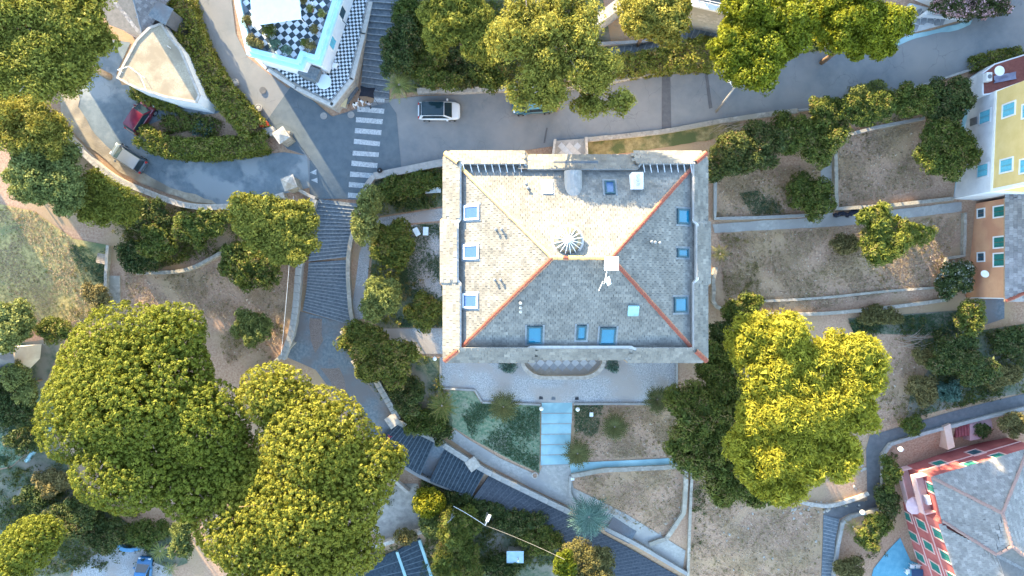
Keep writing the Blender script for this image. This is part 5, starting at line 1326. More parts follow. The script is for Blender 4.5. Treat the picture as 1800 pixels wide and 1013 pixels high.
def hedge(name,label,pxs,w,h,m,style='tight',seed=0,scale=1.15,top_only=False,cat='hedge',widths=None):
    pts=dens([G(*p)[:2] for p in curve_px(pxs,4)],.7)
    rng=np.random.default_rng(seed); st=dict(STY[style])
    root=props(empty(name,(pts[0][0],pts[0][1],Tz(*pts[0]))),label,cat); O=np.array(root.location)
    C=[];N=[]
    L=sum(math.dist(a,b) for a,b in zip(pts[:-1],pts[1:]))
    z=T([p[0] for p in pts],[p[1] for p in pts])
    for i in range(len(pts)-1):
        a,b=np.array(pts[i]),np.array(pts[i+1]); d=b-a; l=np.linalg.norm(d); d/=l; nn=np.array([-d[1],d[0]])
        ww=w if widths is None else np.interp(i/(len(pts)-1),np.linspace(0,1,len(widths)),widths)
        k=int(l*(ww+2*h)/(st['sp']*scale**2)*2.4)+2
        s=rng.random(k)*(ww+2*h); t=rng.random(k)*l
        for si,ti in zip(s,t):
            if si<h: o,zz,n=-ww/2,si,(-nn[0],-nn[1],.35)
            elif si<h+ww: o,zz,n=si-h-ww/2,h*(1+.06*math.sin(i*.9+o*0 if False else i*.9)),(0,0,1)
            else: o,zz,n=ww/2,si-h-ww,(nn[0],nn[1],.35)
            o+=rng.normal(0,.08); c=a+d*ti+nn*o
            C.append((c[0],c[1],z[i]+zz+rng.normal(0,.09)-.15)); N.append(n)
    C=np.array(C)-O;N=unit(np.array(N,float)); Rc=rng.uniform(*st['cr'],len(C))*scale
    V,t=leaves(C,Rc,N,st['n'],st['ls']*scale,st['ar'],st['bias'],rng,np.clip(rng.beta(2,2,len(C)),0,1))
    global TRI; TRI+=len(t)
    link(bpy.data.objects.new('foliage',fast_mesh('foliage',V,3,m,t)),root)
    stems=MB(); rr=random.Random(seed)
    for p,zz in list(zip(pts,z))[::2]: stems.tube([(p[0]-O[0],p[1]-O[1],zz-O[2]-.2),(p[0]-O[0]+rr.uniform(-.1,.1),p[1]-O[1],zz-O[2]+h*.8)],[.05,.02],5)
    stems.build('stems',M_bark,root)
    return root
def palm(name,label,px,py,r_px,h,m,nf=22,seed=0,droop=.5,cat='palm',width=.16,pairs=12,inner=None,trunk=.16,group=None,up=.35):
    g=G(px,py); 
    for _ in range(2):
        x,y,_=P(px,py,g[2]+h); g=(x,y,Tz(x,y))
    r=r_px*(CAM_H-g[2]-h)/FOC
    root=props(empty(name,g),label,cat,group); rr=random.Random(seed)
    mb=MB().tube([(0,0,-.3),(0,0,h*.5),(0,0,h)],[trunk*1.2,trunk,trunk*.9],9)
    mb.lathe([(trunk*1.3,h-.15),(trunk*1.5,h),(trunk*.6,h+.18)],(0,0,0),9); mb.build('trunk',M_pbark,root)
    for k in range(nf):
        lay=k/nf; a=k*2.399+rr.uniform(-.12,.12); rl=r*(1.0-.45*lay)*rr.uniform(.9,1.08); el=up+lay*.9
        V=[];Tt=[]
        n=pairs; pts=[]
        for i in range(n+1):
            s=i/n; rad=rl*s*math.cos(el*.6*(1-s*.3)); zz=h+.08+rl*(math.sin(el)*s-droop*s*s); pts.append(Vector((math.cos(a)*rad,math.sin(a)*rad,zz)))
        side=Vector((-math.sin(a),math.cos(a),0))
        for i in range(n):
            p,q=pts[i],pts[i+1]; wl=width*r*2.2*math.sin(math.pi*min(.98,.12+.86*(i+.5)/n))**.7*.5
            for sg in (-1,1):
                tip=q+(q-p)*.9+side*sg*wl-Vector((0,0,wl*.35)); V+= [tuple(p),tuple(p.lerp(q,.55)),tuple(tip),tuple(tip)]; Tt.append(min(1,max(0,rr.gauss(.5,.2))))
            w2=.02; V+=[tuple(p-side*w2),tuple(p+side*w2),tuple(q+side*w2),tuple(q-side*w2)]; Tt.append(.9)
        # triangles as degenerate quads are avoided: split leaflet quads into a kite
        A=np.array(V).reshape(-1,4,3)
        d=np.linalg.norm(A[:,2]-A[:,3],axis=1)<1e-6; A[d,3]=(A[d,0]*.35+A[d,2]*.65)+np.array([0,0,.012])
        link(bpy.data.objects.new('frond',fast_mesh('frond',A.reshape(-1,3),4,m,Tt)),root)
    return root

# ---- the tall sunlit trees
tree('umbrella_pine','huge umbrella pine with dense domed crown over the garden','tree',
     [(235,700,150,150,0),(300,590,70,58,-1.2),(190,640,80,75,-1),(345,740,80,80,-.8),(225,830,95,80,-1.3),(150,720,85,95,-1.5),(330,850,80,70,-2.6),(395,790,50,85,-2.8)],'pine',L_pine,16,.4,seed=1,squash=.55,scale=1.12)
tree('umbrella_pine','second umbrella pine with elongated crown beside the stepped lane','tree',
     [(480,695,70,55,-1.0),(545,775,105,95,0),(540,880,130,110,-.3),(625,830,70,85,-1.2),(440,930,100,85,-1.6),(590,965,85,60,-2),(690,808,24,32,-3.5),(500,1000,110,60,-2),(430,850,55,85,-2.4)],'pine',L_pine,16.5,.4,seed=2,squash=.6,scale=1.12)
tree('wattle_tree','big bright yellow-green feathery tree in the right-hand gardens','tree',
     [(1362,605,66,58,-.3),(1488,640,70,56,-.6),(1405,690,84,80,0),(1348,780,62,62,-1.0),(1432,790,66,62,-1),(1500,728,36,38,-1.8),(1370,845,46,34,-2.6)],'feather',L_wattle,19,.32,seed=3,squash=.75,scale=1.25,dens_=1.3)
tree('wattle_tree','darker feathery tree leaning against the big bright wattle','tree',
     [(1228,722,46,46,0),(1232,785,56,54,-.6),(1290,840,52,42,-1.2),(1335,868,38,24,-1.6),(1262,640,30,40,-1.5),(1280,700,38,60,-.6)],'feather',L_green,9.5,.22,seed=4,squash=.75,scale=1.2,dens_=1.3)
tree('stone_pine','lofty pine with bare branches in the top left corner','tree',
     [(50,50,85,75,0),(135,30,58,50,-1),(62,125,62,50,-.8),(118,118,50,45,-1.6),(165,70,36,36,-2.2),(10,100,50,50,-.5)],'sparse',L_gold,14,.3,seed=5,squash=.6,scale=1.15,bark=M_pbark,dens_=1.5)
tree('olive_tree','tall loose grey-green tree overhanging the dark parked car','tree',
     [(930,45,62,60,0),(1000,100,68,58,-.3),(952,138,48,40,-1.2),(962,172,30,22,-2.4),(912,168,20,18,-2.2),(1045,135,42,38,-1.8),(1000,20,50,45,-.5),(1090,178,22,16,-2.5),(1035,185,26,24,-2.8)],'sparse',L_gold,18.5,.3,seed=6,squash=1.0,scale=1.0,bark=M_pbark,dens_=.95)
tree('broadleaf_tree','light green tree above the white car','tree',[(800,25,55,45,0),(845,65,42,40,-.6),(770,60,30,30,-1.5)],'feather',L_gold,9,.2,seed=7,scale=1.0,dens_=1.2)
tree('ivy_tree','yellow leafy tree overhanging the road beside the lamp','tree',[(1325,45,62,55,0),(1330,105,58,42,-.8),(1385,25,45,45,-.4),(1290,80,34,34,-1.2),(1390,70,30,32,-1.5)],'big',L_yell,14,.22,seed=8,squash=1.7,scale=1.0,dens_=1.3)
tree('ivy_tree','yellow leafy tree between the road and the crazy paving','tree',[(1490,15,58,48,0),(1535,50,42,38,-.8),(1475,55,36,34,-1),(1568,35,32,30,-.3),(1550,85,20,14,-2.6),(1508,84,16,14,-2.6)],'big',L_yell,13.5,.2,seed=9,squash=1.7,scale=1.0,dens_=1.3)
tree('broadleaf_tree','bushy light green tree next to the curved beige wall','tree',[(1150,15,52,42,0),(1165,45,40,26,-.8),(1120,40,28,26,-1)],'big',L_gold,10.5,.16,seed=10,squash=1.7,dens_=1.2)
# ---- west side
W=[ # name,label,spec,style,material,top,scale
 ('broadleaf_tree','pale green tree beside the sunny verge at the left edge',[(40,215,58,50),(85,235,36,34,-.5)],'sparse',L_gold,8,1.0),
 ('broadleaf_tree','dense green tree under the looping lane wall',[(75,300,62,48),(105,330,48,40,-.4)],'big',L_olive,7.5,1.0),
 ('olive_tree','silvery olive tree by the bend of the lane',[(165,345,52,38),(205,365,42,32,-.4)],'sparse',L_gold,6,.9),
 ('broadleaf_tree','dark tree at the left edge below the corner pine',[(15,170,40,32)],'big',L_dark,6,1.0),
 ('broadleaf_tree','small green tree at the left edge above the lawn',[(42,335,28,22)],'big',L_olive,3,1.0),
 ('shrub','first leafy shrub below the lane wall, next to the olive',[(238,448,36,30)],'leaf',L_dark,3,1.0),
 ('shrub','bright topped shrub between two dark ones below the lane wall',[(278,430,30,30)],'big',L_green,4,1.0),
 ('shrub','long lit shrub near the lane bend pillar',[(340,405,38,26),(370,395,26,22)],'big',L_green,4.2,1.0),
 ('shrub','dark shrub right under the lane wall',[(260,380,34,24)],'big',L_dark,3,1.0),
 ('magnolia_tree','big glossy tree with yellow-lit crown beside the stone stairs',[(470,390,62,50),(505,430,42,40,-.5),(440,370,42,34,-.4),(520,385,30,32,-.8)],'big',L_gold,8,1.0),
 ('broadleaf_tree','dark round tree below the glossy magnolia',[(445,462,50,40)],'big',L_green,4.5,1.0),
 ('citrus_tree','small citrus tree on the bare earth garden',[(443,576,30,32)],'big',L_olive,3.4,.9),
 ('broadleaf_tree','green tree at the left edge below the lawn',[(20,570,42,34),(5,590,30,28)],'big',L_olive,6,1.0),
 ('shrub','rounded ivy bush between the lawn and the big pine',[(95,580,34,22)],'leaf',L_green,2.6,1.0),
 ('shrub','sunny bush at the corner of the left lawn',[(168,520,22,22)],'leaf',L_brown,2.4,1.0),
 ('broadleaf_tree','small lit tree by the cottage corner',[(25,660,24,24),(48,690,18,20,-.6)],'leaf',L_olive,5,1.0),
 ('broadleaf_tree','dark spreading tree at the left edge beside shaded grass',[(15,715,48,38)],'leaf',L_dark,4.5,1.0),
 ('stone_pine','bright round pine in the bottom left corner',[(45,960,52,48),(75,940,30,30,-.4),(15,1000,40,36,-.5)],'pine',L_pine,12,1.0),
 ('shrub','dark bush between bottom corner pine and gravel court',[(125,912,42,34)],'leaf',L_dark,3,1.0),
 ('shrub','dark green shrub above the curved blue wall',[(178,945,42,28)],'leaf',L_dark,2.6,1.0),
 ('shrub','low shrub behind the curved blue wall',[(255,935,42,20)],'leaf',L_green,2.2,1.0),
 ('cypress','slender yellow-lit conifer squeezed between the two pines',[(318,955,18,34),(325,925,14,18)],'leaf',L_olive,9,1.0),
 ('shrub','tangled dark shrub left of the big pine, lower one',[(90,850,30,24)],'leaf',L_brown,2,1.0),
 ('shrub','small dark shrub above the corner pine',[(60,880,30,20)],'leaf',L_dark,1.8,1.0),
 ('shrub','round shrub left of the slanting pale wall',[(45,770,30,24)],'leaf',L_dark,2,1.0),
 # around the stone stairs and west garden
 ('cypress','tall clipped conifer at the stairs beside zebra crossing',[(640,392,22,40),(650,352,20,26)],'tight',L_olive,4.6,1.2),
 ('shrub','leafy bush west of the two white loungers',[(690,432,38,38)],'big',L_green,2.8,.95),
 ('citrus_tree','citrus tree with bright top in the shady bed',[(668,525,34,34),(680,510,22,20)],'big',L_olive,4.6,.95),
 ('shrub','bright bush by the corner of the wide gravel path',[(747,545,27,30)],'big',L_green,2.6,.95),
 ('laurel','dark laurel beside the foot of the stone stairs',[(640,603,42,32)],'big',L_green,3.6,.95),
 ('laurel','rounded laurel overhanging the landing wall',[(683,640,46,38)],'big',L_green,3.8,.95),
 ('laurel','dark laurel between landing wall and palm',[(715,690,36,34)],'leaf',L_dark,3,1.0),
 ('laurel','low dark laurel just above the curved stairs',[(742,742,34,24)],'leaf',L_green,2.4,1.0),
 ('shrub','round shrub under the star-shaped palm',[(772,755,24,22)],'leaf',L_dark,1.8,1.0),
 ('shrub','weedy bush along the shaded junction wall',[(700,330,38,22),(745,318,34,16)],'leaf',L_green,1.6,1.0),
 ('shrub','low green bush next to the white garden bench',[(715,352,36,14)],'leaf',L_dark,1.1,1.0),
 # planted bank above the road
 ('laurel','dark rounded tree beside the broad stone stairs',[(695,95,28,38),(712,60,26,30)],'leaf',L_dark,5,1.0),
 ('laurel','grey-green bush behind the white car',[(745,105,42,38),(765,140,38,18)],'leaf',L_green,4.2,1.0),
 ('laurel','dark hedge-like bush above road wall, centre of the bank',[(805,120,42,34)],'leaf',L_dark,3.5,1.0),
 ('laurel','dark bush left of the loose grey-green tree',[(855,120,32,36)],'leaf',L_green,4,1.0),
 ('shrub','dark low tree on the bank at the top edge',[(735,30,34,36)],'leaf',L_green,4,1.0),
 ('shrub','shaded bush between the two yellow trees',[(1435,45,28,36)],'leaf',L_dark,4,1.0),
 # east gardens
 ('laurel','dark spreading tree at the house corner and dry bank',[(1315,265,58,42),(1275,280,32,34,-.4),(1345,245,36,30,-.3)],'leaf',L_dark,5.2,1.05),
 ('laurel','second dark tree in the row below the road',[(1385,240,38,36)],'leaf',L_green,4.8,1.05),
 ('laurel','third dark tree in the row, beside the short path',[(1440,240,42,46)],'leaf',L_green,4.6,1.05),
 ('laurel','small lit bush below the road wall',[(1452,192,30,24)],'leaf',L_green,4,1.0),
 ('laurel','broad dark tree below the road wall, middle of the row',[(1515,195,42,26),(1550,185,30,26)],'leaf',L_green,4.2,1.0),
 ('laurel','dark tree below the road wall near the yellow house',[(1600,180,38,32)],'leaf',L_green,4.4,1.0),
 ('laurel','last dark tree of the row next to the yellow house',[(1660,180,42,36),(1685,160,24,24)],'leaf',L_dark,4.2,1.0),
 ('broadleaf_tree','big round dark tree against the yellow house',[(1672,272,48,44),(1660,235,30,26,-.5)],'leaf',L_green,5.5,1.05),
 ('citrus_tree','round dark tree in the corner of the small dry garden',[(1427,346,38,36)],'leaf',L_green,3.8,1.05),
 ('conifer','forked green conifer in the long dry garden',[(1565,420,46,42),(1540,385,26,24),(1615,410,26,16,-.6),(1530,425,20,24,-.8)],'feather',L_hedge,6,1.0),
 ('shrub','small olive bush left of the forked conifer',[(1485,430,22,18)],'leaf',L_brown,1.8,1.0),
 ('blossom_shrub','white flowering bush against the orange house',[(1682,490,30,30)],'big',L_blossom,2.8,.9),
 ('shrub','upright green bush below the white flowering bush',[(1708,560,20,30)],'leaf',L_green,3.2,1.0),
 ('shrub','dry brown bush under the long garden wall',[(1550,556,34,14)],'leaf',L_brown,1.2,1.0),
 ('laurel','dark bush between house corner and feathery trees',[(1295,550,28,30),(1320,530,18,16)],'leaf',L_green,3.6,1.0),
 ('laurel','dark olive bush by the house eave corner',[(1268,600,24,36)],'leaf',L_dark,3.5,1.0),
 ('broadleaf_tree','dark shady tree on the weedy slope',[(1690,630,48,34),(1715,650,34,26)],'leaf',L_dark,4.2,1.05),
 ('shrub','smaller leafy bush left of the shady slope tree',[(1632,630,22,16)],'leaf',L_brown,1.8,1.0),
 ('shrub','brown-leaved bush above the lane bend',[(1625,685,24,24)],'leaf',L_brown,2,1.0),
 ('agave_shrub','blue-green bush beside the brown-leaved one',[(1665,690,24,18)],'big',L_teal,1.2,.9),
 ('shrub','long low bush above the dark lane at right edge',[(1755,660,40,22)],'leaf',L_brown,1.8,1.0),
 ('shrub','dark tangle at the right edge under the yard',[(1780,600,38,26)],'leaf',L_dark,2.2,1.0),
 ('shrub','rounded bush overhanging the lane corner',[(1604,750,17,16)],'leaf',L_green,1.6,1.0),
 ('shrub','clipped round bush beside the red steps',[(1785,745,26,22)],'leaf',L_brown,2.4,1.0),
 ('shrub','dark hedge bush between lane kerb and pink house, upper',[(1565,830,15,32)],'leaf',L_green,2.2,1.0),
 ('shrub','dark bush beside the pink house corner, middle',[(1562,880,22,26)],'leaf',L_dark,2.4,1.0),
 ('shrub','tall dark bush at the pink house patio',[(1545,922,26,22),(1526,950,22,20)],'leaf',L_green,3,1.0),
 ('shrub','yellow-tinged bush at the bottom by the narrow stairs',[(1490,1000,28,18)],'leaf',L_brown,1.8,1.0),
 ('shrub','small pot-green bush next to the pink walkway',[(1727,758,14,10)],'leaf',L_dark,1.2,.8),
 # bottom centre
 ('topiary','upper golden-green round bush beside the stone yard',[(752,885,28,24)],'tight',L_yell,3.0,1.2),
 ('topiary','lower golden-green round bush on the yard wall',[(765,922,27,25)],'tight',L_olive,3.0,1.2),
 ('topiary','half-hidden golden bush under the yard wall',[(712,945,20,12)],'tight',L_brown,2.0,1.1),
 ('bamboo','tall feathery green bamboo clump at the bottom edge',[(800,930,36,40),(805,985,42,36)],'bamboo',L_green,5,1.0),
 ('shrub','dark green bank shrub under the lamp post',[(800,880,34,18),(850,895,36,14)],'leaf',L_dark,1.8,1.0),
 ('shrub','dark shrub along the sloping lane, near the shed',[(915,915,38,20)],'leaf',L_dark,2.2,1.0),
 ('shrub','tangled shrub right of the small shed',[(955,950,36,26)],'leaf',L_green,2.4,1.0),
 ('shrub','dark shrub below the shed at the bottom edge',[(880,1000,40,22)],'leaf',L_dark,2.2,1.0),
 ('broadleaf_tree','round olive-green tree at the bottom edge by the lane',[(1035,990,48,34)],'leaf',L_brown,5.5,1.0),
 ('broadleaf_tree','bright yellow small tree beside the round olive one',[(992,992,18,24)],'leaf',L_yell,7,1.0),
]
for i,(nm,lb,sp,sty,m,top,sc) in enumerate(W):
    cat={'shrub':'shrub','laurel':'shrub','topiary':'shrub','blossom_shrub':'shrub','agave_shrub':'shrub','bamboo':'bamboo','cypress':'tree','conifer':'tree'}.get(nm,'tree')
    tree(nm,lb,cat,sp,sty,m,top,max(.05,top*.022),seed=100+i,scale=sc,limbs=top>4.5,dens_=1.25)
tree('oleander','pink flowering oleander spilling over the white parapet','shrub',[(1700,2,58,28),(1740,5,32,24),(1665,8,30,18)],'leaf',L_flower,2.6,.1,seed=300,dens_=1.3)
# ---- spiky round plants below the terrace
for i,(px,py,r,lb) in enumerate(((885,715,27,'round spiky plant on the lawn under the terrace'),(1155,702,25,'spiky dark plant at the terrace corner by the feathery tree'),(1080,750,25,'lone spiky plant in the middle of the dry bed'),(1015,797,25,'spiky plant hugging the lower garden steps'),(1180,705,16,'small spiky plant behind the terrace corner one'))):
    palm('cycad',lb,px,py,r*1.15,.9,L_dark if i in (1,4) else L_cyc,nf=80,seed=20+i,droop=.5,cat='shrub',width=.20,pairs=7,trunk=.2,up=.55)
palm('palm','star-shaped palm among dark laurels west of the lawn',777,713,32,2.6,L_green,nf=36,seed=31,droop=.35,width=.15)
palm('palm','shaggy palm beside the zebra crossing above the road',702,150,36,3.4,L_olive,nf=30,seed=32,droop=.6,width=.14)
palm('palm','small palm with brown fronds inside the lane corner',1498,925,21,1.6,L_brown,nf=26,seed=33,droop=.35,width=.12)
palm('palm','small dark palm at the house side strip',1265,447,22,1.8,L_dark,nf=18,seed=34,droop=.5,width=.16)
palm('fan_palm','large pale blue-green fan palm over the footpath',1035,908,42,3.4,L_teal,nf=80,seed=35,droop=.45,width=.20,pairs=9)
palm('yucca','pale spiky yucca beside the gravel court',283,968,22,1.5,L_olive,nf=30,seed=36,droop=.3,width=.08)
palm('yucca','smaller yucca at the edge of the gravel court',300,1000,16,1.2,L_olive,nf=24,seed=37,droop=.3,width=.08)
# ---- clipped hedges
hedge('hedge','long clipped hedge between villa road and garage',[(322,0),(340,60),(365,120),(400,170),(440,215),(462,238)],2.0,1.9,L_hedge,seed=40,widths=[2.2,2.3,2.2,2.0,2.0,1.8],scale=1.35)
hedge('hedge','curved clipped hedge along the looping lane',[(255,238),(290,258),(350,266),(420,262),(478,252)],1.5,1.5,L_hedge,seed=41,scale=1.3)
hedge('hedge','dark hedge strip hugging the garage wall',[(238,160),(280,180),(325,186)],1.0,1.0,L_hedge,seed=42,scale=1.2)
hedge('hedge','broad clipped hedge between stepped ramp and road wall',[(1078,122),(1130,118),(1185,108),(1230,100),(1255,105)],1.9,1.6,L_hedge,seed=43,scale=1.3,widths=[1.6,1.6,2.0,2.6,2.2])
hedge('hedge','ivy strip on the road wall above the yellow house',[(1700,118),(1740,105),(1790,98)],.8,.9,L_green,seed=44,scale=1.2)
hedge('hedge','ivy tuft on road wall above the shaded trees',[(1495,166),(1525,158),(1552,150)],.7,.6,L_olive,seed=45,scale=1.1)
hedge('flower_border','leafy flower border in front of the garage',[(290,222),(330,214),(365,222),(385,232)],1.1,.6,L_green,'leaf',seed=46,cat='flower bed')
hedge('flower_border','blue-green flower clump inside the hedge loop',[(345,222),(372,232)],.9,.5,L_teal,'leaf',seed=47,cat='flower bed')
hedge('ivy_bank','ivy covered bank along the lower edge of the curved stairs',[(740,850),(800,880),(850,900),(930,930)],1.6,.5,L_dark,'leaf',seed=48,cat='ivy')
hedge('fern_border','green ferns beside the rounded patio, western side',[(880,640),(905,648)],.7,.4,L_teal,'leaf',seed=49,cat='ferns',scale=.8)
hedge('fern_border','green ferns beside the rounded patio, eastern side',[(1068,640),(1085,646)],.7,.4,L_teal,'leaf',seed=50,cat='ferns',scale=.8)
hedge('hedge','weedy hedge along the house garden road wall',[(672,325),(720,318),(770,305)],1.0,.8,L_green,'leaf',seed=51,scale=.9)

# ---- low undergrowth that ties the shrubs together
def undergrowth(label,polys,m,count,seed,hmax=.7,scale=1.0):
    rng=np.random.default_rng(seed); ws=[ground_poly(p) for p in polys]
    ar=[abs(sum(w[i][0]*w[(i+1)%len(w)][1]-w[(i+1)%len(w)][0]*w[i][1] for i in range(len(w))))/2 for w in ws]; C=[]
    for w,a in zip(ws,ar):
        n=int(count*a/sum(ar)*1.8); x=rng.uniform(min(p[0] for p in w),max(p[0] for p in w),n); y=rng.uniform(min(p[1] for p in w),max(p[1] for p in w),n)
        pat=np.sin(x*.9+2*np.sin(y*.6+seed))+np.sin(y*1.0+2*np.sin(x*.7+seed)); k=inside(w,x,y)&(pat+rng.normal(0,.7,n)>.1)
        C.append(np.column_stack([x[k],y[k],T(x[k],y[k])+.05+rng.random(k.sum())**2*hmax]))
    C=np.concatenate(C); st=STY['leaf']
    V,t=leaves(C,rng.uniform(.16,.42,len(C))*scale,np.tile([0,0,1.],(len(C),1)),20,.14*scale,.65,1.0,rng,np.clip(rng.beta(2,2,len(C)),0,1))
    global TRI; TRI+=len(t)
    return props(link(bpy.data.objects.new('undergrowth',fast_mesh('undergrowth',V,3,m,t))),label,kind='stuff')
undergrowth('dark low undergrowth between shrubs and walls',[[(200,365),(420,370),(530,420),(520,470),(420,440),(250,475),(205,430)],[(640,345),(785,295),(785,360),(668,378)],[(650,410),(705,400),(705,575),(645,560)],[(620,590),(775,630),(790,690),(800,755),(740,772),(690,720),(640,660)],[(690,10),(900,0),(1060,70),(880,155),(700,160)],[(1250,255),(1460,215),(1700,150),(1700,180),(1470,250),(1290,310)],[(60,220),(110,240),(200,330),(250,400),(180,410),(60,330)]],L_green,3600,71,.8)
undergrowth('tangled undergrowth on the weedy slopes',[[(1600,610),(1800,570),(1800,690),(1640,725),(1600,745),(1640,650)],[(740,870),(850,895),(960,945),(1050,1000),(740,1013)],[(0,660),(60,700),(60,800),(250,910),(300,1000),(160,1000),(0,1013)],[(1555,790),(1575,800),(1575,960),(1500,1013),(1480,1000),(1540,930)],[(1490,560),(1700,548),(1690,592),(1500,590)],[(1215,830),(1240,850),(1235,960),(1212,1000)]],L_dark,3200,72,.6)
undergrowth('brownish dry scrub around the garden edges',[[(1260,410),(1330,420),(1340,540),(1275,540)],[(1300,330),(1400,320),(1380,378),(1310,380)],[(1500,590),(1640,600),(1600,740),(1540,760)],[(130,470),(190,470),(190,560),(120,565)],[(380,580),(500,560),(500,625),(400,650)],[(700,500),(780,480),(780,575),(700,575)]],L_brown,900,73,.25,.7)
undergrowth('leafy ground cover around the pines',[[(0,620),(70,600),(60,690),(110,790),(140,870),(330,930),(300,990),(200,950),(130,1000),(0,1013),(0,850),(90,770),(60,690),(0,720)],[(540,900),(700,960),(620,1013),(400,1013)],[(660,860),(700,850),(690,900),(650,940)]],L_dark,2600,77,.5,.9)
# ---- grass and weeds nobody could count
def grass(name,label,polys,m,count,h,seed):
    rng=np.random.default_rng(seed); P3=[]
    areas=[]
    for pl in polys:
        w=ground_poly(pl); areas.append((w,abs(sum(w[i][0]*w[(i+1)%len(w)][1]-w[(i+1)%len(w)][0]*w[i][1] for i in range(len(w))))/2))
    tot=sum(a for _,a in areas)
    for w,a in areas:
        n=int(count*a/tot*2.2); xs=rng.uniform(min(p[0] for p in w),max(p[0] for p in w),n); ys=rng.uniform(min(p[1] for p in w),max(p[1] for p in w),n)
        # patches: keep where a slow wave pattern is high
        pat=np.sin(xs*1.1+np.sin(ys*.7)*2)+np.sin(ys*1.3+np.sin(xs*.9)*2)+rng.normal(0,.8,n)
        k=inside(w,xs,ys)&(pat>-.2); P3.append(np.stack([xs[k],ys[k]],1))
    p=np.concatenate(P3); z=T(p[:,0],p[:,1])+.05
    c=np.column_stack([p,z]); k=len(c); B_=5
    c=np.repeat(c,B_,0)+np.column_stack([rng.normal(0,.05,(k*B_,2)),np.zeros(k*B_)])
    a=rng.random(k*B_)*6.283; hh=h*(.5+rng.random(k*B_)); ln=hh*rng.uniform(.2,1.3,k*B_)
    side=np.column_stack([-np.sin(a),np.cos(a),np.zeros(k*B_)])*(.012+.02*rng.random((k*B_,1))); tip=np.column_stack([np.cos(a)*ln,np.sin(a)*ln,hh])
    V=np.stack([c-side,c+side,c+tip],1).reshape(-1,3)
    t=np.clip(np.repeat(rng.beta(2,2,k),B_)+rng.normal(0,.1,k*B_),0,1)
    global TRI; TRI+=len(t)
    o=link(bpy.data.objects.new(name,fast_mesh(name,V,3,m,t))); props(o,label,kind='stuff'); return o
dry=[[(1256,300),(1440,290),(1440,378),(1256,386)],[(1470,245),(1620,215),(1640,330),(1470,365)],[(1262,412),(1480,400),(1690,378),(1650,500),(1420,548),(1275,540)],[(1008,715),(1188,715),(1190,800),(1010,808)],[(1006,838),(1200,822),(1198,900),(1160,945),(1060,895)],[(1220,830),(1330,900),(1520,880),(1440,900),(1440,1013),(1215,1013)],[(220,480),(400,470),(500,500),(500,600),(400,640),(390,560),(220,540)],[(1500,700),(1620,600),(1600,740),(1530,760),(1500,850)],[(0,360),(60,372),(130,420),(186,556),(0,600)]]
grass('dry_grass','dry straw-coloured grass over the brown garden beds',dry,L_dry,30000,.10,60)
grn=[[(795,690),(846,710),(948,715),(946,828),(900,808),(830,770)],[(120,430),(192,437),(188,500),(150,500)],[(0,740),(60,700),(90,760),(0,820)],[(705,400),(780,394),(780,575),(700,575)],[(1490,562),(1690,548),(1690,588),(1500,585)],[(1010,712),(1060,712),(1050,760),(1010,780)],[(1300,340),(1380,330),(1370,375),(1320,378)]]
grass('grass','short green grass in lawns and beds',grn,L_grass,20000,.11,61)
wd=[[(1600,600),(1800,570),(1800,690),(1640,725),(1600,740),(1640,640)],[(760,860),(960,940),(1040,990),(740,1013)],[(640,345),(785,295),(785,360),(668,378)],[(30,820),(250,900),(160,1000),(0,1013)],[(200,360),(420,365),(420,440),(240,480)],[(690,10),(900,0),(1070,80),(880,155),(700,160)]]
grass('weeds','tangled weeds on the shady banks',wd,L_green,20000,.22,62)

undergrowth('small scattered weeds over the dry garden plots',dry,L_green,1500,74,.06,.42)
undergrowth('small withered tufts over the dry garden plots',dry,L_brown,2600,75,.05,.40)
def pebbles(label,polys,count,seed):
    rng=np.random.default_rng(seed); ws=[ground_poly(p) for p in polys]; ar=[abs(sum(w[i][0]*w[(i+1)%len(w)][1]-w[(i+1)%len(w)][0]*w[i][1] for i in range(len(w))))/2 for w in ws]; V=[];Tt=[]
    base=np.array([[1,0,-.3],[-.5,.87,-.3],[-.5,-.87,-.3],[0,0,.7]]); F=((0,1,3),(1,2,3),(2,0,3))
    for w,a in zip(ws,ar):
        n=int(count*a/sum(ar)*1.6); x=rng.uniform(min(p[0] for p in w),max(p[0] for p in w),n); y=rng.uniform(min(p[1] for p in w),max(p[1] for p in w),n); k=inside(w,x,y); x,y=x[k],y[k]; z=T(x,y)+.03
        s=rng.gamma(2,.022,len(x))+.02; a_=rng.random(len(x))*6.28
        for i in range(len(x)):
            c,s_=math.cos(a_[i]),math.sin(a_[i]); q=base*s[i]; q=np.column_stack([q[:,0]*c-q[:,1]*s_+x[i],q[:,0]*s_+q[:,1]*c+y[i],q[:,2]+z[i]]); t=rng.random()
            for f in F: V+= [q[f[0]],q[f[1]],q[f[2]]]; Tt.append(t)
    return props(link(bpy.data.objects.new('pebbles',fast_mesh('pebbles',np.array(V),3,tint_mat('pebble',[(.24,.165,.12),(.42,.33,.25),(.56,.48,.39)],rough=.9),Tt))),label,kind='stuff')
pebbles('fine pebbles and clods over the dry garden plots',dry,9000,76)

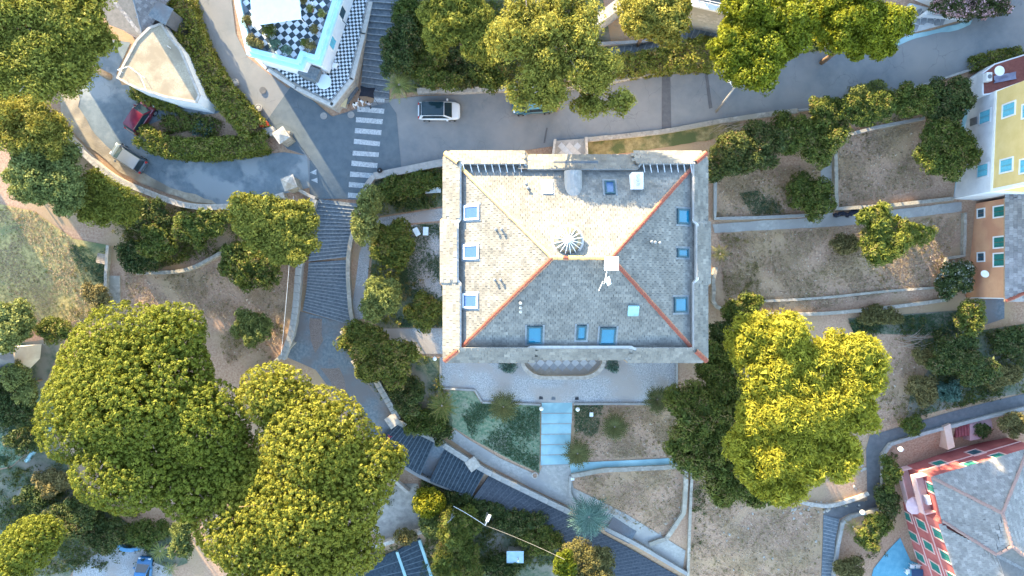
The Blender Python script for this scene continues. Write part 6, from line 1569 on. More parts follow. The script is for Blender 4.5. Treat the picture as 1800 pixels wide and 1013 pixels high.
# ================================================================== VEHICLES
def paint(name,c,metal=.0):
    m=mat(name,c,tuple(v*1.06 for v in c),scale=.8,rough=.28,spec=.5,metal=metal)
    b=m.node_tree.nodes['Principled BSDF']; b.inputs['Coat Weight'].default_value=.6; b.inputs['Coat Roughness'].default_value=.08
    return m
M_tyre=mat('tyre',(.02,.02,.02),(.03,.03,.03),scale=8,rough=.9); M_rim=mat('rim',(.45,.45,.46),(.55,.55,.56),scale=3,rough=.35,metal=.8)
M_lampw=mat('headlight',(.65,.68,.7),(.72,.74,.75),scale=3,rough=.15); M_lampr=mat('tail_light',(.45,.03,.03),(.55,.05,.04),scale=3,rough=.2)
M_blk=mat('black_plastic',(.018,.018,.02),(.03,.03,.032),scale=4,rough=.6)
def car(label,px,py,ang,L,W,H,body,roof=None,glass=None,off=.07,name='parked_car',cat='car',hood=.24,tail=.04):
    g=G(px,py,off); roof=roof or body; glass=glass or M_glassd
    for _ in range(2): x,y,_z=P(px,py,g[2]+H*.6); g=(x,y,Tz(x,y)+off)
    root=props(empty(name,g,ang),label,cat,'cars along the road and lane'); 
    w=W/2; hl=L/2
    # lower body: rings along the length, front is +x
    st=[(-hl,.72,.42,.62),(-hl*.965,.86,.28,.80),(-hl*.85,.96,.22,.92),(-hl*.55,1.0,.2,.95),(0,1.0,.2,.93),(hl*.45,1.0,.2,.90),(hl*.72,.97,.22,.84),(hl*.9,.89,.26,.72),(hl*.98,.74,.34,.60),(hl,.6,.42,.54)]
    zs=H/1.5; mb=MB(); k=8
    for (sx,ww,zb,zt) in st:
        a=w*ww; zt*=zs; zb*=zs; zm=(zb*.45+zt*.55)
        for q in ((-a*.9,zb),(-a,zm),(-a*.97,zt-.10),(-a*.82,zt),(a*.82,zt),(a*.97,zt-.10),(a,zm),(a*.9,zb)): mb.v.append((sx,q[0],q[1]))
    for i in range(len(st)-1):
        for j in range(k): mb.f.append((i*k+j,i*k+(j+1)%k,(i+1)*k+(j+1)%k,(i+1)*k+j)); mb.m.append(0)
    mb.f.append(tuple(range(k))); mb.f.append(tuple((len(st)-1)*k+j for j in range(k))[::-1]); mb.m+=[0,0]
    mb.f=[f[::-1] for f in mb.f]
    b=mb.build('body',body,root,smooth=True,bevel=.02)
    # cabin
    z0=.88*zs; z1=H-.05; xb0,xb1=-hl*(1-tail*2),hl*(1-2*hood)+.25; xt0,xt1=xb0+.28,xb1-.75; wb,wt=w*.90,w*.74
    V=[(xb0,-wb,z0),(xb1,-wb,z0),(xb1,wb,z0),(xb0,wb,z0),(xt0,-wt,z1),(xt1,-wt,z1),(xt1,wt,z1),(xt0,wt,z1)]
    MB().add(V,[(4,5,6,7),(0,1,5,4),(1,2,6,5),(2,3,7,6),(3,0,4,7)]).build('cabin',body,root,bevel=.05)
    def panel(ids,name,m,s=.86,out=.02):
        q=[Vector(V[i]) for i in ids]; c=sum(q,Vector())/4; n=(q[1]-q[0]).cross(q[2]-q[0]).normalized(); 
        q=[c+(p-c)*s+n*out for p in q]; return MB().add(q+[p-n*.03 for p in q],[(0,1,2,3),(0,4,5,1),(1,5,6,2),(2,6,7,3),(3,7,4,0)]).build(name,m,root)
    panel((1,2,6,5),'windscreen',glass,.9); panel((3,0,4,7),'rear_window',glass,.84); panel((0,1,5,4),'side_window',glass,.84); panel((2,3,7,6),'side_window',glass,.84)
    # gently crowned roof
    rf=MB(); n1,n2=6,6
    for i in range(n1+1):
        for j in range(n2+1):
            u,v=i/n1*2-1,j/n2*2-1; rf.v.append(((xt0+xt1)/2+u*(xt1-xt0)/2*.99,v*wt*.98,z1+.012+.05*(1-u*u)*(1-.6*v*v)+.0*u))
    for i in range(n1):
        for j in range(n2): a=i*(n2+1)+j; rf.f.append((a,a+n2+1,a+n2+2,a+1)); rf.m.append(0)
    rf.build('roof',roof,root,smooth=True)
    for sx in (-.6,.62):
        for sy in (-1,1):
            r=.31*zs; wh=MB(); 
            prof=[(r,-.1),(r,.1)]
            for xx in (-.1,.1):
                for t in range(14): a=t/14*6.2832; wh.v.append((math.cos(a)*r,xx,math.sin(a)*r))
            for t in range(14): wh.f.append((t,(t+1)%14,14+(t+1)%14,14+t)); wh.m.append(0)
            wh.f.append(tuple(range(14))[::-1]); wh.f.append(tuple(range(14,28))); wh.m+=[0,0]
            o=wh.build('wheel',M_tyre,root); o.location=(hl*sx,sy*(w-.08),r)
            rm=MB()
            for t in range(10): a=t/10*6.2832; rm.v.append((math.cos(a)*r*.62,sy*.105,math.sin(a)*r*.62))
            rm.f.append(tuple(range(10))[::-sy]); rm.m.append(0); rm.build('rim',M_rim,o)
    for sy in (-1,1):
        MB().box(hl*.87,hl*.955,sy*w*.62-.14,sy*w*.62+.14,.56*zs,.73*zs).build('headlight',M_lampw,root,bevel=.03)
        MB().box(-hl*.985,-hl*.90,sy*w*.72-.11,sy*w*.72+.11,.60*zs,.84*zs).build('tail_light',M_lampr,root,bevel=.02)
        MB().box(xb1-.55,xb1-.38,sy*(w+.09)-.1,sy*(w+.09)+.1,z0+.02,z0+.17).build('mirror',body,root,bevel=.03)
    MB().box(hl*.93,hl*1.0,-w*.3,w*.3,.40*zs,.5*zs).build('grille',M_blk,root); MB().box(-hl*1.0,-hl*.97,-.26,.26,.48*zs,.60*zs).build('number_plate',M_white,root)
    return root
car('white car with black glass roof parked at the road wall',771,194,R(0),4.05,1.78,1.55,paint('white_car_paint',(.62,.64,.66)),roof=glass_mat('glass_roof',(.01,.03,.04),.05))
car('dark blue car half hidden under the loose grey-green tree',938,183,R(184),4.15,1.75,1.5,paint('blue_car_paint',(.035,.12,.17)),roof=paint('blue_car_roof',(.10,.25,.31)))
car('silver-roofed car with red tail lights at the lane bend',223,277,R(147),3.7,1.62,1.5,paint('grey_blue_paint',(.075,.095,.11)),roof=paint('silver_roof',(.11,.13,.155)))
car('dark red car parked nose-in at the hedge',244,205,R(57),3.5,1.62,1.7,paint('red_car_paint',(.12,.008,.025)))
car('blue car cut off by the bottom edge of the gravel court',250,1012,R(85),3.9,1.7,1.5,paint('bright_blue_paint',(.03,.14,.30)))
def scooter(label,px,py,ang,c,cover=False):
    g=G(px,py,.07); root=props(empty('motor_scooter',g,ang),label,'scooter','scooters parked along the hedge')
    for sx in (-.62,.62):
        wh=MB(); r=.24
        for xx in (-.06,.06):
            for t in range(12): a=t/12*6.2832; wh.v.append((sx+math.cos(a)*r,xx,r+math.sin(a)*r))
        for t in range(12): wh.f.append((t,(t+1)%12,12+(t+1)%12,12+t)); wh.m.append(0)
        wh.f.append(tuple(range(12))[::-1]); wh.f.append(tuple(range(12,24))); wh.m+=[0,0]; wh.build('wheel',M_tyre,root)
    bd=MB(); ring=[(-.85,.05,.5,.62),(-.6,.17,.35,.78),(-.2,.18,.28,.75),(.1,.16,.22,.34),(.4,.2,.22,.36),(.55,.22,.3,.95),(.66,.12,.4,.98)]
    for (x,w,zb,zt) in ring: bd.v+=[(x,-w,zb),(x,-w*.8,zt),(x,w*.8,zt),(x,w,zb)]
    for i in range(len(ring)-1):
        for j in range(4): bd.f.append((i*4+j,i*4+(j+1)%4,(i+1)*4+(j+1)%4,(i+1)*4+j)); bd.m.append(0)
    bd.f.append((0,1,2,3)); e=(len(ring)-1)*4; bd.f.append((e+3,e+2,e+1,e)); bd.m+=[0,0]; bd.build('body',c,root,smooth=False,bevel=.03)
    MB().box(-.78,.0,-.15,.15,.78,.86).build('seat',M_blk,root,bevel=.04)
    MB().tube([(.52,-.34,1.02),(.58,0,.98),(.52,.34,1.02)],.025,6).build('handlebar',M_blk,root)
    MB().lathe([(.1,0),(.12,.05),(.04,.1)],(.72,0,.82),10).build('headlight',M_lampw,root)
    return root
scooter('dark scooter nearest the villa road end of the hedge',415,160,R(128),paint('dark_scooter',(.03,.035,.04)))
scooter('black scooter with blue-grey seat in the middle of the row',433,182,R(132),paint('grey_scooter',(.05,.07,.09)))
scooter('scooter with pale top case beside the red box',452,200,R(140),paint('black_scooter',(.025,.025,.03)))
for px,py,lb in ((417,148,'pale round cable drum lid at hedge end'),(458,192,'pale round planter lid between scooters and gate')):
    root=props(empty('planter',G(px,py,.07)),lb,'planter'); MB().lathe([(.24,0),(.32,.55),(.36,.6),(.28,.6),(.26,.5)],(0,0,0),14).build('pot',M_conc,root); MB().lathe([(.26,.5),(.2,.58),(.05,.6)],(0,0,0),10).build('soil',M_lstone,root)

# ================================================================== PEOPLE
def person(label,px,py,ang,top,trousers,hair,skin=(.42,.27,.19),step=.16,H=1.7,off=.12):
    g=G(px,py,off)
    for _ in range(2): x,y,_z=P(px,py,g[2]+1.2); g=(x,y,Tz(x,y)+off)
    root=props(empty('person',g,ang),label,'person')
    J={'pel':(0,0,.92),'bel':(0,0,1.06),'ch':(0,.01,1.28),'nk':(0,.02,1.46),'hd0':(0,.03,1.53),'hd1':(0,.04,1.62),'hd2':(0,.03,1.70)}
    v=[];r=[];e=[];ix={}
    def add(n,p,rad,par=None):
        ix[n]=len(v); v.append(p); r.append(rad)
        if par: e.append((ix[par],ix[n]))
    add('pel',J['pel'],(.155,.115)); add('bel',J['bel'],(.14,.10),'pel'); add('ch',J['ch'],(.17,.115),'bel'); add('sh',(0,.01,1.40),(.13,.085),'ch'); add('nk',J['nk'],(.055,.055),'sh'); add('hd0',J['hd0'],(.075,.085),'nk'); add('hd1',J['hd1'],(.08,.1),'hd0'); add('hd2',J['hd2'],(.06,.075),'hd1')
    for s,st in ((-1,step),(1,-step)):
        n=str(s)
        add('hip'+n,(s*.10,0,.86),(.095,.1),'pel'); add('kn'+n,(s*.11,st*.7+.03,.48),(.062,.065),'hip'+n); add('an'+n,(s*.11,st*1.1-.03,.09),(.042,.045),'kn'+n); add('to'+n,(s*.12,st*1.1+.15,.03),(.04,.028),'an'+n)
        add('so'+n,(s*.19,.0,1.39),(.058,.058),'sh'); add('el'+n,(s*.25,-st*.5,1.12),(.043,.043),'so'+n); add('wr'+n,(s*.24,-st*.9+.08,.90),(.03,.026),'el'+n)
        add('pa'+n,(s*.235,-st*.95+.10,.83),(.034,.018),'wr'+n)
        for q,(dy,ln) in enumerate(((-.03,.07),(-.01,.08),(.01,.085),(.03,.075))):
            add(f'f{q}'+n,(s*.232,-st*.95+.11+dy,.78),(.009,.009),'pa'+n); add(f'g{q}'+n,(s*.215,-st*.95+.12+dy,.78-ln*.6),(.008,.008),f'f{q}'+n)
        add('th'+n,(s*.21,-st*.95+.155,.82),(.01,.01),'pa'+n); add('ti'+n,(s*.195,-st*.95+.175,.78),(.008,.008),'th'+n)
    me=bpy.data.meshes.new('body'); me.from_pydata(v,e,[])
    o=link(bpy.data.objects.new('body',me),root)
    sk=o.modifiers.new('skin','SKIN'); o.modifiers.new('sub','SUBSURF').levels=1; o.modifiers['sub'].render_levels=1; sk.use_smooth_shade=True
    if not me.skin_vertices: me.skin_vertices.new()
    for i,rad in enumerate(r): me.skin_vertices[0].data[i].radius=rad
    me.skin_vertices[0].data[0].use_root=True
    # clothes and skin by height and reach, as one painted surface of the body
    m=bpy.data.materials.new('clothed_'+label.split()[0]+str(int(px))); m.use_nodes=True; nt=m.node_tree; b=nt.nodes['Principled BSDF']; b.inputs['Roughness'].default_value=.85
    tc=nt.nodes.new('ShaderNodeTexCoord'); sp=nt.nodes.new('ShaderNodeSeparateXYZ'); nt.links.new(tc.outputs['Object'],sp.inputs[0]); mr=nt.nodes.new('ShaderNodeMapRange'); mr.inputs[2].default_value=1.75; nt.links.new(sp.outputs['Z'],mr.inputs[0]); mr.inputs[1].default_value=0
    rp=nt.nodes.new('ShaderNodeValToRGB'); rp.color_ramp.interpolation='CONSTANT'; el=rp.color_ramp.elements; el[0].position=0; el[0].color=(.03,.03,.03,1); el[1].position=.05; el[1].color=(*trousers,1)
    e2=el.new(.54); e2.color=(*top,1); e3=el.new(.835); e3.color=(*skin,1); nt.links.new(mr.outputs[0],rp.inputs[0]); nt.links.new(rp.outputs[0],b.inputs['Base Color']); me.materials.append(m)
    hm=mat('hair_%d'%int(px),hair,tuple(c*1.4 for c in hair),scale=20,rough=.6)
    h=MB(); 
    for i in range(6):
        for k in range(12):
            t=i/5*math.pi*.58; a=k/12*6.2832; h.v.append((math.sin(t)*math.cos(a)*.098,.025+math.sin(t)*math.sin(a)*.115,1.635+math.cos(t)*.115))
    for i in range(5):
        for k in range(12): h.f.append((i*12+k,i*12+(k+1)%12,(i+1)*12+(k+1)%12,(i+1)*12+k)); h.m.append(0)
    h.build('hair',hm,root,smooth=True)
    f=MB()
    for s in (-1,1): f.box(s*.033-.011,s*.033+.011,.128,.142,1.60,1.612)
    f.box(-.02,.02,.13,.14,1.535,1.542); f.build('face_features',M_blk,root)
    n_=MB().add([(-.014,.13,1.565),(.014,.13,1.565),(0,.165,1.568),(0,.135,1.6)],[(0,1,2),(1,3,2),(3,0,2)]); sm=mat('skin_tone',skin,tuple(c*1.1 for c in skin),scale=9,rough=.6); n_.build('nose',sm,root)
    return root
person('person in a red top climbing the dark curved stairs',683,771,R(60),(.45,.03,.08),(.25,.03,.07),(.10,.07,.05),off=.2)
person('person with dark hair in white standing next to grey bench',624.5,183,R(200),(.72,.72,.72),(.45,.45,.46),(.015,.012,.01))
person('person with dark hair in white beside black canopy',634,177,R(140),(.70,.69,.70),(.6,.58,.58),(.02,.015,.012))
person('person in grey with dark bag at the top of the crossing',647,182,R(-30),(.45,.43,.45),(.05,.05,.06),(.03,.02,.015))

# ================================================================== SMALL THINGS
def thing(name,label,cat,px,py,off=.07,ang=0,group=None,z=None):
    loc=G(px,py,off) if z is None else P(px,py,z); return props(empty(name,loc,ang),label,cat,group)
# black canopy, benches and boxes by the villa corner
t=thing('canopy','black four-cornered fabric canopy at the foot of broad stairs','canopy',652,171,ang=R(-8)); 
cv=MB(); n=6
for i in range(n+1):
    for j in range(n+1):
        u,v=i/n*2-1,j/n*2-1; s=1-.18*(1-max(abs(u),abs(v))**2)*0; pin=.82+.18*abs(u*v); cv.v.append((u*.72*pin,v*.5*pin,1.75+.22*(1-u*u)*(1-v*v)))
for i in range(n):
    for j in range(n): a=i*(n+1)+j; cv.f.append((a,a+n+1,a+n+2,a+1)); cv.m.append(0)
cv.build('fabric',mat('black_fabric',(.012,.013,.018),(.022,.023,.03),scale=6,rough=.9),t,smooth=True)
for sx in (-1,1):
    for sy in (-1,1): MB().tube([(sx*.72,sy*.5,1.75),(sx*.8,sy*.62,0)],.02,5).build('pole',M_blk,t)
M_cream=mat('cream_box_paint',(.62,.50,.28),(.70,.58,.35),scale=3,rough=.6)
for px,py,ang,lx,ly,lb in ((621,152,58,.95,.62,'larger cream box bench beside the broad stairs'),(608,184,75,.8,.45,'smaller cream box under the balcony tip')):
    t=thing('planter_box',lb,'box',px,py,ang=R(ang)); MB().box(-lx/2,lx/2,-ly/2,ly/2,0,.75).build('box_body',M_lstone,t); MB().box(-lx/2-.04,lx/2+.04,-ly/2-.04,ly/2+.04,.755,.82).build('lid',M_cream,t,bevel=.02)
t=thing('bench','grey slatted wooden bench between the two cream boxes','bench',618,168,ang=R(55))
for k in range(4): MB().box(-.95,.95,-.36+k*.19,-.20+k*.19,.42,.46).build('slat',M_pave,t)
for sx in (-.8,.8): MB().box(sx-.04,sx+.04,-.34,.34,0,.415).build('leg',M_blk,t)
# gate pillars with pyramid caps and the iron gate
def pillar(label,px,py,w,h,ang):
    t=thing('gate_pillar',label,'pillar',px,py,ang=R(ang),group='stone gate pillars at the lane mouth')
    MB().box(-w/2,w/2,-w/2,w/2,-.3,h).build('shaft',M_stone,t,bevel=.03)
    MB().box(-w/2-.12,w/2+.12,-w/2-.12,w/2+.12,h,h+.16).build('cap_slab',M_lstone,t,bevel=.02)
    c=w/2+.02; MB().add([(-c,-c,h+.162),(c,-c,h+.162),(c,c,h+.162),(-c,c,h+.162),(0,0,h+.62)],[(0,1,4),(1,2,4),(2,3,4),(3,0,4)]).build('cap',M_lstone,t)
pillar('square stone gate pillar at the hedge tip',508,247,1.0,2.2,35); pillar('pale stone gate pillar above the glossy magnolia',521,328,1.05,2.2,20)
wall('gate_wall',[(480,240),(500,236),(515,238)],.35,1.0,M_stone,'short rubble wall stub joining hedge and gate pillar',smooth_curve=False)
wall('gate_wall_pale',[(530,336),(545,345),(558,350)],.3,.9,M_lstone,'short pale wall stub between gate pillar and stairs',smooth_curve=False)
t=thing('gate','open iron gate leaf at the lane mouth','gate',540,272,ang=R(-55))
MB().tube([(-.7,0,.05),(-.7,0,1.3)],.03,6).tube([(.7,0,.05),(.7,0,1.1)],.03,6).tube([(-.7,0,1.25),(.7,0,1.05)],.025,6).tube([(-.7,0,.15),(.7,0,.15)],.025,6).build('gate_frame',M_lead,t)
bm_=MB().tube([(0,0,.15),(0,0,1.12)],.012,4).mesh('bar',M_lead)
for k in range(9): share('bar',bm_,t,(-.56+k*.14,0,0))
t=thing('postbox','red rounded box by the scooters','box',469,222,ang=R(15)); MB().box(-.4,.4,-.2,.2,.5,1.0).build('box_body',mat('red_paint',(.55,.06,.03),(.62,.10,.05),scale=3,rough=.4),t,bevel=.06); MB().box(-.34,.34,-.15,.15,0,.495).build('stand',M_conc,t)
t=thing('cabinet','grey low cabinet beside the red box','cabinet',477,232,ang=R(15)); MB().box(-.5,.5,-.22,.22,0,.8).build('cabinet_body',M_frame,t,bevel=.02); MB().box(-.53,.53,-.25,.25,.802,.86).build('cabinet_top',M_conc,t)
t=thing('litter_bin','dark litter bin at the corner wall by crossing','bin',670,302); MB().lathe([(.2,0),(.24,.7),(.26,.72),(.26,.78),(.15,.84)],(0,0,0),12).build('bin_body',M_blk,t); MB().lathe([(.06,.84),(.05,.9)],(0,0,0),8).build('bin_knob',M_lead,t)
# lamps and poles
def lamp(label,bx,by,tx,ty,h,head='arm',off=.0):
    b=Vector(G(bx,by,off)); tp=Vector(P(tx,ty,b.z+h)); root=props(empty('street_lamp',b),label,'lamp'); d=tp-b
    MB().tube([(0,0,-.2),d*.5,d],[.11,.09,.07],8).build('pole',M_conc,root,smooth=True)
    return root,b,d
r_,b_,d_=lamp('leaning concrete lamp pole beside the road wall',1259,197,1292,153,6.0)
e_=d_+Vector((-.55,.45,.15)); MB().tube([d_-Vector((0,0,.4)),e_],.035,6).build('arm',M_frame,r_)
hd=MB().box(-.16,.16,-.4,.4,-.08,.08).build('lamp_head',M_white,r_,bevel=.05); hd.location=e_+Vector((0,.3,0))
r_,b_,d_=lamp('lamp post with wires above dark shrubs at the bottom',858,893,853,924,6.5)
e_=d_+Vector((.25,.55,.1)); MB().tube([d_,e_],.03,6).build('arm',M_frame,r_); hd=MB().box(-.15,.15,-.38,.38,-.08,.08).build('lamp_head',M_white,r_,bevel=.05); hd.location=e_+Vector((.08,.22,0)); hd.rotation_euler=(0,0,R(-25))
ptop=b_+d_
for px,py,lb in ((1583,790,'white globe lamp on the lane kerb above the pink house'),(1516,901,'white globe lamp at the top of narrow stairs')):
    g=G(px-14,py-8) if px==1583 else G(px-12,py-10); tp=Vector(P(px,py,g[2]+2.6)); root=props(empty('globe_lamp',g),lb,'lamp','globe lamps on the lane'); d=tp-Vector(g)
    MB().tube([(0,0,-.1),(0,0,2.3),d*.5+Vector((0,0,1.35)),d],.035,6).build('post',M_lead,root)
    s=MB(); 
    for i in range(7):
        for k in range(12): t_=i/6*math.pi; a=k/12*6.2832; s.v.append((d.x+math.sin(t_)*math.cos(a)*.27,d.y+math.sin(t_)*math.sin(a)*.27,d.z+math.cos(t_)*.27))
    for i in range(6):
        for k in range(12): s.f.append((i*12+k,(i+1)*12+k,(i+1)*12+(k+1)%12,i*12+(k+1)%12)); s.m.append(0)
    s.build('globe',M_frame,root,smooth=True)
for px,py,lb in ((951,716,'white ball lamp at the top left of garden steps'),(1014,717,'white ball lamp at the top right of garden steps'),(766,629,'white ball lamp at the end of wide gravel path'),(940,834,'round stone pot at the foot of lawn')):
    g=G(px,py); root=props(empty('garden_lamp' if 'lamp' in lb else 'garden_pot',g),lb,'lamp' if 'lamp' in lb else 'pot')
    if 'lamp' in lb:
        MB().tube([(0,0,-.1),(0,0,.75)],.05,6).build('post',M_lead,root); MB().lathe([(.06,.72),(.17,.8),(.22,.95),(.17,1.1),(.05,1.17)],(0,0,0),14).build('globe',M_white,root,smooth=True)
    else:
        MB().lathe([(.2,0),(.32,.45),(.36,.5),(.26,.5),(.22,.4)],(0,0,0),14).build('pot',M_lstone,root); MB().lathe([(.24,.4),(.05,.42)],(0,0,0),10).build('soil',M_dirt,root)
def wire(label,a,b,sag=.6,r=.022,m=None):
    a=Vector(a);b=Vector(b); pts=[a.lerp(b,i/14)-Vector((0,0,sag*4*(i/14)*(1-i/14))) for i in range(15)]
    o=MB().tube(pts,r,5).build('overhead_wire',m or M_frame); props(o,label,'wire'); return o
wire('pale cable from gate pillar down along the stairs',P(516,345,3.0),P(494,625,1.0),.3,.018)
wire('pale wire from the lamp post towards bottom trees',ptop,P(993,984,1.0),.35,.014,M_conc)
wire('short wire from the lamp post into dark shrubs',ptop,P(797,890,-3),.2,.022)
t=thing('utility_pole','thin dark pole standing in the shrub bank','pole',800,885); MB().tube([(0,0,-.2),(0,0,5.5)],[.08,.05],6).build('shaft',M_lead,t); MB().tube([(-.35,-.35,5.3),(.35,.35,5.3)],.03,5).build('crossarm',M_lead,t)
# garden furniture
M_fab=mat('white_cushion',(.55,.66,.72),(.62,.72,.78),scale=4,rough=.8)
for px,py,a,lb in ((733,408,28,'tilted white sun lounger on the bare patch'),(749,407,-2,'upright white sun lounger next to tilted one')):
    t=thing('sun_lounger',lb,'lounger',px,py,ang=R(a)); MB().box(-.27,.27,-.42,.42,.25,.36).build('cushion',M_fab,t,bevel=.04)
    for sx in (-.22,.22):
        for sy in (-.35,.35): MB().box(sx-.02,sx+.02,sy-.02,sy+.02,0,.248).build('leg',M_frame,t)
t=thing('garden_bench','white garden bench against the house wall','bench',762,337,ang=R(4))
for k in range(3): MB().box(-.78,.78,-.2+k*.14,-.08+k*.14,.42,.46).build('slat',M_fab,t)
MB().box(-.78,.78,.22,.27,.48,.85).build('backrest',M_fab,t)
for sx in (-.65,.65): MB().box(sx-.03,sx+.03,-.2,.25,0,.418).build('leg',M_frame,t)
t=thing('deck_pallet','small slatted wooden pallet on the left lawn',"pallet",180,455,ang=R(-12))
for k in range(6): MB().box(-.5,.5,-.5+k*.17,-.36+k*.17,.1,.14).build('slat',M_pbark,t)
for sy in (-.4,.4): MB().box(-.48,-.4,-.5,.49,0,.098).build('bearer',M_bark,t)
for px,py,lb in ((951,699,'dark drain grate on the terrace left of steps'),(973,700,'grey drain grate on the terrace above steps'),(1014,700,'dark drain grate on the terrace right of steps')):
    t=thing('drain_grate',lb,'grate',px,py,off=.07); MB().box(-.2,.2,-.2,.2,-.1,.01).build('grate_frame',M_patch if px!=973 else M_lead,t)
    for k in range(4): MB().box(-.16,.16,-.15+k*.09,-.11+k*.09,.011,.03).build('bar',M_blk if px!=973 else M_pave,t)
for px,py,lb in ((1039,728,'small white box on the dry bed by ball lamp'),(1006,840,'small white box at the corner of the curved bed')):
    t=thing('meter_box',lb,'box',px,py); MB().box(-.16,.16,-.18,.18,0,.3).build('box_body',M_frame,t,bevel=.02); MB().box(-.19,.19,-.21,.21,.302,.34).build('lid',M_white,t)
# small square planters on the landing wall
for px,py,lb in ((613,585,'square stone planter at the foot of stone stairs'),(632,636,'square stone planter beside the rounded laurel'),(693,737,'square stone pier at the head of curved stairs'),(832,812,'stone pier between the curved stairs and footpath')):
    t=thing('stone_pier',lb,'pier',px,py,ang=R(35)); s=.42 if py<700 else .55
    MB().box(-s,s,-s,s,-.3,.95).build('pier_body',M_conc,t,bevel=.02); MB().box(-s-.07,s+.07,-s-.07,s+.07,.952,1.06).build('cap',M_lstone,t,bevel=.02)
    if py<700: MB().box(-s*.5,s*.5,-s*.5,s*.5,1.062,1.1).build('soil',M_weed,t)
# villa roof terrace: awning, chair, pot plants ; balcony: table and two chairs
t=thing('awning','large white awning sheet over the checkered roof terrace','awning',485,15,z=9.0); O_=Vector(t.location)
q=[P(x,y,9.0) for x,y in ((436,-40),(444,46),(530,34),(522,-40))]
mb=MB(); nn=8
for i in range(nn+1):
    for j in range(nn+1):
        u,v=i/nn,j/nn; a=Vector(q[0]).lerp(Vector(q[3]),u); b=Vector(q[1]).lerp(Vector(q[2]),u); p=a.lerp(b,v); mb.v.append((p.x-O_.x,p.y-O_.y,-.12*math.sin(math.pi*u)*math.sin(math.pi*v)+.03*math.sin(u*18)))
for i in range(nn):
    for j in range(nn): a=i*(nn+1)+j; mb.f.append((a,a+1,a+nn+2,a+nn+1)); mb.m.append(0)
mb.build('canvas',mat('white_canvas',(.66,.70,.73),(.72,.76,.78),scale=2,rough=.85),t,smooth=True)
for p in q[1:3]: MB().tube([(p[0]-O_.x,p[1]-O_.y,0),(p[0]-O_.x,p[1]-O_.y,-2.1)],.035,6).build('post',M_frame,t)
def chair(label,px,py,z,ang,m,grp):
    t=thing('chair',label,'chair',px,py,z=z,ang=R(ang),group=grp); MB().box(-.24,.24,-.24,.24,.42,.46).build('seat',m,t,bevel=.02); MB().box(-.24,.24,.22,.26,.47,.85).build('backrest',m,t,bevel=.02)
    for sx in (-.2,.2):
        for sy in (-.2,.2): MB().box(sx-.02,sx+.02,sy-.02,sy+.02,.0,.419).build('leg',m,t)
    return t
chair('white chair near the plants on the checkered roof terrace',548,12,6.92,200,M_white,'white terrace chairs')
chair('white balcony chair nearest the villa wall',591,118,3.04,250,M_white,'white terrace chairs'); chair('white balcony chair beside the round table and steps',569,131,3.04,10,M_white,'white terrace chairs')
t=thing('round_table','round white table in the balcony corner','table',573,148,z=3.04); MB().lathe([(.68,.72),(.7,.74),(.66,.77)],(0,0,0),24).build('table_top',mat('pale_table',(.55,.62,.66),(.6,.67,.7),scale=2,rough=.5),t); MB().lathe([(.28,0),(.28,.03),(.05,.08),(.05,.715)],(0,0,0),12).build('pedestal',M_white,t)
def potplant(label,px,py,z,r,m,seed,h=.5):
    t=thing('potted_plant',label,'plant',px,py,z=z,group='plants on the villa roof terrace'); MB().lathe([(.16,0),(.22,.3),(.24,.32),(.18,.32)],(0,0,0),10).build('pot',M_hip,t)
    V,tt=crown_mesh([(0,0,.32+h*.5,r,r,h*.6)],'leaf',m,seed,.62,1.3); link(bpy.data.objects.new('foliage',fast_mesh('foliage',V,3,m,tt)),t)
for i,(px,py,r,m,lb) in enumerate(((477,58,.5,L_green,'spreading green potted plant in the middle of the checkered terrace'),(447,74,.42,L_brown,'ochre potted plant at the terrace corner by the road'),(438,42,.32,L_brown,'reddish potted plant under the awning corner'),(461,82,.25,L_brown,'little brown potted plant beside the ochre one'),(487,82,.35,L_teal,'grey-blue potted plant along the terrace parapet'),(508,92,.32,L_teal,'greyish potted plant at the terrace notch'),(547,84,.4,L_brown,'yellowish potted plant in the terrace far corner'),(538,80,.22,L_green,'small round potted plant near the yellowish one'),(556,56,.28,L_brown,'brownish potted plant beside the terrace wall'),(568,28,.22,L_olive,'small green potted plant by the upper chair'),(549,20,.2,L_olive,'tiny potted plant in front of upper chair'),(536,2,.35,L_brown,'brown potted plant at the top of terrace'))):
    potplant(lb,px,py,6.92,r,m,500+i)
# yellow house terrace things
t=thing('satellite_dish','round white dish on the red terrace of yellow house','dish',1743,131,z=2.9); dd=MB().lathe([(.02,0),(.25,.04),(.44,.14),(.47,.17)],(0,0,.9),18).build('dish',M_frame,t); MB().tube([(0,0,-.25),(0,0,.9)],.03,6).build('mast',M_lead,t)
t=thing('tarpaulin','rumpled blue-grey tarpaulin on the red terrace','tarpaulin',1765,137,z=2.64); mb=MB(); rr=random.Random(8)
for i in range(9):
    for j in range(5): mb.v.append(((i-4)*.26,(j-2)*.17+(i-4)*.05,.04+abs(rr.gauss(0,.09))))
for i in range(8):
    for j in range(4): a=i*5+j; mb.f.append((a,a+5,a+6,a+1)); mb.m.append(0)
mb.build('sheet',mat('blue_tarp',(.16,.18,.28),(.22,.24,.34),scale=3,rough=.5),t,smooth=True)
t=thing('ac_unit','grey ventilator box on the red terrace edge','box',1732,138,z=2.64); MB().box(-.25,.25,-.4,.4,0,.6).build('casing',M_frame,t,bevel=.02); MB().lathe([(.2,.602),(.2,.63)],(0,0,0),14).build('fan_cover',M_lead,t)
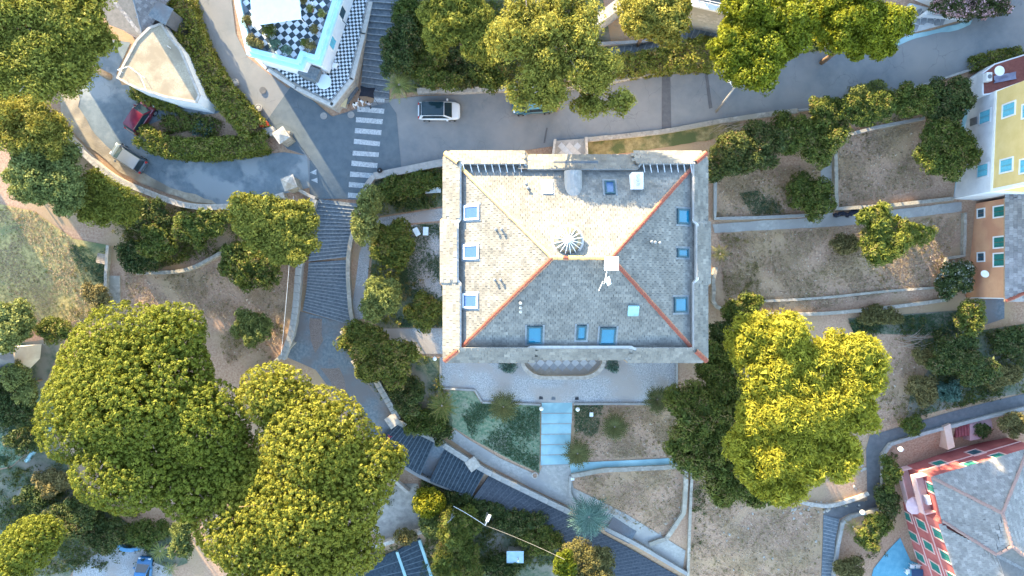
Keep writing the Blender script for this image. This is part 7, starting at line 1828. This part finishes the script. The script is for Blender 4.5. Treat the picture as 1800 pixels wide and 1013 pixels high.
# pink house: parasol on the lower balcony, patio set below
t=thing('parasol','pale pink parasol on the lower balcony of pink house','parasol',1608,889,z=-4.9); c_=MB().lathe([(.95,0),(.6,.22),(.1,.42)],(0,0,.0),10).build('canopy',mat('pink_cloth',(.50,.36,.40),(.56,.42,.46),scale=2,rough=.85),t); MB().tube([(0,0,-1.85),(0,0,.45)],.03,6).build('pole',M_frame,t)
t=thing('patio_table','dark blue square table on the blue patio','table',1606,1005); MB().box(-.65,.65,-.55,.55,.7,.75).build('table_top',mat('navy_cloth',(.03,.06,.12),(.045,.08,.15),scale=3,rough=.8),t,bevel=.02)
for sx in (-.55,.55):
    for sy in (-.45,.45): MB().box(sx-.03,sx+.03,sy-.03,sy+.03,0,.698).build('leg',M_lead,t)
for px,py,a,lb in ((1592,1002,90,'white patio chair left of the dark table'),(1600,993,0,'white patio chair above the dark table'),(1610,993,0,'second white patio chair above the dark table'),(1621,1002,-90,'white patio chair right of the dark table')):
    g=G(px,py,.06); chair(lb,px,py,g[2],a,M_frame,'white patio chairs')
# loose stones on the bare gardens
stm=[]
for s in range(6):
    bm=bmesh.new(); bmesh.ops.create_icosphere(bm,subdivisions=1,radius=1); rr=random.Random(s)
    for v in bm.verts: v.co*=rr.uniform(.7,1.2); v.co.z*=.6
    me=bpy.data.meshes.new('stone'); bm.to_mesh(me); bm.free(); me.materials.append(M_lstone); stm.append(me)
rr=random.Random(12)
for k in range(70):
    if k<34: px,py=rr.uniform(1390,1524),0; py=900-(px-1390)*.16+rr.gauss(0,7)
    elif k<50: px,py=rr.uniform(1230,1440),rr.uniform(880,1010)
    elif k<60: px,py=rr.uniform(1500,1522),rr.uniform(780,870)
    else: px,py=rr.uniform(1160,1205),0; py=935-(px-1160)*1.0+rr.gauss(0,8)
    s=rr.uniform(.09,.22); o=share('stone',stm[k%6],None,G(px,py,.03),rz=rr.uniform(0,6.3),scale=(s,s*rr.uniform(.7,1.1),s*.8)); props(o,'loose pale stone on the bare earth of the lower garden','stone','loose stones on the lower garden')
# dark tarpaulin strip and branches
t=thing('log_pile','black bagged heap on the dividing path','heap',1487,376,ang=R(6)); rr=random.Random(3)
for k in range(7): 
    o=share('bag',stm[k%6],t,(-1.1+k*.36,rr.uniform(-.1,.1),.18),rz=rr.uniform(0,6),scale=(.32,.28,.4)); 
bagm=[m.copy() for m in stm]
for m in bagm: m.materials.clear(); m.materials.append(mat('black_bag',(.012,.014,.025),(.025,.028,.04),scale=4,rough=.45))
for o in t.children: o.data=bagm[stm.index(o.data)]
for j,(px,py,lb,nb,ln) in enumerate(((1290,225,'tangle of bare fallen branches on the dry bank',16,2.6),(1585,600,'bare twiggy brush heap below the long garden',18,2.2))):
    t=thing('dead_branches',lb,'branches',px,py); rr=random.Random(40+j)
    for k in range(nb):
        a=rr.gauss(3.3 if j==0 else .1,.3); y0=rr.uniform(-.7,.7); L_=ln*rr.uniform(.6,1.2)
        p0=Vector((rr.uniform(-.5,1.2),y0,.1)); p1=p0+Vector((math.cos(a)*L_*.5,math.sin(a)*L_*.5,.35)); p2=p0+Vector((math.cos(a+.2)*L_,math.sin(a+.2)*L_,.25))
        MB().tube([p0,p1,p2],[.035,.025,.01],5).build('branch',M_pbark,t)
print('foliage triangles',TRI)
